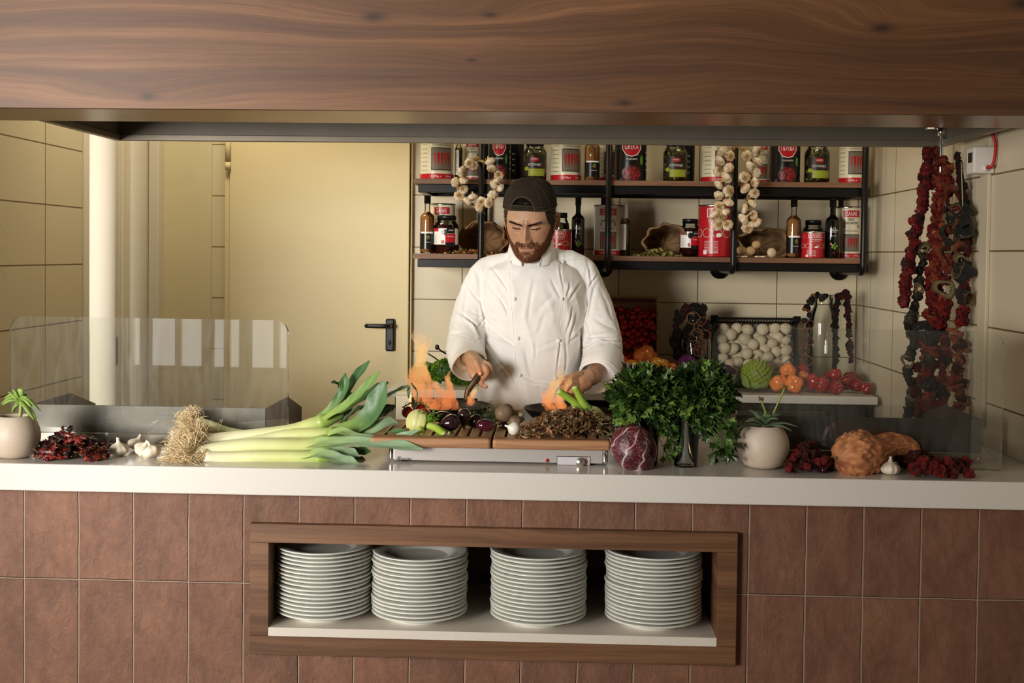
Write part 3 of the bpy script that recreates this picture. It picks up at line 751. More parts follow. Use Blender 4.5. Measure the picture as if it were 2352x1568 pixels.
def jar(kind, u0, u1, Y, z, vtop, label, group=None):
    x, r = shelf_pos(u0, u1, Y, z); h = P((u0+u1)/2, vtop, Y-r).z - z
    t = thing('glass_jar', label, 'jar', (x, Y, z), (0, 0, 0), group)
    m = MB(); m.lathe(jar_glass_prof(r, h), 40); part('glass', m, M['glass'], t)
    m = MB(); g = random.Random(u0)
    if kind == 'gherkin':
        m.lathe([(0, .004), (r*.72, .004), (r*.75, h*.7), (r*.6, h*.8), (0, h*.8)], 20, col=srgb(48,44,14))
        for k in range(46):
            a = g.uniform(PI, 2*PI); zz = g.uniform(.014, h*.78); rr = r*.84 if zz < h*.66 else r*.66
            c = Vector((rr*math.cos(a), rr*math.sin(a), zz)); col = srgb(*g.choice([(120,112,38), (92,90,28), (140,128,52), (74,72,22)]))
            mm = Matrix.Translation(c) @ Matrix.Rotation(a+PI/2, 4, 'Z') @ Matrix.Rotation(g.uniform(-1.5, 1.5), 4, 'Y')
            m.ball((0, 0, 0), (r*.28, r*.13, r*.13), 10, 6, col=col, M=mm)
        cm = pm('gherkins', (1,1,1), .3, vcol=True, var=.2, vs_=60)
    elif kind == 'red':
        m.lathe([(0, .004), (r*.93, .004), (r*.94, h*.66), (r*.8, h*.75), (0, h*.77)], 28, col=srgb(70,14,8))
        cm = pm('preserved_peppers', (1,1,1), .25, vcol=True, var=.6, vs_=40, col2=srgb(36,8,6))
    else:
        m.lathe([(0, .004), (r*.93, .004), (r*.94, h*.66), (r*.8, h*.75), (0, h*.78)], 28, col=srgb(30,26,14)); cm = pm('dark_olives', (1,1,1), .25, vcol=True, col2=srgb(70,66,36), vs_=70)
    part('contents', m, cm, t)
    m = MB(); rl = r*.76; m.lathe([(r*.73, h*.885), (rl, h*.88), (rl, h*.985), (rl*.95, h), (0, h)], 36); part('lid', m, M['black_plastic'], t)
    q = r+.0006; w = r
    def T(txt, hh, cz, mat, width, cx=0.0): part('lettering', text_mb(txt, hh, width, bend=q+.0006), M[mat], t, loc=(0, 0, cz), rot=(0, 0, cx/q), smooth=False)
    if kind == 'gherkin':
        part('label', patch(-w*1.0, w*1.0, h*.12, h*.62, q), pm('label_brown', srgb(40,32,22), .4), t)
        part('oval_badge', disc_patch(0, h*.53, w*.36, h*.055, q+.0003), M['lead_red'], t)
        T('FARMER', h*.035, h*.535, 'ink_white', w*.5); T('ΑΓΓΟΥΡΑΚΙΑ', h*.06, h*.40, 'ink_white', w*1.15)
        part('grass_print', patch(-w*.55, w*.95, h*.12, h*.30, q+.0003), M['lime'], t); T('800g', h*.03, h*.2, 'ink_white', w*.22, w*.6)
        part('gherkin_print', disc_patch(-w*.75, h*.30, w*.24, h*.05, q+.0006), M['lime'], t)
    elif kind == 'red':
        part('label', patch(-w*1.25, w*1.25, h*.24, h*.66, q), M['ink_white'], t)
        part('red_field', patch(w*.0, w*.85, h*.30, h*.52, q+.0003), M['lead_red'], t); part('red_field', patch(-w*1.2, -w*.6, h*.58, h*.66, q+.0003), M['lead_red'], t)
        part('black_field', patch(w*.1, w*.8, h*.525, h*.68, q+.0003), M['tin_black'], t); part('black_field', patch(w*.0, w*.85, h*.2, h*.30, q+.0003), M['tin_black'], t)
        part('round_emblem', disc_patch(-w*.08, h*.56, w*.24, h*.08, q+.0005), M['tin_black'], t); part('pepper_print', disc_patch(-w*.2, h*.31, w*.14, h*.05, q+.0005), M['pepper_print'], t)
        T('mm mmm', h*.03, h*.45, 'ink_white', w*.5, w*.42); T('mmmm', h*.03, h*.61, 'ink_white', w*.4, w*.45)
        for k in range(6): T('mmm mm', h*.012, h*(.28+.04*k), 'ink_dark', w*.3, -w*.9)
    return t
def bottle(kind, u0, u1, Y, z, vtop, label, group=None):
    x, r = shelf_pos(u0, u1, Y, z); h = P((u0+u1)/2, vtop, Y-r).z - z
    t = thing('glass_bottle', label, 'bottle', (x, Y, z), (0, 0, 0), group)
    dark = kind == 'dark'; slim = kind == 'oil'
    hs = .66 if not slim else .66; rn = .34 if not slim else .42
    prof = [(0, .001), (r*.9, .001), (r, .006), (r, h*(hs-.04)), (r*.96, h*(hs-.015)), (r*.80, h*(hs+.015)), (r*rn*1.4, h*(hs+.045)), (r*rn*1.1, h*(hs+.08)), (r*rn*1.1, h*.93)]
    bm_ = {'dark': pm('dark_bottle_glass', srgb(14,14,12), .08, coat=.5), 'amber': thin_glass('bottle_glass', (.97, .95, .9), 1.6), 'oil': thin_glass('oil_glass', (.95, .95, .85), 1.6)}[kind]
    m = MB(); m.lathe(prof, 36); part('glass', m, bm_, t)
    if not dark:
        m = MB(); k = .93; lv = {'amber': h*.72, 'oil': h*.66}[kind]
        pr = [(0, .004)]+[(a*k, b) for a, b in prof[2:] if b < lv]; pr += [(pr[-1][0]*.95, lv), (0, lv)]
        m.lathe(pr, 30)
        part('liquid', m, pm('vinegar' if kind == 'amber' else 'olive_oil', srgb(196,140,84) if kind == 'amber' else srgb(96,88,26), .1, trans=.35), t)
    m = MB(); rc = r*rn*1.35
    m.lathe([(rc*.9, h*(.86 if not slim else .74)), (rc, h*(.865 if not slim else .745)), (rc, h*.985), (rc*1.08, h*.985), (rc*1.08, h), (0, h)], 28)
    part('cap', m, M['white_plastic' if slim else 'black_plastic'], t)
    q = r+.0005; w = r
    def T(txt, hh, cz, mat, width, cx=0.0): part('lettering', text_mb(txt, hh, width, bend=q+.0006), M[mat], t, loc=(0, 0, cz), rot=(0, 0, cx/q), smooth=False)
    if kind == 'amber':
        part('label', patch(-w*1.3, w*1.3, h*.08, h*.36, q), M['tin_black'], t); part('white_band', patch(-w*.9, w*1.0, h*.345, h*.375, q+.0003), M['ink_white'], t)
        part('fruit_print', disc_patch(w*.25, h*.28, w*.25, h*.035, q+.0004), M['green'], t); part('fruit_print', disc_patch(w*.3, h*.275, w*.12, h*.02, q+.0006), M['pepper_print'], t)
        T('Condimento', h*.02, h*.2, 'ink_white', w*.8, w*.2)
    elif dark:
        T('AΘΩA', h*.028, h*.47, 'ink_white', w*1.1)
        m = MB(); n = 20; ri = [[Vector((q*math.sin(w*.22*s_*math.cos(a)/q), -q*math.cos(w*.22*s_*math.cos(a)/q), h*(.49+.022*s_*math.sin(a)))) for a in [2*PI*i/n for i in range(n+1)]] for s_ in (.85, 1.1)]
        m.strip(ri[0], ri[1]); part('ring_emblem', m, M['ink_white'], t)
        T('mmmm mm', h*.012, h*.44, 'ink_white', w*.6); T('Balsamico', h*.015, h*.38, 'ink_white', w*.7)
        gg = random.Random(3)
        for k in range(9): part('grape_print', disc_patch(gg.uniform(-.42, .42)*w, h*gg.uniform(.16, .26), w*.14, h*.018, q+.0002*k), M['lime' if k % 3 else 'pepper_print'] if k % 2 else M['green'], t)
        part('red_mark', patch(-w*.12, w*.12, h*.085, h*.10, q), M['lead_red'], t)
    else:
        part('label', patch(-w*1.1, w*.15, h*.12, h*.62, q), M['ink_white'], t)
        for k in range(9): T('mm mmm', h*.012, h*(.18+.045*k), 'ink_dark', w*.6, -w*.45)
    return t
YJ = 4.42
# upper tier, left to right
tin('paprika', 964, 1041, YJ, ZU, 330, 'ribbed cream tin with red base and pepper picture, leftmost on the upper shelf', ht=.17)
bottle('oil', 1043, 1061, YJ+.02, ZU, 300, 'slim bottle with long white label beside the leftmost upper tin')
tin('zold', 1061, 1108, 4.50, ZU, 330, 'dim cream tin at the back of the upper shelf, behind the garlic wreath', ht=.16)
tin('greka', 1120, 1172, 4.40, ZU, 330, 'black tin with red badge in Greek letters, right of the garlic wreath', ht=.17)
tin('greka', 1158, 1203, 4.51, ZU, 330, 'black tin half hidden behind the Greek badge tin and gherkin jar', rot=-1.2, ht=.17)
jar('gherkin', 1200, 1254, 4.40, ZU, 322, 'gherkin jar with green and brown label above the cap of the chef')
tin('paprika', 1263, 1333, 4.42, ZU, 330, 'cream tin of peppers with red base, right of the gherkin jar above the chef', ht=.17)
bottle('amber', 1341, 1376, 4.39, ZU, 290, 'amber bottle with black label on the upper shelf, between two cream tins')
tin('paprika', 1370, 1412, 4.52, ZU, 330, 'cream tin partly behind the second black pipe on the upper shelf', ht=.17)
tin('greka', 1409, 1484, 4.40, ZU, 330, 'black ribbed tin reading in Latin letters on the upper shelf, above the slim oil bottle', ht=.17)
jar('gherkin', 1521, 1577, 4.40, ZU, 322, 'gherkin jar on the upper shelf, left of the hanging garlic')
tin('greka', 1552, 1594, 4.53, ZU, 330, 'dark tin behind the gherkin jar left of the hanging garlic', rot=-.9, ht=.17)
tin('paprika', 1608, 1682, 4.45, ZU, 330, 'cream pepper tin on the upper shelf, half behind the left garlic braid', ht=.17)
tin('zold', 1724, 1766, 4.50, ZU, 330, 'dim cream tin on the upper shelf, right behind the right garlic braid', ht=.16)
tin('greka', 1765, 1836, 4.40, ZU, 330, 'black tin with red Greek badge on the upper shelf, right of the garlic braids', ht=.17)
jar('gherkin', 1845, 1903, 4.40, ZU, 322, 'rightmost gherkin jar on the upper shelf')
tin('paprika', 1924, 1990, 4.42, ZU, 330, 'cream pepper tin at the right end of the upper shelf', ht=.17, rot=-.3)
# lower tier
bottle('amber', 965, 998, 4.38, ZL, 448, 'amber vinegar bottle with black cap at the left end of the lower shelf')
tin('zold', 988, 1046, 4.48, ZL, 467, 'cream tin with red badge behind the red pepper jar, lower shelf left')
jar('red', 997, 1055, 4.385, ZL, 494, 'jar of dark red peppers with white and red label, lower shelf left')
tin('zred', 1157, 1185, 4.46, ZL, 520, 'red tin almost hidden behind the right shoulder of the chef', ht=.105)
jar('olive', 1268, 1308, 4.47, ZL, 488, 'jar of olives standing behind the red tin beside the face of the chef')
tin('zred', 1259, 1313, 4.37, ZL, 526, 'low red tomato tin beside the ear of the chef', rot=-.1)
bottle('dark', 1313, 1343, 4.40, ZL, 453, 'dark bottle with grape print, just right of the chef')
tin('zcream', 1364, 1428, 4.43, ZL, 470, 'tall pale tin with red badge and pepper picture behind a black pipe')
bottle('oil', 1423, 1449, 4.42, ZL, 470, 'slim olive oil bottle with white cap and label on the lower shelf')
jar('red', 1562, 1609, 4.45, ZL, 502, 'dark jar with black lid between the leaf sack and the big red tin')
tin('zred', 1604, 1682, 4.42, ZL, 470, 'tall red tomato tin behind the left garlic braid')
bottle('amber', 1807, 1840, 4.39, ZL, 456, 'amber bottle with black cap on the lower shelf, right of the potato sack')
jar('red', 1844, 1893, 4.46, ZL, 505, 'dark red jar standing behind the low red tin, lower shelf right')
tin('zred', 1842, 1895, 4.37, ZL, 531, 'low red tomato tin between the amber and the dark bottle, lower shelf right')
bottle('dark', 1896, 1930, 4.39, ZL, 456, 'dark bottle with grape print at the right end of the lower shelf')
tin('zold', 1918, 1980, 4.47, ZL, 474, 'cream tin with red badge at the right end of the lower shelf')

# ------------------------------------------------------------------ garlic bulbs
def garlic_mesh(seed, dirty=.5, neck=1.0, roots=True):
    g = random.Random(seed); n = g.randint(7, 9); ph = g.uniform(0, 6)
    white = Vector(srgb(232,222,200)); tan = Vector(srgb(184,150,98)); pur = Vector(srgb(190,160,150))
    m = MB(); prof = [(0, .03), (.3, .0), (.62, .05), (.86, .2), (.98, .4), (1.0, .55), (.92, .75), (.7, .95), (.42, 1.1), (.24, 1.22), (.17, 1.4*neck), (.15, 1.6*neck), (.17, 1.72*neck), (0, 1.72*neck)]
    zs = [p_[1] for p_ in prof]
    def fn(p, a, k):
        r0 = prof[k][0]; lob = abs(math.sin(n*.5*(a+ph)+.35*math.sin(2*a)))**.6
        s = 1-.16*(1-lob)*(1 if .05 < zs[k] < 1.15 else .3) + .03*math.sin(3*a+seed)
        tw = .25*max(0, zs[k]-.9)
        x = p.x*s; y = p.y*s; return Vector((x*math.cos(tw)-y*math.sin(tw)+.1*max(0, zs[k]-1.2)*math.cos(seed), x*math.sin(tw)+y*math.cos(tw)+.1*max(0, zs[k]-1.2)*math.sin(seed), p.z))
    V0 = len(m.v); m.lathe([(a, b) for a, b in prof], 40, fn=fn); cols = []
    for v in m.v:
        t_ = dirty*(.5+.9*vnoise(v, 1.6, seed)) + max(0, v.z-1.0)*1.2*dirty + (.5*dirty if v.z < .12 else 0); t_ = min(max(t_, 0), 1)
        s_ = .3*max(0, vnoise((v.x*3, v.y*3, v.z*.3), 2, seed+3)); cols.append(tuple(white.lerp(tan, t_).lerp(pur, s_)))
    m.c = cols; m.has_c = True
    if roots:
        for k in range(40):
            a = g.uniform(0, 6.28); l = g.uniform(.2, .62); d = Vector((math.cos(a), math.sin(a), -.4))
            m.tube([(0, 0, .03), Vector((0, 0, -.02))+d*l*.5, Vector((0, 0, .0))+d*l+Vector((g.uniform(-.1, .1), g.uniform(-.1, .1), .1))], [.03, .02, .012], 4, col=tuple(Vector(srgb(160,124,76))))
    for v in m.v: v.z -= .5
    return m
M['garlic'] = pm('garlic_skin', (1,1,1), .55, vcol=True, var=.10, vs_=4, bmp=.15, bs=8, bd=.02, stretch=(3,3,.6))
GM = [garlic_mesh(i, .80, .9).mesh('garlic_bulb', M['garlic']) for i in range(5)]
GW = [garlic_mesh(i+10, .16, 1.0, False).mesh('garlic', M['garlic']) for i in range(4)]
def garlic_string(name, label, pts_px, scale, Y, cord_pts):
    scale *= 1.5
    g = random.Random(len(pts_px)); t = thing(name, label, 'garlic', tuple(P(*cord_pts[0], Y)))
    base = t.location.copy()
    m = MB(); sp_ = spline([P(u, v, Y)+Vector((0, .004, 0))-base for u, v in cord_pts], 40)
    m.tube([(p_.x*1.0, p_.y+.03, p_.z) for p_ in (sp_[0], sp_[0]+Vector((0,0,.012)))], .016, 12, col=srgb(170,136,84))
    for o in range(3): m.tube([p_+Vector((.005*math.cos(i*.8+o*2.1), .004*math.sin(i*.8+o*2.1), 0)) for i, p_ in enumerate(sp_)], .0035, 6, col=srgb(170,136,84))
    for k in range(70):
        p_ = g.choice(sp_); d = Vector((g.uniform(-1, 1), g.uniform(-1, .1), g.uniform(-1, .6))).normalized()*g.uniform(.012, .03)
        m.tube([p_, p_+d*.6+Vector((0, 0, .004)), p_+d+Vector((g.uniform(-.005, .005), 0, -.004))], [.0011, .0008, .0003], 4, col=srgb(186,154,100))
    part('braid', m, pm('dry_garlic_stalk', (1,1,1), .7, vcol=True, var=.3, vs_=60), t)
    for k, (u, v) in enumerate(pts_px):
        p_ = P(u, v, Y-.012+g.uniform(-.012, .006)) - base
        d = Vector((g.uniform(-1, 1), g.uniform(-.8, .5), g.uniform(-.6, 1)))
        if k % 3 == 0: d = Vector((g.uniform(-.6, .6), 1, g.uniform(-.5, .3)))
        o = part('garlic_bulb', g.choice(GM), None, t, loc=p_, rot=aim(d).to_euler(), scale=scale*g.uniform(.85, 1.12))
    return t
f1 = lambda L_, ox: [(ox+x/3.92, 320+y/3.92) for x, y in L_]
garlic_string('garlic_wreath', 'round garlic wreath hanging on the first black pipe, left above the chef', f1([(620,235),(515,290),(780,260),(845,325),(455,385),(525,372),(530,452),(800,412),(858,440),(490,508),(612,520),(560,560),(692,560),(790,500),(668,612),(755,570),(825,365),(770,200),(580,215)], 930), .0125, 4.235,
    f1([(640,180),(540,280),(490,400),(500,500),(590,580),(680,620),(770,560),(830,460),(840,340),(770,230),(680,190)], 930))
garlic_string('garlic_braid', 'left one of two garlic braids hanging on the third pipe of the shelf', f1([(690,150),(605,190),(680,260),(588,290),(665,345),(592,412),(680,465),(592,505),(680,570),(597,605),(557,685),(648,660),(580,780),(670,770),(620,110),(600,700)], 1500), .0140, 4.235,
    f1([(745,40),(640,200),(640,400),(640,600),(610,700),(630,790)], 1500))
garlic_string('garlic_braid', 'right one of two garlic braids hanging on the third pipe of the shelf', f1([(845,150),(945,200),(920,300),(828,340),(915,390),(830,440),(912,485),(895,580),(822,625),(900,680),(812,720),(925,750),(850,795),(930,105),(870,240)], 1500), .0138, 4.235,
    f1([(735,40),(860,150),(880,300),(870,480),(850,620),(880,760)], 1500))

# ------------------------------------------------------------------ burlap sacks and what spills from them
M['burlap'] = pm('burlap', srgb(136,104,70), .85, var=.25, vs_=14, bmp=.5, bs=500, bd=.001)
M['kraft'] = pm('kraft_cloth', srgb(126,92,58), .8, var=.2, vs_=10, bmp=.3, bs=300, bd=.001)
def sack(u0, u1, vtop, Y, label, mat, mouth=0.0, seed=1, lie=.55):
    xa, xb = P(u0, 560, Y).x, P(u1, 560, Y).x; hh = P((u0+u1)/2, vtop, Y).z-ZL; w = (xb-xa)/2
    t = thing('burlap_sack', label, 'sack', ((xa+xb)/2, Y+.03, ZL)); m = MB(); n, k_ = 40, 22; V = []; F = []
    # a bag lying down: mouth ring faces the viewer, closed end behind
    for j in range(k_+1):
        s = j/k_; y = lerp(-.055, .085, s); rr = (1.0-.28*s**3)*(1.0 if j < k_ else 0)
        if j <= 2: rr *= 1.10-.05*j
        for i in range(n):
            a = 2*PI*i/n; x = math.cos(a)*w*rr; z = math.sin(a)*hh*.52*rr + hh*.5
            if z < .003: z = .003
            fold = .010*vnoise((math.cos(a)*2, math.sin(a)*2, s*2), 1.2, seed)*(1.6-s) + .004*math.sin(9*a+seed+4*s)
            up = (1-s)**2*max(0, math.sin(a))*hh*.12
            V.append(Vector((x*(1+fold*9), y - (1-s)*.03*math.cos(a-mouth) + fold, max(.003, z*(1+fold*5)+up))))
    for j in range(k_):
        for i in range(n): F.append((j*n+i, j*n+(i+1) % n, (j+1)*n+(i+1) % n, (j+1)*n+i))
    m.add(V, F); part('bag', m, mat, t)
    rim = V[:n]; m = MB(); m.tube(rim+[rim[0]], [.0045*(1+.4*math.sin(i*1.3)) for i in range(n+1)], 8); part('rolled_hem', m, mat, t)
    return t
sack(1060, 1158, 520, 4.44, 'brown sack of dried peppers behind the garlic wreath pipe on the lower shelf', M['kraft'], .4, 3)
sack(1482, 1578, 528, 4.44, 'burlap sack of dried leaves on the lower shelf, left of the dark jar', M['burlap'], 2.2, 5)
sack(1700, 1806, 535, 4.45, 'burlap sack with potatoes on the lower shelf, under the right garlic braid', M['burlap'], -.6, 8)
def leafy(m, c, size, g, cols, curl=.35):
    n = 5; d = Vector((g.uniform(-1, 1), g.uniform(-1, 1), g.uniform(-.3, .5))).normalized(); s = d.cross(Vector((g.uniform(-.5, .5), g.uniform(-.5, .5), 1))).normalized(); u = d.cross(s)
    L_, R_ = [], []
    for i in range(n):
        t = i/(n-1); w = size*.32*math.sin(PI*min(max(t, .04), .97))**.7; p_ = Vector(c)+d*size*(t-.5)+u*size*curl*(t-.5)**2*2
        L_.append(p_+s*w+u*w*.3); R_.append(p_-s*w+u*w*.3)
    m.strip(L_, R_, col=g.choice(cols))
def pile(name, label, cat, u0, u1, Y0, Y1, z, n, size, cols, mat, hmax=.02, group=None):
    g = random.Random(u0); m = MB(); xa, xb = P(u0, 570, Y0).x, P(u1, 570, Y0).x; cx = (xa+xb)/2
    for k in range(n):
        x = g.gauss(cx, (xb-xa)*.22); x = min(max(x, xa), xb); y = g.uniform(Y0, Y1); f_ = 1-abs(x-cx)/((xb-xa)/2+1e-6)
        leafy(m, (x, y, z+.003+g.uniform(0, hmax)*max(.1, f_)), size*g.uniform(.7, 1.2), g, cols)
    return solo(name, m, mat, label, cat, kind='stuff')
M['dryleaf'] = pm('dry_leaves', (1,1,1), .7, vcol=True, var=.2, vs_=50)
pile('bay_leaves', 'spilled dried green and yellow leaves in front of the left burlap sack', 'dried leaves', 1460, 1570, 4.32, 4.42, ZL, 260, .019, [srgb(170,158,84), srgb(120,118,58), srgb(196,178,110), srgb(84,84,44)], M['dryleaf'], .03)
pile('pasta_pieces', 'spilled red and yellow dried pieces in front of the brown sack', 'dried peppers', 1000, 1150, 4.32, 4.41, ZL, 260, .012, [srgb(190,40,34), srgb(200,150,80), srgb(176,134,70), srgb(120,110,50)], M['dryleaf'], .016)
M['potato'] = pm('potato_skin', srgb(176,146,104), .6, var=.15, vs_=12, bmp=.2, bs=60)
for (u, v, r, lb) in ((1703, 575, .018, 'round potato beside the third pipe at the left edge of the right sack'), (1724, 576, .0185, 'round tan potato in front of the right burlap sack'), (1737, 562, .017, 'small potato lying in the mouth of the right sack')):
    c = P(u, v, 4.36); m = MB(); m.ball((0, 0, 0), (r, r*.9, r*.88), 24, 16, fn=lambda d, p: p*(1+.08*vnoise(d, 1.5, u)))
    solo('potato', m, M['potato'], lb, 'potato', (c.x, 4.36, max(c.z, ZL+r*.86)), group='potatoes from the sack')
m = MB(); c = P(1770, 581, 4.35)
m.lathe([(.006, -.016), (.006, .0), (.010, .004), (.0165, .004), (.018, .010), (.013, .018), (0, .021)], 24)
solo('dried_mushroom', m, pm('pale_mushroom', srgb(200,180,146), .6, var=.15, vs_=80), 'small pale mushroom lying stem forward at the right of the potato sack', 'mushroom', (c.x, 4.35, ZL+.016), (R(80), 0, .3))
bn = MB(); bn.ball((0, 0, 0), (.0055, .0085, .0032), 14, 8, fn=lambda d, p: p+Vector((-.0022*(1-d.y*d.y), 0, 0))); bme = bn.mesh('white_bean', pm('bean_skin', srgb(214,200,168), .4))
g = random.Random(50)
for u in (1698, 1707, 1716, 1738, 1745, 1753):
    c = P(u, 586, 4.325); solo('white_bean', bme, None, 'flat pale bean lying loose at the shelf edge before the potatoes', 'bean', (c.x, 4.322+g.uniform(0, .012), ZL+.0034), (0, 0, g.uniform(0, 6)), 'loose beans on the shelf edge')

# ================================================================== warming tray with two slatted boards
wt = thing('warming_tray', 'flat electric warming tray with aluminium front, control panel and knob on the counter', 'warming tray', (0, 0, 0))
YW = 2.835; wx0, wx1 = P(893, 1055, YW).x, P(1396, 1055, YW).x
zt0, zt1 = 1.0045, 1.0355
m = MB(); m.box((wx0+.012, YW, zt0), (wx1-.012, YW+.33, zt1), .001); part('front_panel', m, pm('aluminium_front', srgb(206,200,194), .32, metal=.55, bmp=.02, bs=400), wt)
for xx in (wx0, wx1-.012):
    m = MB(); m.box((xx, YW-.001, zt0-.001), (xx+.0125, YW+.33, zt1+.002), .005, 3); part('corner_post', m, M['chrome'], wt)
for xx in (wx0+.035, wx1-.035):
    for yy in (YW+.02, YW+.30):
        m = MB(); m.lathe([(0, 1.0), (.0085, 1.0), (.009, 1.0048), (0, 1.0048)], 20); part('foot', m, M['black_plastic'], wt, loc=(xx, yy, 0))
def dial(u, v): return P(u, v, YW)
c = dial(1257, 1057); m = MB(); m.ball((0, 0, 0), (.0045, .003, .0045), 16, 10); part('indicator_light', m, pm('red_lens', srgb(150,14,18), .15), wt, loc=(c.x, YW-.0005, c.z))
a, b = dial(1279, 1047), dial(1356, 1069)
m = MB(); m.box((a.x, YW-.001, b.z), (b.x, YW, a.z), .0004, 1); cp = part('control_panel', m, M['black_plastic'], wt)
m = MB(); m.box((a.x+.0012, YW-.0014, b.z+.0012), (b.x-.0012, YW-.0009, a.z-.0012), .0002, 1); part('panel_face', m, pm('panel_face', srgb(196,192,196), .35), cp)
c = dial(1333, 1060); m = MB()
m.lathe([(0, 0), (.0105, 0), (.0105, .009), (.0095, .0115), (0, .0115)], 40, fn=lambda p, a_, k: Vector((p.x*(1+.03*math.cos(20*a_)), p.y*(1+.03*math.cos(20*a_)), p.z)) if k in (1, 2) else p)
part('knob', m, pm('turned_knob', srgb(200,192,180), .25, metal=.9), wt, loc=(c.x, YW-.0012, c.z), rot=(R(90), 0, 0))
m = MB(); L_ = [Vector((c.x+.0155*math.cos(a_), YW-.0018, c.z+.0155*math.sin(a_))) for a_ in [R(-30+75*i/10) for i in range(11)]]
R_ = [Vector((c.x+(.0157+.002*i/10)*math.cos(a_), YW-.0018, c.z+(.0157+.002*i/10)*math.sin(a_))) for i, a_ in enumerate([R(-30+75*i/10) for i in range(11)])]
m.strip(L_, R_); part('heat_mark', m, M['lead_red'], cp)
c = dial(917, 1052.5); m = MB(); n = 24
m.strip([Vector((c.x+.0042*math.cos(2*PI*i/n), YW-.0009, c.z+.0042*math.sin(2*PI*i/n))) for i in range(n+1)], [Vector((c.x+.0050*math.cos(2*PI*i/n), YW-.0009, c.z+.0050*math.sin(2*PI*i/n))) for i in range(n+1)])
m.merge(text_mb('B', .006), Matrix.Translation((c.x, YW-.0010, c.z)))
c2 = dial(934, 1053.5); m.merge(text_mb('artscher', .0072, .0235), Matrix.Translation((c2.x+.0006, YW-.0010, c2.z)))
part('lettering', m, M['tin_black'], wt, smooth=False)
M['board'] = wood_mat('beech_board', srgb(150,110,72), srgb(186,146,102), srgb(206,170,126), 1, .5, 2.2, (), 2.0)
M['board_x'] = wood_mat('beech_board_edge', srgb(128,84,54), srgb(168,122,84), srgb(186,142,102), 0, .5, 2.2, (), 4.0)
ZB = 1.0605
def board(u0, u1, label):
    xa, xb = P(u0, 1020, 2.82).x, P(u1, 1020, 2.82).x; cx = (xa+xb)/2; w = (xb-xa)/2
    t = thing('slatted_board', label, 'cutting board', (cx, 2.82, 0), group=None)
    z0, z1 = 1.0365, ZB
    m = MB(); m.box((-w, 0, z0), (w, .040, z1), .007, 4); part('front_rail', m, M['board_x'], t)
    m = MB(); m.box((-w, .27, z0), (w, .31, z1), .007, 4); part('back_rail', m, M['board_x'], t)
    m = MB(); n = 10; xs_ = [-w+.001+(2*w-.002)*i/n for i in range(n+1)]
    for i in range(n): m.box((xs_[i]+(.0035 if i else 0), .034, z0+.002), (xs_[i+1]-(.0035 if i < n-1 else 0), .276, z1-.0003), .001, 1)
    part('slats', m, M['board'], t)
    for xx in (-w*.7, w*.7):
        m = MB(); m.box((xx-.008, .05, z0-.003), (xx+.008, .26, z0+.001)); part('bearer', m, M['black_plastic'], t)
    return t
board(850, 1127, 'left slatted wooden board on the warming tray, under the eggplants')
board(1131, 1403, 'right slatted wooden board on the warming tray, under the dried herb bunch')

# ================================================================== leeks
M['leek'] = pm('leek', (1,1,1), .33, vcol=True, var=.08, vs_=10, stretch=(1,1,1), sss=.05)
M['leekleaf'] = pm('leek_leaf', (1,1,1), .42, vcol=True, var=.12, vs_=40, bmp=.12, bs=200)
M['root'] = pm('roots', (1,1,1), .7, vcol=True)
def c2(u, v): return (340+u/3.675, 800+v/3.675)
def leaf_mb(path, w, cols, fold=.35, tip=.15, up=(0, -.6, .8), ragged=True, base=.5):
    """V-folded strap leaf along path; w half width"""
    n = 26; sp_ = spline(path, n); up = Vector(up); m = MB(); rows = []; cc = []
    for i, p_ in enumerate(sp_):
        t = i/(n-1); d = (sp_[min(i+1, n-1)]-sp_[max(i-1, 0)]).normalized(); s = d.cross(up).normalized(); u_ = s.cross(d)
        ww = w*(base+(1-base)*min(1, t*3.0))*(1 if t < 1-tip else lerp(1, .25, (t-1+tip)/tip))
        row = []
        for k, x in enumerate((-1, -.66, -.33, 0, .33, .66, 1)):
            row.append(p_+s*ww*x+u_*ww*fold*(abs(x)**1.2)+u_*.0015*math.sin(t*22+x*4))
            g_ = .80+.2*abs(x); stv = 1.12 if k == 3 else (1.05 if k % 2 else .95)
            col = Vector(cols[0]).lerp(Vector(cols[1]), min(1, t*1.6)); cc.append(tuple(col*stv))
        rows.append(row)
    V = [p_ for r_ in rows for p_ in r_]; F = [(i*7+k, i*7+k+1, (i+1)*7+k+1, (i+1)*7+k) for i in range(n-1) for k in range(6)]
    return m.add(V, F, cc)
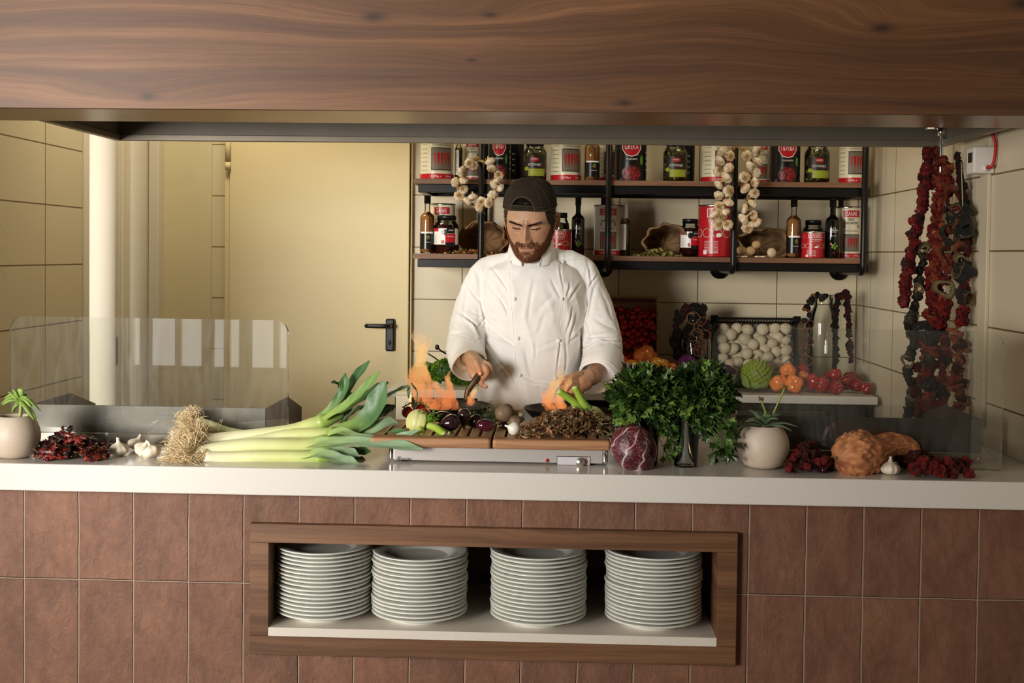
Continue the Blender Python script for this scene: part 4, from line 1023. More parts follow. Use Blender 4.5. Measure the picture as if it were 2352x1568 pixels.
def leek(label, stalk, Ys, r, root_px, leaves, seed):
    g = random.Random(seed); pts = [P(*c2(u, v), lerp(Ys[0], Ys[1], i/(len(stalk)-1))) for i, (u, v) in enumerate(stalk)]
    o = pts[0].copy(); t = thing('leek', label, 'leek', tuple(o))
    e_ = (pts[-1]-pts[-2]).normalized(); sp_ = spline([p_-o for p_ in pts]+[pts[-1]-o+e_*.035, pts[-1]-o+e_*.075], 40); m = MB()
    wh, pale, gr = Vector(srgb(236,228,196)), Vector(srgb(206,212,140)), Vector(srgb(150,176,84))
    rad = [r*(1.18-.18*min(1, i/8))*(1 if i < 27 else lerp(1.08, .28, ((i-27)/12)**1.4)) for i in range(40)]; rad[0] = r*.8
    cols = [tuple(wh.lerp(pale, min(1, i/18)).lerp(gr, min(1, max(0, (i-20)/9))).lerp(Vector(srgb(84,118,60)), max(0, (i-29)/10))) for i in range(40)]
    m.tube(sp_, rad, 22, col=cols, fn=lambda p_, i, a: p_+Vector((0, 0, .0006*math.sin(9*a))))
    part('stalk', m, M['leek'], t)
    m = MB(); d0 = (sp_[0]-sp_[3]).normalized()
    for k in range(int(100+root_px*11)):
        a = Vector((g.uniform(-1, 1), g.uniform(-1, 1), g.uniform(-1, 1))).normalized(); d = (a+d0*.9).normalized(); l = g.uniform(.5, 1.0)*root_px*1.35/980
        w1 = Vector((g.uniform(-1, 1), g.uniform(-1, 1), g.uniform(-1, 1)))*l*.5; w2 = Vector((g.uniform(-1, 1), g.uniform(-1, 1), g.uniform(-1.2, .6)))*l*.6
        q = sp_[0]+a*r*.75; pth = [q, q+d*l*.45, q+d*l*.8+w1, q+d*l*.75+w1+w2]
        pth = [Vector((p_.x, p_.y, max(p_.z, 1.002-o.z))) for p_ in pth]
        m.tube(spline(pth, 9), [.0010, .0009, .0009, .0008, .0008, .0007, .0006, .0005, .0003], 4, col=tuple(Vector(srgb(232,208,162))*g.uniform(.75, 1.1)), cap=False)
    part('roots', m, M['root'], t)
    for k, (path, Yl, w, dark, fold) in enumerate(leaves):
        pp_ = [P(*c2(u, v), lerp(Yl[0], Yl[1], i/(len(path)-1)))-o for i, (u, v) in enumerate(path)]
        cA = srgb(158,184,92); cB = [srgb(120,152,84), srgb(78,112,66), srgb(52,80,44), srgb(140,166,130)][dark]
        part('leaf', leaf_mb(pp_, w, (cA, cB), fold), M['leekleaf'], t)
    return t
Y1, Y2 = 2.93, 2.96
leek('leek on top of the bundle, its leaves standing tallest to the right', [(430,800),(850,745),(1200,700),(1400,640)], (2.90, 2.92), .0175, 44,
     [([(1300,670),(1500,560),(1640,380),(1668,210)], (2.92, 2.96), .012, 1, .5), ([(1340,660),(1560,520),(1720,300),(1870,105)], (2.93, 3.0), .0125, 1, .5),
      ([(1480,600),(1650,500),(1800,370),(1960,195)], (2.90, 2.94), .0125, 0, .45), ([(1500,620),(1700,490),(1880,380),(2030,285)], (2.93, 3.0), .013, 1, .4), ([(1640,370),(1600,300),(1545,285)], (2.97, 2.95), .006, 1, .3),
      ([(1450,640),(1600,590),(1700,480),(1690,350)], (2.96, 3.0), .013, 2, .3)], 1)
leek('leek lying second from top, its broad dark leaf reaching over the board', [(445,850),(850,800),(1200,735),(1480,725)], (2.89, 2.90), .0165, 46,
     [([(1400,730),(1700,690),(1880,560),(2000,280)], (2.90, 2.92), .027, 1, .25), ([(1500,720),(1800,730),(1980,640),(2110,625)], (2.88, 2.92), .016, 3, .3),
      ([(1850,600),(1960,560),(2085,480)], (2.95, 2.98), .014, 2, .3), ([(1900,560),(2010,410),(2120,350),(2195,325),(2200,420)], (2.96, 2.99), .0055, 3, .3), ([(1560,690),(1750,640),(1900,600)], (2.98, 3.0), .017, 2, .2),
      ([(1600,700),(1700,560),(1830,480)], (3.0, 3.02), .008, 3, .3)], 2)
leek('leek in the middle of the bundle, sheath splitting into a pale leaf over the board', [(375,925),(560,862),(900,820),(1300,825),(1450,800)], (2.82, 2.86), .0185, 42,
     [([(1250,850),(1420,800),(1700,790),(2050,815),(2320,850)], (2.85, 2.80), .0155, 3, .25), ([(1450,760),(1620,700),(1800,760),(2060,770),(2290,690)], (2.86, 2.86), .012, 3, .3), ([(1500,790),(1750,760),(2000,740),(2180,680)], (2.88, 2.9), .011, 1, .3)], 3)
leek('leek lying lowest at the front edge of the bundle', [(470,932),(700,922),(1000,912),(1370,915)], (2.80, 2.82), .0150, 10,
     [([(1300,915),(1450,890),(1620,940),(1785,992)], (2.81, 2.795), .0155, 3, .3), ([(1400,890),(1600,860),(1780,905)], (2.84, 2.83), .014, 3, .25), ([(1480,900),(1700,880),(1880,870)], (2.87, 2.87), .014, 1, .3), ([(1480,940),(1700,950),(1850,960)], (2.85, 2.85), .013, 2, .3)], 4)
leek('leek at the back of the bundle, its roots raised above the others', [(375,620),(520,650),(680,705),(900,745)], (2.96, 2.98), .0125, 24, [], 5)

# ================================================================== eggplants, tomatoes, fennel, mushrooms on the left board
M['eggplant'] = pm('eggplant_skin', (1,1,1), .12, vcol=True, var=.2, vs_=20, coat=.6)
M['stem_green'] = pm('stem_green', (1,1,1), .55, vcol=True, var=.2, vs_=80)
def eggplant(u, v, Y, rx, ry, ang, label, c=(44,22,30), calyx=True):
    """rx along its length, ry thickness, in photo pixels; ang tilt in the XZ plane"""
    s = 1/SC(Y); p_ = P(u, v, Y); t = thing('eggplant', label, 'eggplant', tuple(p_), (0, -R(ang), 0), 'small eggplants on the left board')
    a, b = rx*s, ry*s; base = Vector(srgb(*c))
    m = MB(); m.ball((0, 0, 0), (a, b, b), 26, 18, fn=lambda d, q: Vector((q.x, q.y*(1-.16*d.x), q.z*(1-.16*d.x))), col=lambda q: tuple(base*(1+.5*max(0, q.x/a))))
    part('fruit', m, M['eggplant'], t)
    if calyx:
        m = MB(); gc = srgb(96,96,48)
        for k in range(5):
            A = 2*PI*k/5; d = Vector((0, math.cos(A), math.sin(A))); pth = [Vector((a*1.03, 0, 0)), Vector((a*.92, 0, 0))+d*b*.42, Vector((a*.70, 0, 0))+d*b*.66, Vector((a*.52, 0, 0))+d*b*.86]
            pr = spline(pth, 7); side = d.cross(Vector((1, 0, 0)))
            m.strip([q+side*b*.30*(1-i/6.2) for i, q in enumerate(pr)], [q-side*b*.30*(1-i/6.2) for i, q in enumerate(pr)], col=gc)
        m.tube([(a*.95, 0, 0), (a*1.15, .001, 0), (a*1.35, .002, b*.15)], [b*.26, b*.2, b*.22], 8, col=srgb(120,116,66)); part('calyx', m, M['stem_green'], t)
    return t
eggplant(1033, 972, 2.93, 25, 19, 205, 'dark eggplant with its green calyx toward the fennel fronds')
eggplant(1066, 957, 2.97, 20, 15, 268, 'upright oval eggplant standing above the others', (52,32,34))
eggplant(1091, 967, 3.0, 18, 15, 200, 'dark eggplant between the upright one and the reddish one', (36,18,26))
eggplant(1117, 977, 2.92, 24, 14, -3, 'reddish purple eggplant lying flat at the front, calyx to the right', (66,20,34))
eggplant(1156, 977, 3.0, 13, 11, 180, 'small eggplant half hidden beside the big mushroom', (56,16,34), False)
eggplant(1017, 957, 3.02, 24, 13, 5, 'long dark eggplant at the back near the pan', (40,26,30), False)
M['tomato'] = pm('tomato_skin', (1,1,1), .14, vcol=True, coat=.5, rand=.2)
tm = MB(); tm.ball((0, 0, 0), (1, 1, .88), 24, 16, fn=lambda d, q: Vector((q.x, q.y, q.z-.12*math.exp(-8*(d.x**2+d.y**2))*(1 if d.z > 0 else 0))), col=lambda q: srgb(176,22,24)); tme = tm.mesh('tomato', M['tomato'])
cx_ = MB(); 
for k in range(5):
    A = 2*PI*k/5; d = Vector((math.cos(A), math.sin(A), 0)); s_ = Vector((-d.y, d.x, 0)); pth = [Vector((0, 0, .82)), d*.3+Vector((0, 0, .88)), d*.7+Vector((0, 0, .85))]
    cx_.strip([q+s_*.07*(1-i/2.2) for i, q in enumerate(pth)], [q-s_*.07*(1-i/2.2) for i, q in enumerate(pth)], col=srgb(70,84,30))
cx_.tube([(0, 0, .78), (.03, 0, 1.0), (.1, 0, 1.25)], .06, 6, col=srgb(84,92,40)); cxme = cx_.mesh('calyx', M['stem_green'])
g = random.Random(4)
for (u, v, Y, r, lb) in ((936, 946, 3.02, 14, 'leftmost red tomato of the vine, by the white container'), (966, 938, 3.05, 13, 'tomato at the top of the vine cluster before the pan'), (975, 950, 3.0, 14, 'large front tomato of the vine cluster, right of the fennel bulb'), (955, 949, 3.08, 11, 'small tomato deep in the middle of the vine cluster')):
    t = thing('tomato', lb, 'tomato', tuple(P(u, v, Y)), (R(-35+g.uniform(-15, 15)), g.uniform(-.4, .4), g.uniform(0, 6)), 'vine tomatoes on the left board', r/SC(Y))
    part('fruit', tme, None, t); part('calyx', cxme, None, t)
m = MB(); m.tube(spline([P(925, 935, 3.0), P(945, 925, 3.03), P(965, 925, 3.0), P(985, 935, 2.98)], 14), .0018, 6, col=srgb(84,92,40)); m.tube(spline([P(955, 925, 3.0), P(958, 900, 3.0), P(945, 880, 3.02)], 14), .0022, 6, col=srgb(140,150,90))
for k in range(8): q = P(930+k*8, 930, 3.0); m.tube([q, q+Vector((.004, 0, .008)), q+Vector((.012, -.002, .006))], [.0008, .0006, .0003], 4, col=srgb(84,92,40))
solo('tomato_vine', m, M['stem_green'], 'thin green vine stem arching over the tomatoes in front of the pan', 'vine')
M['fennel'] = pm('fennel', (1,1,1), .35, vcol=True, var=.08, vs_=12, sss=.05)
def fennel_bulb(c, s, axis, label, stalks, open_leaf=False):
    t = thing('fennel', label, 'fennel', tuple(c)); Mx = aim(axis); m = MB()
    pale, gr = Vector(srgb(206,202,138)), Vector(srgb(130,160,56))
    def colf(q): return tuple(pale.lerp(gr, min(1, max(0, (q.z/s-.5)*1.2))))
    m.ball((0, 0, 0), (s, s*.72, s*1.0), 40, 24, fn=lambda d, q: q*(1+.05*math.sin(6*math.atan2(d.y, d.x)+.5*d.z)+.03*math.sin(11*math.atan2(d.y, d.x))), col=colf, M=Mx)
    part('bulb', m, M['fennel'], t)
    for (pth, r, cut) in stalks:
        m = MB(); pp_ = spline([P(*q)-c for q in pth], 18); n = 18
        cc = [tuple(Vector(srgb(176,190,90)).lerp(Vector(srgb(140,176,50)), i/n)) for i in range(n)]
        m.tube(pp_, [r*lerp(1.25, .95, i/n) for i in range(n)], 16, col=cc, fn=lambda p_, i, a: p_*1.0+Vector((0, 0, r*.05*math.sin(8*a)))); part('stalk', m, M['fennel'], t)
        m = MB(); d = (pp_[-1]-pp_[-3]).normalized(); m.tube([pp_[-1], pp_[-1]+d*.0006], r*.93, 16); part('cut_end', m, pm('cut_fennel', srgb(206,216,160), .4), t, 'pale cut end')
    return t
fr = fennel_bulb(P(958, 968, 2.92), .029, (-.2, -.3, -.9), 'fennel on the left board with cut stalks and bright green fronds', [([(965, 985, 2.9), (968, 1000, 2.88), (962, 1008, 2.87)], .0075, 1), ([(975, 975, 2.92), (1000, 982, 2.90), (1021, 997, 2.875)], .0085, 1), ([(985, 975, 2.93), (1010, 985, 2.91), (1032, 996, 2.885)], .0065, 1)])
m = MB(); g = random.Random(9)
for k in range(26):
    a = P(g.uniform(965, 990), g.uniform(965, 985), 2.92); d = Vector((g.uniform(-.2, 1), g.uniform(-.6, .4), g.uniform(.0, 1))).normalized(); l = g.uniform(.02, .045)
    col = tuple(Vector(srgb(120,168,40))*g.uniform(.7, 1.15)); sp_ = spline([a, a+d*l*.5+Vector((0, 0, .004)), a+d*l], 6); m.tube(sp_, [.0016, .0014, .0012, .001, .0008, .0004], 5, col=col)
    for q in sp_[1:]:
        for _ in range(3):
            e = Vector((g.uniform(-1, 1), g.uniform(-1, 1), g.uniform(-.4, 1))).normalized()*g.uniform(.004, .010); m.tube([q, q+e*.6, q+e+Vector((0, 0, .001))], [.0008, .0006, .0003], 4, col=col)
for v in m.v: v -= fr.location
part('fronds', m, M['stem_green'], fr)
fennel_bulb(P(1368, 958, 3.0), .030, (-.6, -.1, .75), 'fennel bulb behind the dried herb bunch, two cut stalks pointing up left', [([(1362, 948, 3.0), (1340, 925, 2.99), (1320, 888, 2.98)], .0085, 1), ([(1345, 955, 3.0), (1320, 925, 2.99), (1283, 897, 2.98)], .0082, 1), ([(1352, 955, 3.02), (1335, 940, 3.01), (1318, 930, 3.0)], .012, 0)])
c = P(1348, 935, 2.98); m = MB(); m.tube([c+Vector((0, -.008, -.012)), c+Vector((.001, -.009, .012))], .0014, 6); solo('rubber_band', m, pm('green_band', srgb(24,130,86), .5), 'green band around the stalk of the fennel behind the herb bunch', 'rubber band')
# thyme
def sprigs(name, label, u0, u1, v0, v1, Y, n, col, lf, kind=None):
    g = random.Random(u0); m = MB()
    for k in range(n):
        a = P(g.uniform(u0, u1), g.uniform(v0, v1), Y+g.uniform(-.02, .03)); a.z = max(a.z, ZB+.003); d = Vector((g.uniform(-1, 1), g.uniform(-.5, .5), g.uniform(-.1, .35))).normalized(); l = g.uniform(.015, .035)
        sp_ = [a, a+d*l*.5+Vector((0, 0, .002)), a+d*l]
        m.tube(sp_, [.0006, .0005, .0003], 4, col=col)
        for j in range(9):
            q = sp_[0].lerp(sp_[2], j/8); q.z = max(q.z, ZB+.002); leafy(m, q+Vector((g.uniform(-.003, .003), g.uniform(-.003, .003), g.uniform(0, .003))), lf*g.uniform(.7, 1.2), g, [tuple(Vector(col)*s_) for s_ in (.7, 1, 1.4)])
    return solo(name, m, M['stem_green'], label, 'herbs')
sprigs('thyme_bunch', 'loose green thyme sprigs between the eggplants and the big mushroom', 1098, 1140, 945, 972, 3.03, 60, srgb(62,82,30), .006)
M['mush_brown'] = pm('brown_mushroom', srgb(118,96,72), .5, var=.15, vs_=30, bmp=.1, bs=60, sss=.05)
M['mush_pale'] = pm('mushroom_stem', srgb(196,178,140), .5, var=.1, vs_=40)
def king(u, v, Y, r, cap_rot, stem_pts, label):
    s = r/SC(Y); c = P(u, v, Y); t = thing('mushroom', label, 'mushroom', tuple(c), group='brown mushrooms on the boards')
    m = MB(); m.lathe([(0, 1.0), (.35, .96), (.7, .78), (.93, .42), (1, 0), (.94, -.22), (.80, -.25), (.5, -.1), (0, -.05)], 36, fn=lambda p_, a, k: p_*(1+.05*math.sin(2*a+1)))
    mm = cap_rot.to_matrix().to_4x4() @ Matrix.Scale(s, 4); m2 = MB(); m2.merge(m, mm); part('cap', m2, M['mush_brown'], t)
    pp_ = spline([P(*q)-c for q in stem_pts], 12); m = MB(); m.tube(pp_, [s*.42, s*.36, s*.32, s*.3, s*.3, s*.3, s*.31, s*.32, s*.34, s*.36, s*.34, s*.25], 14); part('stem', m, M['mush_pale'], t)
king(1160, 949, 2.97, 22, Euler((R(50), R(-25), 0)), [(1165, 950, 2.985), (1182, 947, 2.99), (1202, 957, 2.99)], 'large brown mushroom with pale stem to the right, standing at the board gap')
king(1184, 968, 2.95, 15, Euler((R(60), R(20), 0)), [(1184, 966, 2.965), (1194, 960, 2.98), (1204, 964, 2.98)], 'smaller brown mushroom below the large one, above the white onion')
t = thing('onion', 'white onion bulb at the left end of the dried herb bunch', 'onion', tuple(P(1181, 984, 2.875)), (0, R(-70), R(20)))
m = MB(); s = .0165; m.lathe([(0, -.9*s), (.3*s, -.88*s), (.75*s, -.62*s), (1*s, 0), (.85*s, .5*s), (.4*s, .85*s), (.18*s, 1.1*s), (.12*s, 1.5*s), (0, 1.5*s)], 32, fn=lambda p_, a, k: p_*(1+.012*math.sin(12*a))); part('bulb', m, pm('onion_skin', srgb(230,224,206), .25, sss=.08), t)
m = MB(); g = random.Random(6); c = P(1190, 998, 2.85)
for k in range(4):
    a = c+Vector((g.uniform(-.02, .015), 0, .002)); leafy(m, (a.x, a.y, max(a.z, ZB+.006)), .03, g, [srgb(214,200,168)])
solo('onion_peel', m, M['dryleaf'], 'loose papery onion peel on the right board below the onion', 'peel')

# ------------------------------------------------------------------ dried herb bunch
M['dried'] = pm('dried_herb', (1,1,1), .85, vcol=True, var=.3, vs_=90)
hb_ = thing('dried_herb_bunch', 'big bunch of dried brown flowering herbs lying on the right board', 'herb bunch', tuple(P(1300, 990, 2.95)))
g = random.Random(31); o = hb_.location.copy(); m = MB(); fl = MB()
brn = [srgb(160,122,80), srgb(126,96,62), srgb(182,146,100), srgb(140,114,74), srgb(98,76,52)]; flc = [srgb(178,132,86), srgb(204,164,118), srgb(150,106,66), srgb(128,88,56)]
def fluff(mm, q, r, g):
    col = tuple(Vector(g.choice(flc))*g.uniform(.7, 1.15))
    for _ in range(7):
        a = Vector((g.uniform(-1, 1), g.uniform(-1, 1), g.uniform(-1, 1))).normalized(); leafy(mm, q+a*r*.6, r*1.3, g, [col], .6)
for k in range(210):
    e = Vector(tuple(P(g.uniform(1345, 1400), g.uniform(965, 995), g.uniform(2.93, 3.0))))
    tu, tv = g.gauss(1262, 34), 0
    tu = min(max(tu, 1190), 1340); arch = math.sin(PI*min(1, max(0, (tu-1175)/225)))
    tv = g.uniform(1003-60*arch, 1012)-4
    q = P(tu, tv, g.uniform(2.845, 2.93) if tv > 975 else g.uniform(2.90, 2.99)); q.z = max(q.z, ZB+.005); e.z = max(e.z, ZB+.004)
    mid = e.lerp(q, .5)+Vector((0, g.uniform(-.01, .01), g.uniform(.0, .022)))
    sp_ = spline([e, mid, q], 7); m.tube([x-o for x in sp_], [.0015, .0014, .0012, .0011, .001, .0009, .0005], 4, col=g.choice(brn))
    for j in range(10):
        f_ = g.uniform(.15, 1); x = sp_[min(6, int(f_*6))]+Vector((g.uniform(-.006, .006), g.uniform(-.006, .006), g.uniform(-.003, .008))); x.z = max(x.z, ZB+.003)
        leafy(m, x-o, g.uniform(.008, .018), g, brn, .8)
    fluff(fl, q-o, g.uniform(.004, .008), g)
    if k % 2: fluff(fl, sp_[5]-o+Vector((0, -.004, .004)), g.uniform(.004, .007), g)
for k in range(60):
    u = g.uniform(1190, 1380); arch = math.sin(PI*(u-1160)/260); q = P(u, g.uniform(1000-58*arch, 1004), 2.87+g.uniform(0, .08)); q.z = max(q.z, ZB+.004); fluff(fl, q-o, g.uniform(.004, .007), g)
for k in range(40):
    e = P(g.uniform(1350, 1372), g.uniform(968, 990), 2.93); q = P(g.uniform(1375, 1408), g.uniform(955, 1012), g.uniform(2.88, 2.96)); q.z = max(q.z, ZB+.003)
    m.tube([e-o, e.lerp(q, .5)-o+Vector((0, 0, .004)), q-o], [.0016, .0014, .0012], 5, col=g.choice(brn)); leafy(m, q-o, .022, g, [srgb(120,108,72), srgb(98,90,56)], .5)
part('stems', m, M['dried'], hb_); part('flower_heads', fl, M['dried'], hb_)

# ------------------------------------------------------------------ radicchio
rc_c = P(1456, 1030, 2.805); s = .0535
rd = thing('radicchio', 'purple radicchio head with white veins leaning before the glasses of parsley', 'radicchio', tuple(rc_c), (R(20), R(-28), R(-12)))
m = MB(); ax_pts = []
vn = random.Random(12); ribs = [(vn.uniform(-.1, .1)+i*2*PI/7) for i in range(7)]
pw, pv, pd = Vector(srgb(222,206,196)), Vector(srgb(104,28,44)), Vector(srgb(58,18,28))
def rad_col(q):
    d = q.normalized(); d = Vector((d.x*.75-d.z*.66, d.y, d.x*.66+d.z*.75)); th = math.acos(max(-1, min(1, -d.z)))/PI; ph = math.atan2(d.y, d.x)+.35*math.sin(3*th+1)+.35*vnoise(d, 2.6)
    best = 9
    for r_ in ribs:
        dl = abs((ph-r_+PI) % (2*PI)-PI); best = min(best, dl)
    wv = .20*(1-th)**1.4+.012
    a = max(0, 1-best*math.sin(PI*th)*1.0/wv) if wv > 0 else 0
    br = abs(math.sin(9*(th*2.2-best*1.4)+1.5*vnoise(d, 3))); b = max(0, 1-br/(.16*(1-.5*best)))*max(0, 1-best/.5)*.8
    c_ = max(0, 1-abs(vnoise(d, 5.5, 3))/.045)*.35
    w = min(1, max(a, b, c_)+max(0, (.16-th)*6)); base = pv.lerp(pd, .5+.8*vnoise(d, 2.5, 9)); return tuple(base.lerp(pw, w))
m.ball((0, 0, 0), (s*.93, s*.93, s*1.08), 170, 120, fn=lambda d, q: q*(1+.045*math.sin(2.2*math.atan2(d.y, d.x)+3*d.z)+.03*vnoise(d, 2.5)+.012*vnoise(d, 7)+.02*abs(vnoise(d, 1.5, 4))), col=rad_col)
part('head', m, pm('radicchio_leaf', (1,1,1), .38, vcol=True, bmp=.25, bs=70), rd)
m = MB()
for k, (a0, a1) in enumerate(((-.6, .5), (1.4, 2.4))):
    rows = []; n = 16
    for i in range(n):
        th = PI*(.12+.78*i/(n-1)); row = []
        for j in range(8):
            ph = lerp(a0, a1, j/7)+.08*math.sin(i); rr = s*(1.03+.025*math.sin(i*.9+j)*(j in (0, 7))+.02*(j in (0, 7)))
            row.append(Vector((rr*.93*math.sin(th)*math.cos(ph), rr*.93*math.sin(th)*math.sin(ph), -rr*1.08*math.cos(th))))
        rows.append(row)
    V = [p_ for r_ in rows for p_ in r_]; m.add(V, [(i*8+j, i*8+j+1, (i+1)*8+j+1, (i+1)*8+j) for i in range(n-1) for j in range(7)], [rad_col(v) for v in V])
part('outer_leaf', m, pm('radicchio_outer', (1,1,1), .4, vcol=True, bmp=.2, bs=70), rd)

# ------------------------------------------------------------------ tumblers of parsley
M['parsley'] = pm('parsley_leaf', (1,1,1), .34, vcol=True, var=.15, vs_=60)
def parsley_leaflet(m, c, d, nrm, size, col):
    """three-lobed toothed leaflet as a fan, slightly cupped"""
    s = d.cross(nrm).normalized(); nn = s.cross(d).normalized()
    out = [(0, 0), (.25, .18), (.30, .42), (.62, .45), (.50, .62), (.78, .86), (.42, .80), (.36, .92), (.16, .86), (.20, 1.12), (0, 1.35), (-.20, 1.12), (-.16, .86), (-.36, .92), (-.42, .80), (-.78, .86), (-.50, .62), (-.62, .45), (-.30, .42), (-.25, .18)]
    ctr = c+d*size*.6-nn*size*.10
    V = [ctr]+[c+s*x*size*.8+d*y*size+nn*size*(.25*x*x-.12*(y-.6)**2) for x, y in out]
    n = len(out); m.add(V, [(0, 1+i, 1+(i+1) % n) for i in range(n)], col)
def parsley(u, v, Y, rx, rz, seed, glass_u, label, nst, droop):
    g = random.Random(seed); base = P(glass_u, 1000, Y); gx = base.x
    t = thing('parsley_bunch', label, 'parsley', (gx, Y, 1.0)); o = t.location.copy()
    ctr = P(u, v, Y)-o; stems = MB(); lv = MB(); cols = [srgb(60,88,36), srgb(44,66,28), srgb(78,106,44), srgb(106,132,58), srgb(36,54,24)]
    for k in range(nst):
        a0 = Vector((g.uniform(-.016, .016), g.uniform(-.016, .016), g.uniform(.012, .03))); nk = Vector((g.uniform(-.015, .015), g.uniform(-.015, .015), .100))
        d = Vector((g.gauss(0, 1), g.gauss(0, 1), g.gauss(.1, .9))).normalized(); rr = g.uniform(.45, 1.0)**.5
        if g.random() < .3: rr = 1.0
        tip = ctr+Vector((d.x*rx*rr, d.y*rx*.7*rr, d.z*rz*rr))
        if k < droop[0]: tip = Vector((droop[1]+g.uniform(-.02, .015), g.uniform(-.06, -.02), g.uniform(.04, .12)))
        sp_ = spline([a0, nk, nk.lerp(tip, .45)+Vector((0, 0, .028)), tip], 12); stems.tube(sp_, [.0016, .0016, .0015, .0015, .0014, .0014, .0013, .0012, .0011, .001, .0009, .0006], 5, col=srgb(84,116,44))
        col = tuple(Vector(g.choice(cols))*g.uniform(.8, 1.2))
        out = (tip-ctr).normalized()
        for (f_, nn_) in ((1.0, 6), (.8, 3)):
            q = sp_[int(11*f_)] if f_ < 1 else tip
            for j in range(nn_):
                dd = (out+Vector((g.uniform(-1, 1), g.uniform(-1, 1), g.uniform(-.9, .7)))*.9).normalized(); l = g.uniform(.006, .02)
                pos = q+dd*l; stems.tube([q, pos], [.0007, .0005], 4, col=srgb(74,110,40), cap=False)
                nrm = (Vector((g.uniform(-.7, .7), -.7, .8))+out*.5).normalized()
                parsley_leaflet(lv, pos, dd, nrm, g.uniform(.012, .018), tuple(Vector(col)*g.uniform(.8, 1.25)))
    part('stems', stems, M['stem_green'], t); part('leaves', lv, M['parsley'], t)
    m = MB(); r0, r1, h = .027, .0325, .118
    m.lathe([(0, .0005), (r0, .0005), (r0+.0012, .004), (r1, h), (r1+.0008, h+.001), (r1-.0015, h+.001), (r0-.001, .012), (0, .010)], 40)
    gt = solo('drinking_glass', m, M['glass'], 'clear drinking glass holding the %s parsley bunch' % ('left' if seed == 1 else 'right'), 'glass', (gx, Y, 1.0), group='glasses of parsley')
    m = MB(); m.lathe([(.0245, .04), (.0245, .043), (.0235, .0415)], 24)
    return t
parsley(1480, 912, 2.86, .067, .056, 1, 1484, 'left parsley bunch in a glass, behind the radicchio', 190, (8, .045))
parsley(1612, 908, 2.85, .061, .058, 2, 1575, 'right parsley bunch in a glass, one spray drooping at its right side', 190, (14, .085))

# ------------------------------------------------------------------ pots with succulents
M['pot'] = pm('cream_stoneware', srgb(206,190,172), .5, var=.10, vs_=7, bmp=.08, bs=40, col2=srgb(196,178,158))
M['soil'] = pm('soil', srgb(54,42,32), .9, var=.5, vs_=60, bmp=.8, bs=120)
M['succ'] = pm('succulent_leaf', (1,1,1), .38, vcol=True, sss=.05)
def pot(u, Y, r, h, label):
    c = P(u, 1040, Y); t = thing('plant_pot', label, 'plant pot', (c.x, Y, 1.0)); m = MB(); a = r; pr = [(0, .001), (a*.50, .001)]
    zc = h*.52
    for k in range(1, 15):
        z = h*k/14; q = (z-zc)/(h*.64); pr.append((a*math.sqrt(max(0, 1-q*q))*(1.0), z))
    rt = pr[-1][0]; pr += [(rt-.002, h+.001), (rt-.004, h), (rt-.003, h-.012), (rt-.004, h-.014)]
    m.lathe(pr, 64); part('bowl', m, M['pot'], t)
    m = MB(); m.lathe([(rt-.0035, h-.013), (rt*.5, h-.009), (0, h-.007)], 40); part('soil', m, M['soil'], t)
    return t, Vector((c.x, Y, 1.0+h-.008))
def fat_leaf(m, path, w, th, c0, c1, n=12):
    sp_ = spline(path, n); cols = [tuple(Vector(c0).lerp(Vector(c1), i/(n-1))) for i in range(n)]
    rad = [w*max(.08, math.sin(PI*(.12+.86*i/(n-1)))**.7) for i in range(n)]
    m.tube(sp_, rad, 10, col=cols, squash=(th/w, 1.0))
t1, top = pot(33, 2.80, .0585, .098, 'round cream pot at the far left edge of the counter')
su = thing('succulent', 'fleshy green succulent with drooping leaves in the left pot', 'plant', tuple(top)); m = MB(); L3 = lambda u, v, Y=2.80: P(u, v, Y)-top
m.tube(spline([L3(38, 975), L3(46, 955), L3(48, 930), L3(46, 912)], 12), [.006, .0055, .005, .005, .005, .0045, .0045, .004, .004, .004, .004, .003], 10, col=srgb(140,150,84)); part('stem', m, M['succ'], su)
g = random.Random(2)
for (x1, y1, w) in ((20,900,.0045), (10,915,.005), (5,930,.005), (30,896,.005), (46,893,.0055), (62,905,.005), (70,918,.0045), (88,940,.0055), (95,945,.004), (80,965,.005), (72,935,.005), (28,950,.005), (34,935,.0045), (84,962,.005), (60,930,.005), (2,928,.0045)):
    m = MB(); a = L3(47, 915+g.uniform(-8, 12), 2.80); b = L3(x1, y1, 2.80+g.uniform(-.02, .02)); mid = a.lerp(b, .55)+Vector((0, g.uniform(-.006, .006), .006))
    fat_leaf(m, [a, mid, b], w*1.5, w*.8, srgb(110,140,60), srgb(150,176,90)); part('leaf', m, M['succ'], su)
t2, top = pot(1753, 2.85, .0595, .098, 'round cream pot right of the parsley, holding a blue-green rosette')
su = thing('succulent', 'blue-green rosette succulent with two flower stalks in the right pot', 'plant', tuple(top)); L4 = lambda u, v, Y=2.85: P(u, v, Y)-top
for (x1, y1, dy, w) in ((1693,985,-.01,.009), (1718,962,.03,.010), (1733,945,.02,.011), (1766,945,.01,.009), (1795,950,.01,.011), (1833,980,-.01,.0085), (1820,990,-.03,.008), (1712,968,-.03,.010), (1788,962,-.03,.010), (1720,940,.03,.010), (1800,978,.02,.009), (1712,982,.03,.008), (1770,955,-.04,.010), (1745,958,-.035,.010)):
    m = MB(); b = L4(x1, y1, 2.85+dy); a = Vector((.002, 0, .008)); mid = a.lerp(b, .55)+Vector((0, 0, .008)); fat_leaf(m, [a, mid, b], w, w*.28, srgb(76,98,70), srgb(104,124,92)); part('leaf', m, M['succ'], su)
m = MB(); m.tube([Vector((0, 0, -.004)), Vector((.001, 0, .012))], .007, 8, col=srgb(120,96,76)); part('stem', m, M['succ'], su)
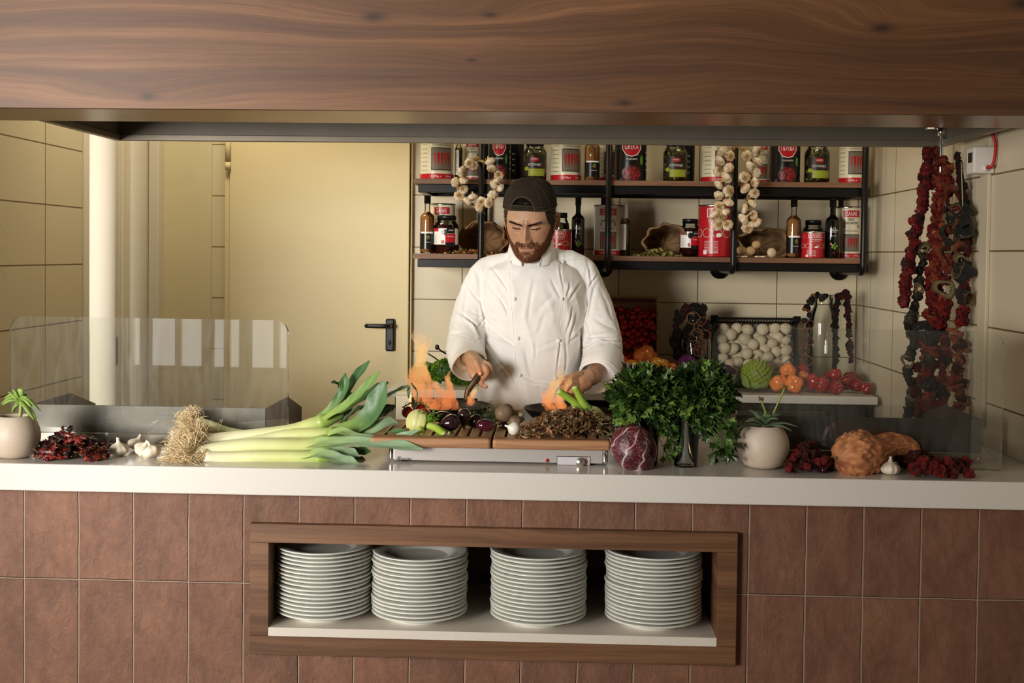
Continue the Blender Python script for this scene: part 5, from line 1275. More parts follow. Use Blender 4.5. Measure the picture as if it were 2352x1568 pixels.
for pth in ([(1760,950), (1752,930), (1748,918)], [(1776,950), (1787,925), (1803,890)]):
    m = MB(); q = spline([L4(*x) for x in pth], 10); m.tube(q, .0022, 7, col=srgb(140,150,64))
    for k in range(7): m.ball(q[-1]+Vector((.004*math.cos(k), .004*math.sin(k*2), .002*(k % 4))), .0026, 8, 5, col=srgb(70,104,40) if k % 2 else srgb(110,80,40))
    part('flower_stalk', m, M['succ'], su)

# ------------------------------------------------------------------ white garlic on the counter
for k, (u, v, Y, s, rt, lb) in enumerate(((273, 1033, 2.86, .0245, (.15, 0, 0), 'white garlic bulb standing alone, leftmost, right of the dried chillies'), (313, 1022, 2.93, .0225, (.2, .3, 1), 'white garlic bulb at the back of the group beside the leek roots'),
        (329, 1037, 2.86, .0230, (.3, -.5, 2), 'white garlic bulb in the middle of the group beside the leek roots'), (349, 1040, 2.825, .0230, (.3, .5, 3), 'white garlic bulb at the front, touching the leek roots'), (2044, 1072, 2.79, .0235, (0, .12, 1), 'single white garlic bulb in front of the neck of the gourd'))):
    c = P(u, v, Y); solo('garlic', GW[k % 4], None, lb, 'garlic', (c.x, Y, 1.0+s*(.52 if k in (0, 4) else .60)), rt, 'white garlic on the counter', s)

# ------------------------------------------------------------------ dried chillies and peppers lying on the counter
M['chili'] = pm('dried_chili', (1,1,1), .2, vcol=True, coat=.6, var=.4, vs_=30, bmp=.4, bs=120)
def chili_mesh(seed, c0, c1):
    g = random.Random(seed); m = MB(); n = 16; b = g.uniform(-.5, .5); pth = [Vector((x, .25*b*math.sin(PI*x), .1*math.sin(3*x+seed))) for x in np.linspace(-.5, .5, n)]
    rad = [.17*max(.06, (math.sin(PI*min(1, (.10+.95*i/(n-1))))**.8)*(1.25-.6*i/n)) for i in range(n)]
    def fn(p_, i, a): return p_+Vector((0, math.cos(a), math.sin(a)))*(.20*vnoise((i*.30, math.cos(a)*1.2, math.sin(a)*1.2), 1.5, seed)-.06*abs(math.sin(3*a+i*.5)))
    m.tube(pth, rad, 12, squash=(.75, 1), fn=fn, col=[tuple(Vector(c0).lerp(Vector(c1), .5+.5*math.sin(i*1.1+seed))) for i in range(n)])
    m.tube([pth[0], pth[0]+Vector((-.1, .02, .04)), pth[0]+Vector((-.22, .05, .1))], [.05, .025, .03], 6, col=srgb(96,70,40)); return m
CH = [chili_mesh(i, srgb(112,26,16) if i % 2 else srgb(52,20,16), srgb(40,16,14) if i % 3 else srgb(140,40,20)).mesh('dried_chili', M['chili']) for i in range(5)]
M['dpep'] = pm('dried_pepper', (1,1,1), .45, vcol=True, coat=.12, var=.45, vs_=6, bmp=.8, bs=9, bd=.08)
def crumple(seed, c0, c1, elong=1.0):
    m = MB(); g = random.Random(seed); a, b = Vector(c0), Vector(c1)
    def fn(d, q): r_ = 1.05+.5*vnoise(d, 1.2, seed)-.62*abs(vnoise(d, 2.2, seed+5))+.10*vnoise(d, 5, seed+2); return Vector((q.x*elong, q.y, q.z*.8))*r_*.9
    m.ball((0, 0, 0), 1.0, 28, 20, fn=fn); m.c = [tuple(a.lerp(b, min(1, max(0, .5+1.3*vnoise(v, 1.8, seed+7))))) for v in m.v]; m.has_c = True; return m
DP = [crumple(i, srgb(184,38,30), srgb(84,18,16)).mesh('dried_pepper', M['dpep']) for i in range(5)]
DPd = [crumple(i+20, srgb(112,26,22), srgb(46,16,16)).mesh('dried_pepper', M['dpep']) for i in range(4)]
g = random.Random(77)
for k in range(64):
    u = g.gauss(160, 42); u = min(max(u, 82), 238); f_ = 1-abs(u-160)/90; lay = g.random()*f_
    Y = g.uniform(2.76, 2.90) if lay < .5 else g.uniform(2.82, 2.90); c = P(u, 1040, Y); sc_ = g.uniform(.040, .058)
    solo('dried_chili', g.choice(CH), None, 'shrivelled dark red dried chilli in the pile right of the left pot', 'dried chilli', (c.x, Y, 1.0+.008+.050*lay), (g.uniform(-.7, .7), g.uniform(-.6, .35), g.uniform(0, 6.28)), 'dried chillies piled by the left pot', sc_)
def pep_pile(u0, u1, Y0, Y1, n, hmax, label, group, meshes, s0, s1):
    for k in range(n):
        u = g.uniform(u0, u1); f_ = 1-abs(u-(u0+u1)/2)/((u1-u0)/2+1); lay = (k/n)*min(1, .35+f_); Y = g.uniform(Y0, Y1); c = P(u, 1050, Y); s_ = g.uniform(s0, s1)
        solo('dried_pepper', g.choice(meshes), None, label, 'dried pepper', (c.x, Y, 1.0+s_*.72+hmax*lay), (g.uniform(0, 6), g.uniform(0, 6), g.uniform(0, 6)), group, s_)
pep_pile(1808, 1905, 2.76, 2.89, 52, .046, 'crumpled dark red dried pepper in the pile between the right pot and the gourd', 'dried peppers left of the gourd', DP+DPd, .010, .0165)
pep_pile(2068, 2150, 2.80, 2.89, 18, .036, 'dark shrivelled dried pepper behind the lone garlic, right of the gourd neck', 'dried peppers behind the garlic', DPd, .012, .018)
pep_pile(2090, 2235, 2.735, 2.82, 30, .026, 'crumpled bright red dried pepper at the right end of the counter', 'dried peppers at the right end', DP, .012, .019)

# ------------------------------------------------------------------ gourd
go = thing('gourd', 'orange warty gourd with a curved ribbed neck lying at the right of the counter', 'gourd', tuple(P(1962, 1046, 2.80))); o = go.location.copy()
gp_ = [P(1922, 1052, 2.775), P(1962, 1046, 2.80), P(2005, 1036, 2.83), P(2045, 1020, 2.86), P(2085, 1026, 2.88), P(2108, 1046, 2.89)]
n = 90; sp_ = spline([q-o for q in gp_], n); rad = []
for i in range(n):
    t = i/(n-1); r_ = interp(t, [0, .02, .06, .12, .2, .3, .38, .46, .6, .75, .88, .96, 1], [.004, .018, .034, .0455, .0510, .0475, .0385, .0300, .0250, .0225, .0185, .0125, .003]); rad.append(r_)
oc_ = Vector(srgb(190,122,76)); od = Vector(srgb(134,72,44)); ol = Vector(srgb(222,170,116))
def gfn(p_, i, a):
    t = i/(n-1); c = sp_[i]; d = (p_-c); k = 1+.10*abs(math.sin(6*a))**.6-.03+(.13*vnoise((math.cos(a)*2, math.sin(a)*2, t*9), 2.2, 3)+.07*max(0, vnoise((math.cos(a)*4, math.sin(a)*4, t*20), 2.0, 5)))*(1 if t > .04 else .3)
    if .28 < t < .42: k += .16*max(0, math.cos(5*a+.6))**2*math.sin(PI*(t-.28)/.14)
    return c+d*k
m = MB(); m.tube(sp_, rad, 120, fn=gfn); m.c = [tuple((oc_.lerp(od, min(1, max(0, .35+.9*vnoise(v, 40, 2))))).lerp(ol, max(0, vnoise(v, 90, 8)))) for v in m.v]; m.has_c = True
part('fruit', m, pm('gourd_skin', (1,1,1), .5, vcol=True, bmp=.7, bs=230, bd=.002), go)
m = MB(); d = (sp_[0]-sp_[3]).normalized(); m.tube([sp_[0]+d*.000, sp_[0]+d*.002], [.0048, .0036], 10); part('blossom_scar', m, pm('scar', srgb(104,84,56), .8), go, 'brown scar')

# ================================================================== hanging strings of dried vegetables, right
def ring_mesh(seed, c0, c1, thick=.38, ln=.9):
    """hollow dried slice: short crinkled tube with a wall"""
    g = random.Random(seed); m = MB(); n = 26; V = []; F = []
    pr = [(1, -ln*.5), (1.08, 0), (1, ln*.5), (1-thick*.5, ln*.58), (1-thick, ln*.45), (1-thick*.9, 0), (1-thick, -ln*.45), (1-thick*.5, -ln*.56)]
    cols = []
    for i in range(n):
        a = 2*PI*i/n; k = 1+.16*math.sin(2*a+seed)+.13*math.sin(3*a+seed*2)+.10*vnoise((math.cos(a)*2, math.sin(a)*2, 0), 1.5, seed)
        for j, (r_, z) in enumerate(pr):
            r2 = r_*k*(1+.12*vnoise((math.cos(a)*3, math.sin(a)*3, z*2), 1.3, seed+j)); V.append(Vector((r2*math.cos(a), r2*math.sin(a), z*(1+.25*math.sin(2*a+seed+1)))))
            cols.append(tuple(Vector(c1 if j in (3, 4, 5, 6) else c0)*(.8+.5*abs(vnoise((a*3, z*3, seed), 1)))))
    q = len(pr)
    for i in range(n):
        for j in range(q): F.append((i*q+j, ((i+1) % n)*q+j, ((i+1) % n)*q+(j+1) % q, i*q+(j+1) % q))
    return m.add(V, F, cols)
def slice_mesh(seed, c0):
    g = random.Random(seed); a0 = g.uniform(0, 6); n = 16; m = MB()
    pth = [Vector((math.cos(a0+t*4.2)*1.1, math.sin(a0+t*4.2)*.55, .25*math.sin(5*t+seed))) for t in np.linspace(0, 1, n)]
    m.tube(pth, [.22*(.5+.6*math.sin(PI*min(1, .1+i/n))) for i in range(n)], 7, squash=(1.2, .45), col=[tuple(Vector(c0)*(.7+.5*abs(math.sin(i*1.7+seed)))) for i in range(n)], fn=lambda p_, i, a: p_+Vector((0, 0, .08*vnoise((i*.7, a, seed), 1))))
    return m
BD = {'r': DP, 'd': DPd,
      'o': [crumple(i+40, srgb(204,96,58), srgb(130,38,26)).mesh('dried_pepper', M['dpep']) for i in range(4)],
      's': [slice_mesh(i, srgb(206,110,64)).mesh('dried_slice', M['dpep']) for i in range(4)],
      'g': [crumple(i+60, srgb(92,86,60), srgb(48,44,32)).mesh('dried_eggplant', M['dpep']) for i in range(3)],
      'b': [ring_mesh(i+3, srgb(150,128,86), srgb(196,172,124)).mesh('dried_slice', M['dpep']) for i in range(3)],
      'i': [ring_mesh(i+9, srgb(170,92,58), srgb(120,40,26), .45, .6).mesh('dried_slice', M['dpep']) for i in range(3)],
      'c': [ring_mesh(i+5, srgb(58,56,52), srgb(176,140,90), .25, 1.5).mesh('dried_eggplant', M['dpep']) for i in range(3)],
      'k': [crumple(i+80, srgb(42,36,32), srgb(22,18,16)).mesh('dried_eggplant', M['dpep']) for i in range(3)]}
M['twine'] = pm('twine', srgb(196,180,140), .8)
def hang(name, label, path, Y, pattern, r_px, spread=0.0, seed=1, step=.8, top=None):
    g = random.Random(seed); P0 = [P(u, v, Y) for u, v in path]; o = P0[0].copy(); t = thing(name, label, 'dried vegetables', tuple(o), group=None)
    sp_ = spline([q-o for q in P0], 60); m = MB(); th = list(sp_)
    if top: th = [P(*top, Y)-o]+th
    m.tube([q+Vector((0, 0, 0)) for q in th], .0013, 5); part('twine', m, M['twine'], t)
    L_ = sum((sp_[i+1]-sp_[i]).length for i in range(59)); r = r_px/SC(Y)*(1.28 if Y < 4 else 1.0); n = max(3, int(L_/(r*step*.92))); n = min(n, 95)
    for k in range(n):
        q = sp_[min(59, int(59*k/(n-1)))]; c = pattern[k % len(pattern)] if len(pattern) < 12 else pattern[min(len(pattern)-1, int(k/n*len(pattern)))]
        off = Vector((g.uniform(-1, 1)*spread, g.uniform(-1, .6)*max(spread, .004), g.uniform(-.3, .3)*r)); s_ = r*g.uniform(.72, 1.12)*(1.1 if c in 'ci' else 1)
        nm = {'g': 'dried_eggplant', 'c': 'dried_eggplant', 'k': 'dried_eggplant', 'b': 'dried_slice', 'i': 'dried_slice', 's': 'dried_slice'}.get(c, 'dried_pepper')
        rot = (g.uniform(0, 6), g.uniform(0, 6), g.uniform(0, 6)) if c not in 'ibs' else ((R(90)+g.uniform(-.6, .6), g.uniform(-.6, .6), g.uniform(-.5, .5)) if c != 's' else (g.uniform(-.5, .5), g.uniform(-.5, .5), g.uniform(0, 6)))
        part(nm, g.choice(BD[c]), None, t, loc=q+off, rot=rot, scale=s_)
    return t
hang('dried_pepper_string', 'leftmost hanging string of large dark red dried peppers under the right hood corner', [(2134,352),(2124,420),(2112,490),(2098,560),(2084,620),(2075,692)], 3.49, 'rrdrrrdr', 13.5, .005, 1, .62)
hang('dried_eggplant_string', 'string of olive and beige dried pieces hanging below the leftmost red peppers', [(2122,560),(2112,640),(2100,715),(2092,745),(2098,790),(2086,840),(2092,900),(2084,958)], 3.50, 'gbggk', 11.5, .004, 2, .95)
hang('dried_pepper_string', 'second hanging string, bright red and orange dried peppers, left of the chrome hose', [(2152,348),(2148,420),(2150,500),(2142,580),(2138,660),(2132,745)], 3.49, 'rorsro', 11.5, .009, 3, .50)
hang('dried_pepper_string', 'third hanging string of orange-red dried peppers, right in front of the chrome hose', [(2168,366),(2172,430),(2164,500),(2156,580),(2150,650),(2150,745)], 3.46, 'orsro', 12.5, .009, 4, .50)
hang('dried_eggplant_string', 'hanging string of hollow tan and grey dried slices, its top ring below the white twine', [(2190,462),(2182,510),(2178,560),(2178,600),(2170,650),(2172,700),(2158,742)], 3.42, 'icbocbioorborrr', 16.5, .003, 5, .95, top=(2205,370))
hang('dried_eggplant_string', 'rightmost hanging string of dark hollow dried eggplant and tan rings by the wall', [(2212,492),(2216,540),(2208,590),(2214,640),(2216,690),(2208,740)], 3.35, 'ciccdibccodcrrr', 14.5, .003, 6, .95, top=(2208,372))
hang('dried_pepper_string', 'short string of small black dried peppers hanging below the white switch box', [(2200,356),(2206,400),(2212,440),(2217,480)], 3.39, 'kdk', 8.5, .005, 7, .7)
hang('dried_eggplant_string', 'lower hanging string of big grey and rust coloured dried pieces behind the glass', [(2135,755),(2142,800),(2138,850),(2135,900),(2142,958)], 3.47, 'ckoogdrkcoroo', 16, .012, 8, .62)
hang('dried_pepper_string', 'lower left hanging string of dark brown and olive dried pieces behind the glass', [(2112,765),(2118,820),(2110,870),(2105,915),(2115,958)], 3.50, 'drdoros', 12, .010, 9, .6)
hang('dried_pepper_string', 'lower right hanging string of thin curled orange dried slices behind the glass', [(2195,752),(2202,810),(2196,860),(2206,900),(2200,938)], 3.385, 'sssosd', 13.5, .010, 10, .42)
hang('dried_pepper_string', 'lower middle hanging string of dark dried pieces, between the grey and orange ones', [(2165,755),(2172,810),(2166,880),(2164,952)], 3.46, 'rgkorso', 13, .008, 11, .6)

# ================================================================== things on the back counter (top z = 1.01)
ZK = 1.01
M['bell'] = pm('bell_pepper_skin', (1,1,1), .22, vcol=True, coat=.5, rand=.12)
def bell_mesh(seed, lobes, col, elong=1.0):
    m = MB(); n = 40; prof = [(0, -.62), (.3, -.74), (.62, -.74), (.88, -.5), (1, 0), (1.0, .35), (.86, .66), (.55, .78), (.28, .68), (.1, .6), (0, .6)]
    m.lathe([(a, b*elong) for a, b in prof], n, fn=lambda p_, a, k: Vector((p_.x*(1-.13*(1-abs(math.cos(lobes*.5*a+seed)))*1.3), p_.y*(1-.13*(1-abs(math.cos(lobes*.5*a+seed)))*1.3), p_.z+.10*abs(math.cos(lobes*.5*a+seed))*(1 if p_.z < -.4 else (.8 if p_.z > .6 else 0)))), col=col); return m
def stem_mesh():
    m = MB(); m.lathe([(.26, .62), (.22, .68), (.10, .70), (.085, .85), (.10, 1.02), (0, 1.03)], 12, col=srgb(78,110,40), fn=lambda p_, a, k: p_+Vector((.10*(max(0, p_.z-.7)), 0, 0))); return m
stm = stem_mesh().mesh('stem', M['stem_green'])
BM = {'orange': bell_mesh(.3, 4, srgb(232,130,58)), 'amber': bell_mesh(.9, 3, srgb(224,152,60)), 'vermilion': bell_mesh(.5, 4, srgb(214,84,52)), 'red': bell_mesh(.2, 3, srgb(150,24,24), 1.15), 'crimson': bell_mesh(.2, 3, srgb(128,16,20), 1.6)}
BM = {k: v.mesh('fruit', M['bell']) for k, v in BM.items()}
def bell(kind, u, v, Y, r_px, rot, label, group):
    c = P(u, v, Y); t = thing('bell_pepper', label, 'pepper', tuple(c), rot, group, r_px/SC(Y)); part('fruit', BM[kind], None, t); part('stem', stm, None, t)
ga, gb = 'orange peppers left behind the parsley', 'peppers at the right of the back counter'
for a in (('orange', 1482, 823, 4.44, 29, (R(-60), R(20), 0), 'large orange bell pepper topmost in the left heap, in front of the tomato crate', ga), ('amber', 1514, 843, 4.38, 23, (R(-20), R(15), 0), 'yellow-orange bell pepper with stem upward, above the middle of the parsley', ga),
          ('amber', 1452, 848, 4.40, 22, (R(-70), R(-40), 1), 'amber bell pepper under the large orange one', ga), ('vermilion', 1424, 838, 4.42, 21, (R(-60), R(50), 0), 'red-orange bell pepper with green stem, beside the right sleeve of the chef', ga),
          ('vermilion', 1428, 862, 4.35, 20, (R(-50), R(10), 2), 'red-orange bell pepper low beside the sleeve of the chef', ga), ('vermilion', 1392, 886, 4.33, 23, (R(-80), R(30), 2), 'vermilion bell pepper nearest the cuff of the chef, lowest in the heap', ga),
          ('orange', 1543, 852, 4.38, 19, (R(-50), R(-30), 2), 'orange bell pepper right end of the left heap, behind the parsley', ga), ('vermilion', 1480, 880, 4.34, 24, (R(-90), 0, 1), 'vermilion bell pepper hidden behind the left parsley bunch', ga),
          ('orange', 1810, 852, 4.40, 19, (R(-75), R(10), 0), 'orange bell pepper topmost of the right trio, stem facing the viewer', gb), ('orange', 1824, 881, 4.33, 22, (R(-95), R(-10), 0), 'orange bell pepper low front of the right trio with green stem', gb), ('orange', 1789, 881, 4.35, 21, (R(-20), R(-20), 0), 'orange bell pepper standing left in the right trio', gb),
          ('orange', 1846, 873, 4.42, 20, (R(-60), R(30), 2), 'orange bell pepper at the back right of the trio', gb), ('red', 1842, 852, 4.46, 17, (R(-30), R(30), 2), 'dull red bell pepper behind the orange trio', gb),
          ('red', 1868, 878, 4.38, 19, (R(-40), R(10), 1), 'soft red pepper right beside the orange trio', gb), ('red', 1890, 884, 4.36, 19, (R(-70), R(10), 2), 'red pepper second right of the orange trio', gb), ('red', 1918, 862, 4.42, 15, (R(-15), 0, 0), 'red pepper with upright stem above the others', gb),
          ('crimson', 1922, 890, 4.33, 17, (R(-95), R(20), 0), 'dark red pepper at the front edge, its stem facing the viewer', gb), ('crimson', 1944, 878, 4.38, 16, (R(-30), R(60), 0), 'long shiny red pepper leaning right in the red heap', gb), ('crimson', 1966, 884, 4.38, 15, (R(-60), R(70), 1), 'crimson pepper in the middle of the right red heap', gb),
          ('crimson', 1990, 890, 4.35, 15, (R(-70), R(95), 0), 'rightmost long crimson pepper at the end of the counter', gb), ('crimson', 1958, 868, 4.46, 15, (R(-40), R(80), 2), 'crimson pepper at the back of the red heap', gb), ('red', 1900, 873, 4.46, 16, (R(-40), R(40), 2), 'red pepper behind the front ones, left of the upright stem', gb)): bell(*a)
# crate of cherry tomatoes leaning on the wall
def crate(name, label, u0, u1, v0, v1, Y, tilt, mat, wall_t, dep, lattice=False):
    a, b = P(u0, v0, Y), P(u1, v1, Y); w = b.x-a.x; h = (a.z-ZK)/math.cos(tilt)
    t = thing(name, label, 'crate', ((a.x+b.x)/2, Y-.02, ZK+.001), (-tilt, 0, 0)); m = MB()
    if lattice:
        n = 16
        for i in range(n+1): x = lerp(-w/2, w/2, i/n); m.box((x-.0015, -.003, 0), (x+.0015, 0, h))
        for i in range(12): z = lerp(0, h, i/11); m.box((-w/2, -.003, z-.0015), (w/2, 0, z+.0015))
    else: m.box((-w/2, -.006, 0), (w/2, 0, h), .001, 1)
    part('bottom', m, mat, t)
    for (p0, p1) in (((-w/2, -dep, 0), (-w/2+wall_t, -.003, h)), ((w/2-wall_t, -dep, 0), (w/2, -.003, h)), ((-w/2, -dep, h-wall_t), (w/2, -.003, h)), ((-w/2, -dep, 0), (w/2, -.003, wall_t))):
        m = MB()
        if lattice and abs(p1[2]-p0[2]) < .02:
            m.box((p0[0], p0[1], p0[2]), (p1[0], p0[1]+.012, p1[2]), .002, 1); m.box((p0[0], -.01, p0[2]), (p1[0], -.003, p1[2]), .001, 1)
            for i in range(30): x = lerp(p0[0], p1[0], i/29); m.box((x-.0015, p0[1], p0[2]+.002), (x+.0015, -.003, p1[2]-.002))
        else: m.box(p0, p1, .0015, 1)
        part('side_board', m, mat, t)
    return t, w, h
M['crate_wood'] = wood_mat('poplar_crate', srgb(140,104,70), srgb(180,142,100), srgb(200,164,120), 0, .7, 2.5, (), 9.0)
ct, w, h = crate('wooden_crate', 'thin wooden crate tilted against the tiles, filled with cherry tomatoes on the vine', 1352, 1509, 691, 870, 4.55, R(16), M['crate_wood'], .007, .075)
tl = MB(); g = random.Random(15); rot_ = Matrix.Rotation(-R(16), 4, 'X'); pts = []
chm = MB(); chm.ball((0, 0, 0), (1, 1, .93), 18, 12, col=srgb(186,24,28)); chme = chm.mesh('cherry_tomato', M['tomato'])
for k in range(4000):
    x, z = g.uniform(-w/2+.016, w/2-.014), g.uniform(.06, h-.045); r = g.uniform(.0115, .0140)
    if all((x-a)**2+(z-b)**2 > (.0172)**2 for a, b, _ in pts): pts.append((x, z, r))
names = ['top', 'middle', 'bottom']
for (x, z, r) in pts:
    q = ct.location + rot_ @ Vector((x, -.042-g.uniform(0, .030), z))
    solo('cherry_tomato', chme, None, 'red cherry tomato in the tilted wooden crate behind the right arm of the chef', 'cherry tomato', tuple(q), (R(g.uniform(-60, 60)), g.uniform(-.6, .6), 0), 'cherry tomatoes in the wooden crate', r)
for k in range(46):
    x, z, r = g.choice(pts); a = Vector((x, -.07, z)); d = Vector((g.uniform(-1, 1), g.uniform(-.3, .1), g.uniform(-1, 1))).normalized()*g.uniform(.012, .03); tl.tube([a, a+d*.5+Vector((0, -.004, 0)), a+d], [.001, .001, .0006], 4, col=srgb(54,66,26))
for v in tl.v: v.z = min(max(v.z, .01), h-.01)
part('vine', tl, M['stem_green'], ct, 'thin green vines')
# black crate of mushrooms
kt, w, h = crate('plastic_crate', 'black lattice crate tilted against the tiles, filled with white mushrooms', 1640, 1826, 741, 905, 4.55, R(18), M['black_plastic'], .006, .07, True)
for sx in (-1, 1):
    m = MB(); m.box((sx*w/2-.014, -.075, h-.012), (sx*w/2+.014, -.003, h+.006), .003); part('corner_lug', m, M['black_plastic'], kt)
M['champ'] = pm('white_mushroom', srgb(206,190,160), .55, var=.12, vs_=30, rand=.12)
cm = MB(); cm.lathe([(0, .72), (.4, .68), (.75, .46), (.96, .1), (.97, -.12), (.80, -.28), (.36, -.22), (.3, -.3), (.32, -.75), (.2, -.85), (0, -.86)], 22, fn=lambda p_, a, k: p_*(1+.03*math.sin(3*a))); cme = cm.mesh('mushroom', M['champ'])
pts = []; rot_ = Matrix.Rotation(-R(18), 4, 'X'); g = random.Random(22)
for k in range(3000):
    x, z = g.uniform(-w/2+.024, w/2-.022), g.uniform(.03, h-.03); r = g.uniform(.0200, .0255)
    if all((x-a)**2+(z-b)**2 > (r+rr_)**2*.50 for a, b, rr_ in pts): pts.append((x, z, r))
back = [(g.uniform(-w/2+.03, w/2-.03), g.uniform(.04, h-.035), .026, 1) for _ in range(34)]
mz = sorted([(x, z, r, 0) for x, z, r in pts]+back, key=lambda q: (q[3], -round(q[1]/.045), q[0]))
for (x, z, r, bk) in mz:
    q = kt.location + rot_ @ Vector((x, (-.052-g.uniform(0, .014)) if not bk else -.022, z)); d = Vector((g.uniform(-.6, .6), -1, g.uniform(-.6, .5))) if g.random() < .8 else Vector((g.uniform(-1, 1), .5, 1))
    solo('mushroom', cme, None, 'white mushroom in the black lattice crate on the back counter', 'mushroom', tuple(q), aim(d).to_euler(), 'white mushrooms in the black crate', r)
# vases with draped dried strings
m = MB(); s = .050
c = P(1595, 780, 4.47)
vt = thing('dark_vase', 'dark glass vase draped with dried dark strings, between the two crates', 'vase', (c.x, 4.47, ZK))
hv = P(1595, 722, 4.47).z-ZK
m.lathe([(0, .001), (.036, .001), (.054, .02), (.062, .08), (.062, hv*.62), (.054, hv*.74), (.036, hv*.84), (.028, hv*.9), (.028, hv-.006), (.033, hv), (.028, hv), (.024, hv-.01), (.024, hv*.9), (0, hv*.88)], 40)
part('vessel', m, pm('smoked_glass', srgb(28,26,22), .06, coat=1), vt)
g = random.Random(5)
hang('dried_pepper_string', 'dark dried chilli string draped down the left side of the dark vase', [(1618,712),(1590,708),(1565,715),(1553,745),(1550,785),(1556,822)], 4.41, 'kdkk', 13, .010, 21, .6)
hang('dried_pepper_string', 'dark dried string draped behind the right shoulder of the dark vase', [(1600,712),(1612,725),(1622,745),(1626,770)], 4.43, 'kkd', 10, .008, 22, .7)
rgm = []
for i in range(3):
    m = MB(); n = 28; pth = [Vector(((1+.07*math.sin(3*a+i))*math.cos(a), (1+.07*math.sin(2*a+i))*math.sin(a), .05*math.sin(4*a))) for a in [2*PI*k/n for k in range(n+1)]]
    m.tube(pth, [.11+.03*math.sin(k*2.1) for k in range(n+1)], 7, col=srgb(176,112,66), cap=False)
    for k in range(5): a = k*1.3+i; m.tube([(0, 0, 0), (math.cos(a)*.5, math.sin(a)*.5, .05), (math.cos(a)*.95, math.sin(a)*.95, 0)], [.05, .06, .04], 5, col=srgb(60,32,22))
    rgm.append(m.mesh('dried_ring', M['dpep']))
def ring_string(label, pts_, Y, name='dried_ring_string'):
    o = P(pts_[0][0], pts_[0][1], Y); t = thing(name, label, 'dried vegetables', tuple(o)); m = MB(); m.tube([P(u, v, Y+.004)-o for u, v, r in pts_], .0009, 4); part('twine', m, M['twine'], t)
    for k, (u, v, r) in enumerate(pts_): part('dried_ring', rgm[k % 3], None, t, loc=P(u, v, Y)-o, rot=(R(90)+.4*math.sin(k*2), .4*math.cos(k*3), .3*math.sin(k)), scale=r/SC(Y))
ring_string('string of thin dried orange-edged rings draped over the dark vase', [(1592,730,14), (1612,738,11), (1603,752,11), (1620,770,12), (1602,765,12), (1598,792,11), (1613,788,10), (1588,800,10), (1604,806,12), (1612,800,9)], 4.395)
c = P(1890, 760, 4.52); g2 = thing('glass_jar', 'tall clear glass jar with dried strings hung over it, in the right back corner', 'jar', (c.x, 4.52, ZK)); hv = P(1890, 677, 4.52).z-ZK
m = MB(); m.lathe([(0, .001), (.045, .001), (.052, .01), (.055, hv*.7), (.048, hv*.8), (.034, hv*.88), (.034, hv-.004), (.038, hv), (.035, hv-.002)], 40); part('vessel', m, M['glass'], g2)
hang('dried_eggplant_string', 'string of dried dark slices over the left side of the clear glass jar', [(1892,682),(1872,680),(1858,700),(1853,730),(1847,755)], 4.45, 'kgks', 10, .008, 23, .9)
hang('dried_pepper_string', 'string of dark dried peppers hanging in the middle before the clear glass jar', [(1925,678),(1918,720),(1918,770),(1922,830)], 4.45, 'kkdk', 8, .004, 24, .7)
hang('dried_pepper_string', 'string of small dark red dried peppers at the right of the clear glass jar', [(1932,680),(1944,675),(1948,720),(1950,770),(1955,826)], 4.44, 'dddk', 9, .003, 25, .7)
ring_string('string of pale dried rings hanging at the left of the clear glass jar', [(1860,745,9), (1855,762,10), (1858,782,11), (1848,805,11), (1853,828,13)], 4.44)
# cauliflowers
M['curd'] = pm('curd', (1,1,1), .6, vcol=True, var=.25, vs_=90, bmp=.4, bs=220)
M['cab_leaf'] = pm('cabbage_leaf', (1,1,1), .45, vcol=True, var=.15, vs_=30, bmp=.2, bs=60)
def cauli(u, v, Y, r_px, c0, c1, label, spiral=False, nleaf=6, lcol=(120,140,90)):
    r = r_px/SC(Y); c = P(u, v, Y); t = thing('cauliflower', label, 'cauliflower', tuple(c)); m = MB(); g = random.Random(u); n = 130; a0, a1 = Vector(srgb(*c0)), Vector(srgb(*c1))
    m.ball((0, 0, 0), r*.88, 24, 16, col=tuple(a1*.6))
    for k in range(n):
        z = 1-1.45*(k+.5)/n; rr = math.sqrt(max(0, 1-z*z)); a = k*2.39996; d = Vector((rr*math.cos(a), rr*math.sin(a), z))
        if spiral:
            mm = Matrix.Translation(d*r*.8) @ aim(d) @ Matrix.Scale(r*.22, 4)
            for (q, z_) in ((1.0, 0), (.8, .5), (.55, .95), (.3, 1.3)):
                for j in range(7): b = 2*PI*j/7+q*3; m.ball((q*.75*math.cos(b), q*.75*math.sin(b), z_), .3*q+.08, 6, 4, col=tuple(a0.lerp(a1, .6*(1-q)+g.uniform(0, .3))), M=mm)
            m.ball((0, 0, 1.55), .16, 6, 4, col=tuple(a0), M=mm)
        else:
            for j in range(4): q = d+Vector((g.uniform(-.1, .1), g.uniform(-.1, .1), g.uniform(-.1, .1))); m.ball(q.normalized()*r*g.uniform(.9, 1.0), r*g.uniform(.09, .14), 8, 5, col=tuple(a0.lerp(a1, g.random())))
    part('curd', m, M['curd'], t)
    for k in range(nleaf):
        a = PI*1.1+PI*.95*k/max(1, nleaf-1)+g.uniform(-.15, .15) if nleaf < 7 else 2*PI*k/nleaf; d = Vector((math.cos(a), math.sin(a)*.8, 0)); b = Vector((0, 0, -r*.95))
        pth = [b, b+d*r*.9+Vector((0, 0, r*.15)), b+d*r*1.2+Vector((0, 0, r*.75)), b+d*r*(1.28+g.uniform(0, .25))+Vector((0, 0, r*g.uniform(.95, 1.5)))]
        L_ = leaf_mb([tuple(q) for q in pth], r*.55, (tuple(Vector(srgb(*lcol))*1.25), srgb(*lcol)), .3, .3, up=tuple(-d*.3+Vector((0, 0, 1))))
        for vv in L_.v: vv.z = max(vv.z, ZK-c.z+.002)
        part('leaf', L_, M['cab_leaf'], t)
    return t
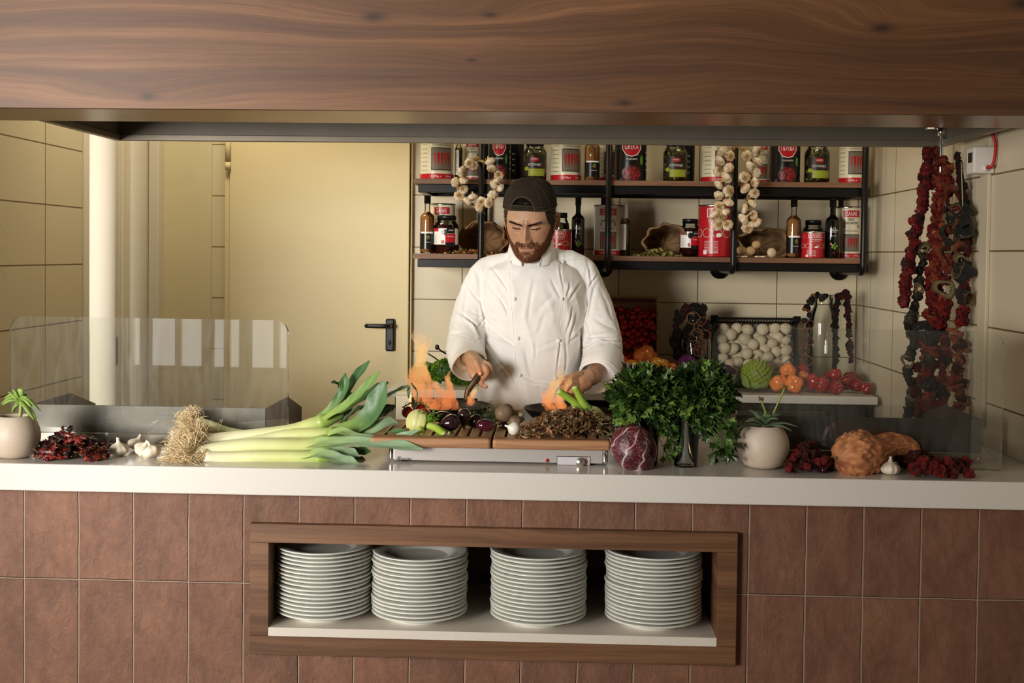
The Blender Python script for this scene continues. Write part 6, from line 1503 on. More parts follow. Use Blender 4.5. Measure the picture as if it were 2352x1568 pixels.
cauli(1578, 838, 4.38, 22, (120,30,110), (70,20,66), 'purple cauliflower peeking above the right parsley bunch', nleaf=5, lcol=(96,118,84))
cauli(1664, 866, 4.36, 27, (92,52,80), (54,30,50), 'dusky purple cauliflower behind the left corner of the right glass screen', nleaf=4, lcol=(110,130,84))
cauli(1738, 862, 4.38, 33, (164,178,44), (96,118,24), 'bright yellow-green romanesco with pale leaves, before the mushroom crate', True, 7, (128,146,84))
cauli(1622, 835, 4.46, 16, (100,120,70), (70,90,50), 'small green cauliflower with grey-green leaves right of the dark vase', nleaf=5, lcol=(96,116,84))
# lettuce and ladles, left of the chef
M['lettuce'] = pm('lettuce_leaf', (1,1,1), .42, vcol=True, var=.2, vs_=60)
def lettuce(u, v, Y, r_px, label, seed):
    r = r_px/SC(Y); c = P(u, v, Y); t = thing('lettuce', label, 'lettuce', tuple(c)); g = random.Random(seed); m = MB(); a0, a1 = Vector(srgb(120,160,44)), Vector(srgb(62,104,22))
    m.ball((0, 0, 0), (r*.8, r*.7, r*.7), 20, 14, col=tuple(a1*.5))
    for k in range(90):
        d = Vector((g.gauss(0, 1), g.gauss(0, 1), g.gauss(.2, .9))).normalized(); q = Vector((d.x*r, d.y*r*.8, d.z*r*.85)); s_ = d.orthogonal().normalized(); s_.rotate(Matrix.Rotation(g.uniform(0, 6), 3, d)); b = d.cross(s_)
        n = 9; L_, R_ = [], []; w = r*g.uniform(.22, .34)
        for i in range(n):
            x = (i/(n-1)-.5)*2*w; rf = math.sin(i*2.2+k)*w*.22; L_.append(q-d*w*.9+s_*x*.5); R_.append(q+s_*x+b*rf+d*w*.15*math.cos(i*1.7))
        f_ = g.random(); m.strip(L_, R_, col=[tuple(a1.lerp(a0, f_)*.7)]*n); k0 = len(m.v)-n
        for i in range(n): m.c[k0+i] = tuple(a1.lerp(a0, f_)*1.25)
    for vv in m.v: vv.z = max(vv.z, ZK-c.z+.002)
    part('leaves', m, M['lettuce'], t)
lettuce(975, 858, 4.42, 32, 'frilly green lettuce at the left end of the back counter, behind the flames', 1)
lettuce(1022, 852, 4.40, 34, 'frilly green lettuce right beside the left sleeve of the chef', 2)
lettuce(1062, 866, 4.42, 28, 'frilly lettuce mostly hidden behind the arm of the chef', 3)
for k, (p0, p1, bowl, lb) in enumerate((((1012, 832), (984, 812), (973, 808), 'steel ladle with its end pointing up left above the lettuce'), ((1040, 822), (1014, 806), (1004, 797), 'dark ladle with curled end above the lettuce'))):
    a, b, c = P(*p0, 4.44), P(*p1, 4.40), P(*bowl, 4.39); t = thing('ladle', lb, 'ladle', tuple(a)); mt = M['chrome'] if k == 0 else M['black_plastic']
    m = MB(); m.tube(spline([a-a+Vector((.03, 0, -.04)), Vector((0, 0, 0)), b-a, c-a], 16), .0032, 8); part('handle', m, mt, t); m = MB(); m.ball(c-a, (.008, .006, .010), 12, 8); part('end_cap', m, mt, t)
# container left of the pan
c = P(927, 940, 3.55); t = thing('plastic_container', 'cream plastic container with flat lid left of the burning pan', 'container', (c.x, 3.55, 1.001))
m = MB(); hh = P(927, 900, 3.52).z-1.0; m.box((-.021, -.02, 0), (.021, .02, hh-.012), .004); part('body', m, pm('cream_plastic', srgb(222,212,184), .65), t)
m = MB(); m.box((-.0195, -.0185, hh-.012), (.0195, .0185, hh), .003); part('lid', m, pm('cream_lid', srgb(214,202,170), .4), t)

# ================================================================== pans and flames
M['iron'] = pm('carbon_steel', srgb(30,26,24), .42, metal=.6, var=.4, vs_=14, bmp=.1, bs=60)
def pan(u, v, Y, r_px, label, hpts, hw):
    c = P(u, v, Y); r = r_px/SC(Y); zr = max(c.z, 1.036); t = thing('frying_pan', label, 'pan', (c.x, Y, 1.002)); h = zr-1.002
    m = MB(); m.lathe([(0, 0), (r*.66, 0), (r*.72, .002), (r*.985, h*.92), (r, h), (r*.99, h+.001), (r*.97, h*.93), (r*.70, .005), (0, .004)], 64); part('pan_body', m, M['iron'], t)
    o = Vector(t.location); sp_ = spline([P(*q)-o for q in hpts], 24); m = MB()
    m.tube(sp_, [hw]*24, 12, squash=(.28, 1.0)); part('handle', m, pm('steel_handle', srgb(84,76,66), .35, metal=.9, var=.2), t)
    m = MB(); m.tube(sp_[:4], hw*1.15, 10, squash=(.4, 1.0)); part('handle_bracket', m, M['iron'], t)
    return t, zr
pan(1030, 929, 3.60, 101, 'black iron frying pan with tall flames, its handle held by the chef', [(1072, 932, 3.715), (1073, 910, 3.725), (1077, 893, 3.73), (1092, 872, 3.735), (1110, 846, 3.745), (1122, 828, 3.76)], .0095)
pan(1290, 936, 3.58, 88, 'dark frying pan mostly hidden behind the dried herbs, flames rising from it', [(1302, 936, 3.690), (1304, 912, 3.715), (1309, 897, 3.745), (1322, 884, 3.78), (1338, 878, 3.81)], .009)
def flame_mat():
    m, nt, b = _nt('flame'); L = nt.links; nt.nodes.remove(b); out = nt.nodes['Material Output']
    at = nt.nodes.new('ShaderNodeAttribute'); at.attribute_name = 'Col'; sp = nt.nodes.new('ShaderNodeSeparateColor'); L.new(at.outputs['Color'], sp.inputs[0])
    h = sp.outputs[0]; edge = sp.outputs[1]
    p = posn(nt); n1 = noise_n(nt, mapping(nt, p, (22, 22, 9)), 1, 4, .6, 1.2)
    col = ramp(nt, nmath(nt, 'ADD', h, nmath(nt, 'MULTIPLY', nmath(nt, 'SUBTRACT', n1, .5), .6)), [(.0, (.80, .20, .06)), (.35, (.95, .36, .11)), (.7, (.95, .55, .20)), (1, (.90, .56, .26))])
    em = nt.nodes.new('ShaderNodeEmission'); L.new(col, em.inputs[0]); em.inputs[1].default_value = 1.0
    tr = nt.nodes.new('ShaderNodeBsdfTransparent')
    a = nmath(nt, 'MULTIPLY', edge, ramp(nt, n1, [(.34, .10), (.62, .62)]))
    mx = nt.nodes.new('ShaderNodeMixShader'); L.new(a, mx.inputs[0]); L.new(tr.outputs[0], mx.inputs[1]); L.new(em.outputs[0], mx.inputs[2]); L.new(mx.outputs[0], out.inputs[0]); return m
M['flame'] = flame_mat()
def flame(name, label, tongues, Y):
    """tongues: list of centre paths with half widths in pixels; each is a flattened closed body"""
    o = P(tongues[0][0][0][0], tongues[0][0][0][1], Y); t = thing(name, label, 'flame', tuple(o)); tops = min(q[1] for pth, ws in tongues for q in pth); bots = max(q[1] for pth, ws in tongues for q in pth)
    for k, (pth, ws) in enumerate(tongues):
        n = 26; sp_ = spline([P(u, v, Y+.03*math.sin(k*2.1+i))-o for i, (u, v) in enumerate(pth)], n); m = MB(); V, F, cc = [], [], []
        for i in range(n):
            f_ = i/(n-1); w = float(np.interp(f_*(len(ws)-1), range(len(ws)), ws))/SC(Y); w *= 1+.18*math.sin(i*1.3+k*2)
            hgt = (sp_[i].z+o.z-P(1000, bots, Y).z)/max(.01, (P(1000, tops, Y).z-P(1000, bots, Y).z))
            for j in range(16):
                a = 2*PI*j/16; V.append(sp_[i]+Vector((math.cos(a)*w, math.sin(a)*w*.55, .4*w*math.cos(2*a+k)))); e = abs(math.sin(a)); cc.append((hgt, min(1, .35+.65*e)*min(1, 3.5*(1-f_))*min(1, .4+f_*4), 0))
        for i in range(n-1):
            for j in range(16): F.append((i*16+j, i*16+(j+1) % 16, (i+1)*16+(j+1) % 16, (i+1)*16+j))
        m.add(V, F, cc); part('tongue', m, M['flame'], t)
    return t
flame('flame', 'tall orange flames leaping from the pan the chef holds, left', [([(990,942),(975,905),(962,870),(968,820),(962,780),(950,755)], [10,20,20,13,17,3]), ([(968,938),(955,905),(948,880),(950,850),(962,830)], [6,8,15,10,2]), ([(1012,944),(1015,915),(1005,890),(985,872),(975,845),(985,835)], [16,22,8,10,8,2]),
     ([(1030,944),(1035,910),(1030,880),(1020,860)], [20,16,6,2]), ([(1052,944),(1040,920),(1036,890),(1028,868),(1034,850)], [10,9,6,6,2]), ([(1000,944),(985,925),(978,905)], [22,16,3]), ([(960,842),(975,800),(985,790),(990,770)], [3,12,8,2])], 3.58)
flame('flame', 'small flame at the back of the left pan beside its handle', [([(1082,928),(1084,910),(1092,895),(1098,885)], [9,8,4,1]), ([(1078,930),(1078,918),(1076,908)], [6,6,1])], 3.60)
flame('flame', 'soft orange flames over the second pan before the hand at the right', [([(1285,945),(1268,930),(1262,910),(1275,885),(1290,860),(1282,830)], [16,18,12,12,10,2]), ([(1300,942),(1285,925),(1290,900),(1305,880),(1312,860)], [12,10,9,8,3]), ([(1270,944),(1255,925),(1250,912),(1240,895)], [12,10,5,1]), ([(1296,944),(1290,935),(1288,922)], [14,9,2])], 3.56)
for nm, u, v, e, rr_ in (('pan_fire_light', 1010, 890, 1.1, .04), ('pan_fire_light_right', 1282, 905, .6, .03)):
    l = bpy.data.lights.new(nm, 'POINT'); l.energy = e; l.color = (1.0, .55, .2); l.shadow_soft_size = rr_; lo = bpy.data.objects.new(nm, l); COL.objects.link(lo); lo.location = P(u, v, 3.55)

# ================================================================== the chef
def vox(mb, voxel, smooth=3, name='v'):
    """fuse overlapping shapes of a builder into one continuous skin; returns vertex array, faces"""
    me = mb.mesh(name, [], False); o = bpy.data.objects.new(name, me); COL.objects.link(o)
    md = o.modifiers.new('r', 'REMESH'); md.mode = 'VOXEL'; md.voxel_size = voxel; md.adaptivity = 0
    dg = bpy.context.evaluated_depsgraph_get(); ev = o.evaluated_get(dg); em = ev.to_mesh()
    V = np.empty(len(em.vertices)*3); em.vertices.foreach_get('co', V); V = V.reshape(-1, 3).copy()
    F = [tuple(p.vertices) for p in em.polygons]; E = np.empty(len(em.edges)*2, dtype=np.int64); em.edges.foreach_get('vertices', E); E = E.reshape(-1, 2).copy()
    ev.to_mesh_clear(); bpy.data.objects.remove(o); bpy.data.meshes.remove(me)
    for _ in range(smooth): V = lap(V, E, .5)
    return V, F, E
def lap(V, E, k):
    S = np.zeros_like(V); cnt = np.zeros(len(V)); np.add.at(S, E[:, 0], V[E[:, 1]]); np.add.at(S, E[:, 1], V[E[:, 0]]); np.add.at(cnt, E[:, 0], 1); np.add.at(cnt, E[:, 1], 1)
    return V+(S/np.maximum(cnt, 1)[:, None]-V)*k
def normals(V, F):
    N = np.zeros_like(V); Fa = np.array([f for f in F if len(f) == 4])
    if len(Fa): n = np.cross(V[Fa[:, 2]]-V[Fa[:, 0]], V[Fa[:, 3]]-V[Fa[:, 1]]); [np.add.at(N, Fa[:, i], n) for i in range(4)]
    Ft = np.array([f for f in F if len(f) == 3])
    if len(Ft): n = np.cross(V[Ft[:, 1]]-V[Ft[:, 0]], V[Ft[:, 2]]-V[Ft[:, 0]]); [np.add.at(N, Ft[:, i], n) for i in range(3)]
    return N/np.maximum(np.linalg.norm(N, axis=1), 1e-12)[:, None]
RMn = np.array(RM)
def proj(V):
    d = (V-np.array(CAM)) @ RMn; z = -d[:, 2]
    return 1176-SX+FPX*d[:, 0]/z, 784-SY-FPX*d[:, 1]/z
def limb(m, pts, rad, squash=None):
    pts = [Vector(p) for p in pts]; n = max(8, 6*len(pts)); sp_ = spline(pts, n); rr = [float(np.interp(i/(n-1)*(len(rad)-1), range(len(rad)), rad)) for i in range(n)]
    m.tube(sp_, rr, 20, squash=squash); m.ball(sp_[0], rr[0], 16, 10); m.ball(sp_[-1], rr[-1], 16, 10)
YS = 4.02
# ------------------------------------------------------------------ head (own frame: face looks along -Y, eye level z = 0)
HC = P(1218, 500, 3.93); HC.z = 1.606
HR = (Matrix.Rotation(R(-9), 4, 'Z') @ Matrix.Rotation(R(21), 4, 'X') @ Matrix.Rotation(R(1.5), 4, 'Y'))
HM = Matrix.Translation(HC) @ HR @ Matrix.Scale(.995, 4)
zz = [.120,.112,.100,.080,.060,.030,.015,.0,-.03,-.055,-.070,-.085,-.100,-.112,-.120,-.126]
FF = [0,.032,.054,.078,.088,.0935,.094,.0855,.0845,.088,.089,.087,.092,.088,.070,.0]
BB = [0,.036,.058,.085,.096,.101,.100,.097,.088,.070,.058,.050,.040,.030,.012,0]
WW = [0,.034,.052,.068,.0755,.0785,.0785,.0775,.0745,.0700,.0660,.0610,.0535,.0435,.030,0]
_o = np.argsort(zz); ZZ = np.array(zz)[_o]; FFa = np.array(FF)[_o]; BBa = np.array(BB)[_o]; WWa = np.array(WW)[_o]
def G(x, z, cx, cz, sx, sz): return math.exp(-((x-cx)/sx)**2*.5-((z-cz)/sz)**2*.5)
def face_bump(x, z):
    ax = abs(x); d = 0.0
    # nose: bridge, tip, wings, underside
    if z > -.056:
        ramp_ = interp(z, [-.056, -.052, -.045, -.035, -.015, .005, .018, .03], [0, .012, .0265, .0260, .0185, .0105, .005, 0]); wid = interp(z, [-.056, -.045, -.03, 0, .02], [.0105, .0095, .0080, .0062, .0085])
        d += ramp_*math.exp(-(ax/wid)**2*.5)
    d += .0085*G(ax, z, .0145, -.0455, .0050, .0050)-.003*G(ax, z, .0075, -.0545, .0032, .0022)
    d -= .0030*G(ax, z, .0205, -.048, .0028, .007)
    # sockets, lids, brows
    d -= .0115*G(ax, z, .030, .003, .0150, .0100); d -= .0040*G(ax, z, .016, .0, .006, .009)
    d += .0090*G(ax, z, .0315, -.0015, .0120, .0072)
    d -= .0022*G(ax, z, .0315, .0075, .0130, .0020); d -= .0032*G(ax, z, .0315, -.0085, .0125, .0016); d -= .0018*G(ax, z, .028, -.0185, .0110, .0030)
    d += .0062*G(ax, z, .020, .0140, .0140, .0060)+.0045*G(ax, z, .040, .0190, .010, .0060)
    d += .0030*G(ax, z, .0065, .0165, .0035, .008)-.0035*G(x, z, 0, .0150, .0020, .0075)
    d += .0030*G(ax, z, .046, -.022, .015, .012)-.0028*G(ax, z, .045, -.055, .014, .016)
    d -= .0022*abs(math.exp(-((ax-.022-.35*(-.048-z))/.0026)**2*.5))*(1 if -.075 < z < -.040 else 0)
    # mouth
    mw = max(0.0, 1-(ax/.0235)**2.5)
    d += (.0052*math.exp(-((z+.0660)/.0036)**2*.5)+.0062*math.exp(-((z+.0785)/.0046)**2*.5)-.0058*math.exp(-((z+.0715+.0012*math.cos(ax*180))/.0015)**2*.5))*mw**.6
    d -= .0016*G(x, z, 0, -.0595, .0030, .0040); d -= .0042*G(x, z, 0, -.0885, .0150, .0040); d += .0060*G(x, z, 0, -.1030, .0140, .0090)
    d += .0016*G(ax, z, .030, -.070, .007, .010)
    return d
skin0 = Vector(srgb(184,144,114)); lip = Vector(srgb(166,108,92)); redd = Vector(srgb(172,112,90)); beardc = Vector(srgb(100,60,40)); hairc = Vector(srgb(30,22,18))
def beard_mask(x, z, y):
    ax = abs(x)
    if y > .03: return 0.0
    jaw = interp(ax, [0, .018, .030, .042, .055, .066, .078], [-.087, -.088, -.070, -.061, -.052, -.030, .004])
    b = min(1, max(0, (jaw-z)/.008))*(1 if z > -.13 else 0)
    if ax < .020 and -.087 < z < -.0575: b = 0
    mu = min(1, max(0, 1.5-abs(z+.0600-.10*max(0, ax-.012))/.0062))*(1 if ax < .031 else max(0, 1-(ax-.031)/.006)); b = max(b, mu*1.2)
    b = max(b, (1 if (.026 < ax < .038 and -.09 < z < -.060) else 0)); b = max(b, .9*G(x, z, 0, -.0895, .012, .0045))
    if ax < .0205 and -.0820 < z < -.0665: b = 0
    return min(1, b)
def head_point(a, z):
    """a = 0 straight ahead, positive to the viewer's right"""
    f_, b_, w_ = np.interp(z, ZZ, FFa), np.interp(z, ZZ, BBa), np.interp(z, ZZ, WWa)
    ex = .86 if z > -.03 else interp(z, [-.11, -.03], [1.0, .86])
    sx = math.sin(a); cx = math.cos(a); x = w_*math.copysign(abs(sx)**ex, sx); y = -(f_ if cx > 0 else b_)*math.copysign(abs(cx)**ex, cx)
    if cx > 0: y -= face_bump(x, z)*min(1, cx*2.2)
    return Vector((x, y, z))
nr, na = 230, 220
angs = []
for i in range(na):
    t = (i+.5)/na*2-1; angs.append(PI*(.42*t+.58*math.copysign(abs(t)**2.0, t)))
zs_ = [lerp(.1199, -.1259, (1-math.cos(PI*(.02+.96*j/(nr-1))))/2*.35+.65*j/(nr-1)) for j in range(nr)]
hm = MB(); V, F, cc = [], [], []
def skin_col(x, y, z):
    n = vnoise((x, y, z), 90); c = skin0*(1+.07*vnoise((x, y, z), 30, 2)); ax = abs(x)
    if y < 0:
        c = c.lerp(redd, min(.7, .5*G(x, z, 0, -.04, .014, .012)+.3*G(ax, z, .048, -.03, .018, .016)))
        if ax < .0215 and -.0830 < z < -.0635 and 1-(ax/.0215)**2.2 > abs(z+.0725)/.0105: c = c.lerp(lip, .55)
        c = c.lerp(Vector(srgb(120,76,60)), min(.8, .75*math.exp(-((z+.0712)/.0013)**2)*(1 if ax < .024 else 0)))
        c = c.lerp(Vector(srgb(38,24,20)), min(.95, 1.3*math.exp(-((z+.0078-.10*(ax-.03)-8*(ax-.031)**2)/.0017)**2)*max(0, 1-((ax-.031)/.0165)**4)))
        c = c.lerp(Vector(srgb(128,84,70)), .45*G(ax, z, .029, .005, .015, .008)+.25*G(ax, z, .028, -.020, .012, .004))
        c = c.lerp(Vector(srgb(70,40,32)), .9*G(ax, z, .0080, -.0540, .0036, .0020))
        bm_ = beard_mask(x, z, y); c = c.lerp(beardc, bm_*(.72+.3*n))
    if (z > .063) or (abs(x) > .060 and z > interp(abs(x), [.060, .07, .08], [.045, .0, -.02])) or y > .01 and z > -.055: c = hairc
    return tuple(c)
for z in zs_:
    for a in angs:
        p_ = head_point(a, z); V.append(p_); cc.append(skin_col(p_.x, p_.y, p_.z))
for j in range(nr-1):
    for i in range(na): k = (i+1) % na; F.append((j*na+i, (j+1)*na+i, (j+1)*na+k, j*na+k))
V.append(Vector((0, .0, .1203))); cc.append(tuple(hairc)); F += [(len(V)-1, i, (i+1) % na) for i in range(na)]
V.append(Vector((0, -.03, -.1265))); cc.append(tuple(beardc)); o0 = (nr-1)*na; F += [(len(V)-1, o0+(i+1) % na, o0+i) for i in range(na)]
hm.add(V, F, cc)
# ears
for sx in (-1, 1):
    em = MB()
    def efn(d, q):
        rr = math.hypot(d.y*.9, d.z); k = .0035*math.exp(-((rr-.45)/.22)**2)
        return Vector((q.x-(k*2.2 if d.x > 0 else 0)+.003*d.z, q.y*(1-.22*(1 if d.z < -.3 else 0)*abs(d.z)), q.z))
    em.ball((0, 0, 0), (.0075, .0185, .0320), 32, 24, fn=efn, col=tuple(skin0.lerp(redd, .6)))
    pth = [Vector((.004, .0165*math.sin(a)*(1 if abs(a) < 2.2 else .8), .0300*math.cos(a))) for a in [-.6+3.5*k/20 for k in range(21)]]
    em.tube(pth, [.0022+.0012*math.sin(PI*k/20) for k in range(21)], 8, col=tuple(skin0.lerp(redd, .35)))
    em.tube([(.005, -.004, -.002), (.006, .004, .008), (.005, .009, .016)], [.002, .0024, .001], 8, col=tuple(skin0.lerp(redd, .3))); em.ball((.005, -.010, -.004), (.003, .004, .005), 8, 6, col=tuple(skin0))
    EMx = Matrix.Translation((sx*.0800, .014, -.012)) @ Matrix.Rotation(sx*R(-26), 4, 'Z') @ Matrix.Rotation(R(-8), 4, 'X')
    if sx < 0: EMx = EMx @ Matrix.Scale(-1, 4, (1, 0, 0))
    hm.merge(em, EMx)
    hm.has_c = True
body = MB(); body.merge(hm, HM)
# ------------------------------------------------------------------ arms, hands, neck, trunk and legs fused into one skin
def Q(u, v, Y): return P(u, v, Y)
SLp, SRp = Q(1115, 640, 4.05), Q(1336, 638, 4.05); ELp, ERp = Q(1070, 775, 4.0), Q(1384, 785, 4.0)
WL, WR_ = Q(1082, 824, 3.80), Q(1364, 862, 3.82)
hand = MB()
limb(hand, [Q(1074, 821, 3.87), WL, Q(1090, 832, 3.775)], [.028, .0265, .0265])
limb(hand, [Q(1088, 832, 3.775), Q(1101, 843, 3.755)], [.0255, .0235], (1, 1.0)); limb(hand, [Q(1083, 842, 3.775), Q(1089, 862, 3.755)], [.017, .0145]); limb(hand, [Q(1103, 836, 3.77), Q(1112, 846, 3.75)], [.0185, .0150])
limb(hand, [Q(1094, 833, 3.745), Q(1100, 846, 3.722), Q(1103, 857, 3.716)], [.0120, .0098, .0088])          # thumb
limb(hand, [Q(1110, 833, 3.76), Q(1122, 838, 3.738), Q(1126, 850, 3.735), Q(1119, 860, 3.745)], [.0105, .0092, .0086, .0080])     # index
limb(hand, [Q(1106, 838, 3.75), Q(1115, 845, 3.722), Q(1118, 857, 3.722), Q(1110, 867, 3.735)], [.0105, .0094, .0088, .0080])    # middle
limb(hand, [Q(1100, 848, 3.76), Q(1109, 858, 3.735), Q(1113, 868, 3.738), Q(1104, 874, 3.75)], [.0100, .0090, .0083, .0075])     # ring
limb(hand, [Q(1092, 856, 3.77), Q(1096, 873, 3.755), Q(1106, 882, 3.745), Q(1116, 888, 3.738)], [.0098, .0082, .0074, .0064])   # little finger held out
hL = vox(hand, .0021, 2)
hand = MB()
limb(hand, [Q(1380, 845, 3.88), WR_, Q(1354, 868, 3.80)], [.030, .0275, .0265])
limb(hand, [Q(1352, 866, 3.795), Q(1334, 876, 3.775)], [.0265, .0250]); limb(hand, [Q(1345, 880, 3.78), Q(1329, 890, 3.762)], [.0220, .0180]); limb(hand, [Q(1340, 862, 3.785), Q(1325, 866, 3.77)], [.0170, .0135])
limb(hand, [Q(1332, 860, 3.77), Q(1313, 864, 3.745), Q(1299, 874, 3.737)], [.0125, .0098, .0088])          # thumb
limb(hand, [Q(1322, 876, 3.755), Q(1302, 869, 3.735), Q(1292, 876, 3.738), Q(1291, 889, 3.75)], [.0115, .0096, .0088, .0078])    # index
limb(hand, [Q(1324, 886, 3.75), Q(1308, 884, 3.728), Q(1301, 894, 3.735), Q(1306, 903, 3.748)], [.0115, .0098, .0090, .0080])
limb(hand, [Q(1328, 894, 3.755), Q(1315, 897, 3.735), Q(1311, 907, 3.742), Q(1317, 912, 3.755)], [.0112, .0096, .0086, .0078])
limb(hand, [Q(1336, 897, 3.765), Q(1327, 905, 3.75), Q(1324, 913, 3.755), Q(1329, 916, 3.765)], [.0100, .0085, .0078, .0070])
hR = vox(hand, .0021, 2)
def skin_of(V, tips):
    out = []
    for v in V:
        c = skin0*(1+.10*vnoise(v, 60, 4)); d = min((Vector(v)-t).length for t in tips); c = c.lerp(redd, .55*max(0, 1-d/.03)); out.append(tuple(c*.96))
    return out
body.add([Vector(v) for v in hL[0]], hL[1], skin_of(hL[0], [Q(1103, 857, 3.71), Q(1119, 860, 3.74), Q(1116, 888, 3.74)]))
body.add([Vector(v) for v in hR[0]], hR[1], skin_of(hR[0], [Q(1299, 874, 3.735), Q(1291, 889, 3.75), Q(1306, 903, 3.74)]))
tr_ = MB(); cxx = HC.x-.002; NB = Vector((cxx, 4.03, 1.455))
limb(tr_, [HM @ Vector((0, .018, -.05)), HM @ Vector((0, .02, -.09)), NB], [.056, .056, .068])
limb(tr_, [(cxx, 4.05, 1.38), (cxx, 4.04, 1.2), (cxx, 4.03, 1.0), (cxx, 4.03, .92)], [.125, .12, .12, .125], (.75, 1.05))
limb(tr_, [SLp, ELp, Q(1072, 818, 3.88)], [.034, .032, .026]); limb(tr_, [SRp, ERp, Q(1382, 843, 3.89)], [.034, .032, .027]); limb(tr_, [SLp, (cxx, 4.06, 1.42), SRp], [.03, .05, .03])
for sx in (-1, 1): limb(tr_, [(cxx+sx*.085, 4.04, .92), (cxx+sx*.09, 4.03, .50), (cxx+sx*.10, 4.06, .10)], [.085, .058, .040]); limb(tr_, [(cxx+sx*.10, 4.06, .05), (cxx+sx*.11, 3.95, .03)], [.042, .030])
tv = vox(tr_, .009, 3); body.add([Vector(v) for v in tv[0]], tv[1], tuple(skin0*.92))
M['skin'] = pm('skin', (1,1,1), .44, vcol=True, sss=.08, bmp=.22, bs=420, bd=.0008, spec=.5, var=.10, vs_=160)
per = tag(link('person', body.mesh('person', M['skin'])), 'bearded person in white kitchen jacket and backwards dark cap, looking down, holding two pans', 'person')
# nails
for q, d in ((Q(1103, 857.5, 3.7075), (0, -.9, .15)), (Q(1298.5, 873, 3.7290), (-.1, -.9, .3)), (Q(1115, 887, 3.7330), (.2, -.9, .3))):
    m = MB(); m.ball(q, (.0050, .0016, .0058), 14, 8); part('nail', m, pm('nail', srgb(196,152,124), .28), per, 'fingernail')
# ------------------------------------------------------------------ hair, brows, beard as short strands
M['hair'] = pm('hair_strands', (1,1,1), .5, vcol=True, spec=.3)
def strands(n, sample, length, cols, w=.00045, seed=1):
    g = random.Random(seed); m = MB(); V, F, cc = [], [], []
    k = 0
    while k < n:
        s_ = sample(g)
        if s_ is None: continue
        p_, nrm, flow = s_; k += 1
        l = length*g.uniform(.6, 1.3); d = (nrm*.45+flow+Vector((g.uniform(-.35, .35), g.uniform(-.35, .35), g.uniform(-.35, .35)))).normalized(); side = d.cross(nrm+Vector((.01, 0, 0))).normalized()*w
        a = p_-nrm*.0006; b = p_+d*l*.5+nrm*.0006; c = p_+d*l+nrm*.0002-Vector((0, 0, l*.15)); o_ = len(V)
        V += [a-side, a+side, b+side*.8, b-side*.8, c]; F += [(o_, o_+1, o_+2, o_+3), (o_+3, o_+2, o_+4)]; cc += [tuple(Vector(g.choice(cols))*g.uniform(.7, 1.3))]*5
    m.add([HM @ v for v in V], F, cc); return m
def surf(a, z):
    p_ = head_point(a, z); px_ = head_point(a+.01, z)-p_; pz_ = head_point(a, z+.001)-p_; nrm = px_.cross(pz_).normalized()
    if nrm.dot(Vector((p_.x, p_.y-.0, 0))) < 0: nrm = -nrm
    return p_, nrm
def samp_beard(g):
    a = g.uniform(-1.75, 1.75); z = g.uniform(-.125, .005); p_, nrm = surf(a, z); b = beard_mask(p_.x, p_.z, p_.y)
    if g.random() > b*(1 if p_.z < -.045 or abs(p_.x) > .06 else .9): return None
    if abs(p_.x) < .035 and p_.z > -.070: flow = Vector((math.copysign(.6, p_.x), -.2, -.7))
    else: flow = Vector((p_.x*3, -.25, -1.0))
    return p_, nrm, flow
part('beard', strands(13000, samp_beard, .0074, [srgb(124,74,46), srgb(96,56,36), srgb(150,92,56), srgb(66,38,28)], .00034, 3), M['hair'], per, 'reddish brown beard')
def samp_hair(g):
    s_ = g.choice((-1, 1)); a = s_*g.uniform(.85, 3.1); z = g.uniform(-.055, .085); p_, nrm = surf(a, z); ax = abs(p_.x)
    if p_.y < .0 and (ax < .061 or z < interp(ax, [.060, .07, .08], [.045, -.004, -.028])): return None
    return p_, nrm, Vector((0, .5, -.8))
part('hair', strands(5200, samp_hair, .011, [srgb(34,26,20), srgb(24,18,15), srgb(48,36,28)], .0006, 4), M['hair'], per)
def samp_crown(g):
    a = g.uniform(-.65, .6); z = g.uniform(.060, .112); p_, nrm = surf(a, z); return p_, nrm, Vector((g.uniform(-.3, .3), -.2, 1.0))
part('forelock', strands(1500, samp_crown, .012, [srgb(40,30,24), srgb(26,20,16)], .0006, 5), M['hair'], per)
for s_ in (-1, 1):
    def samp_brow(g, s_=s_):
        t = g.random(); x = s_*lerp(.0085, .0500, t); zc = interp(t, [0, .3, .7, 1], [.0052, .0098, .0172, .0178]); z = zc+g.gauss(0, .0014)*(1.1-.6*t); a = math.asin(max(-1, min(1, (abs(x)/np.interp(z, ZZ, WWa))**(1/.86))))*s_
        p_, nrm = surf(a, z); return p_, nrm, Vector((s_*1.0, 0, .25-.7*t))
    part('eyebrow', strands(1000, samp_brow, .0056, [srgb(52,36,28), srgb(36,26,20), srgb(70,48,36)], .00034, 6), M['hair'], per)
    def samp_lash(g, s_=s_):
        t = g.random(); ax = lerp(.0180, .0440, t); z = -.0078+.10*(ax-.03)+8*(ax-.031)**2; a = math.asin((ax/np.interp(z, ZZ, WWa))**(1/.86))*s_; p_, nrm = surf(a, z); return p_, nrm, Vector((s_*.5*(t-.3), -.6, -.7))
    part('eyelash', strands(60, samp_lash, .0045, [srgb(30,22,18)], .00035, 7), M['hair'], per)
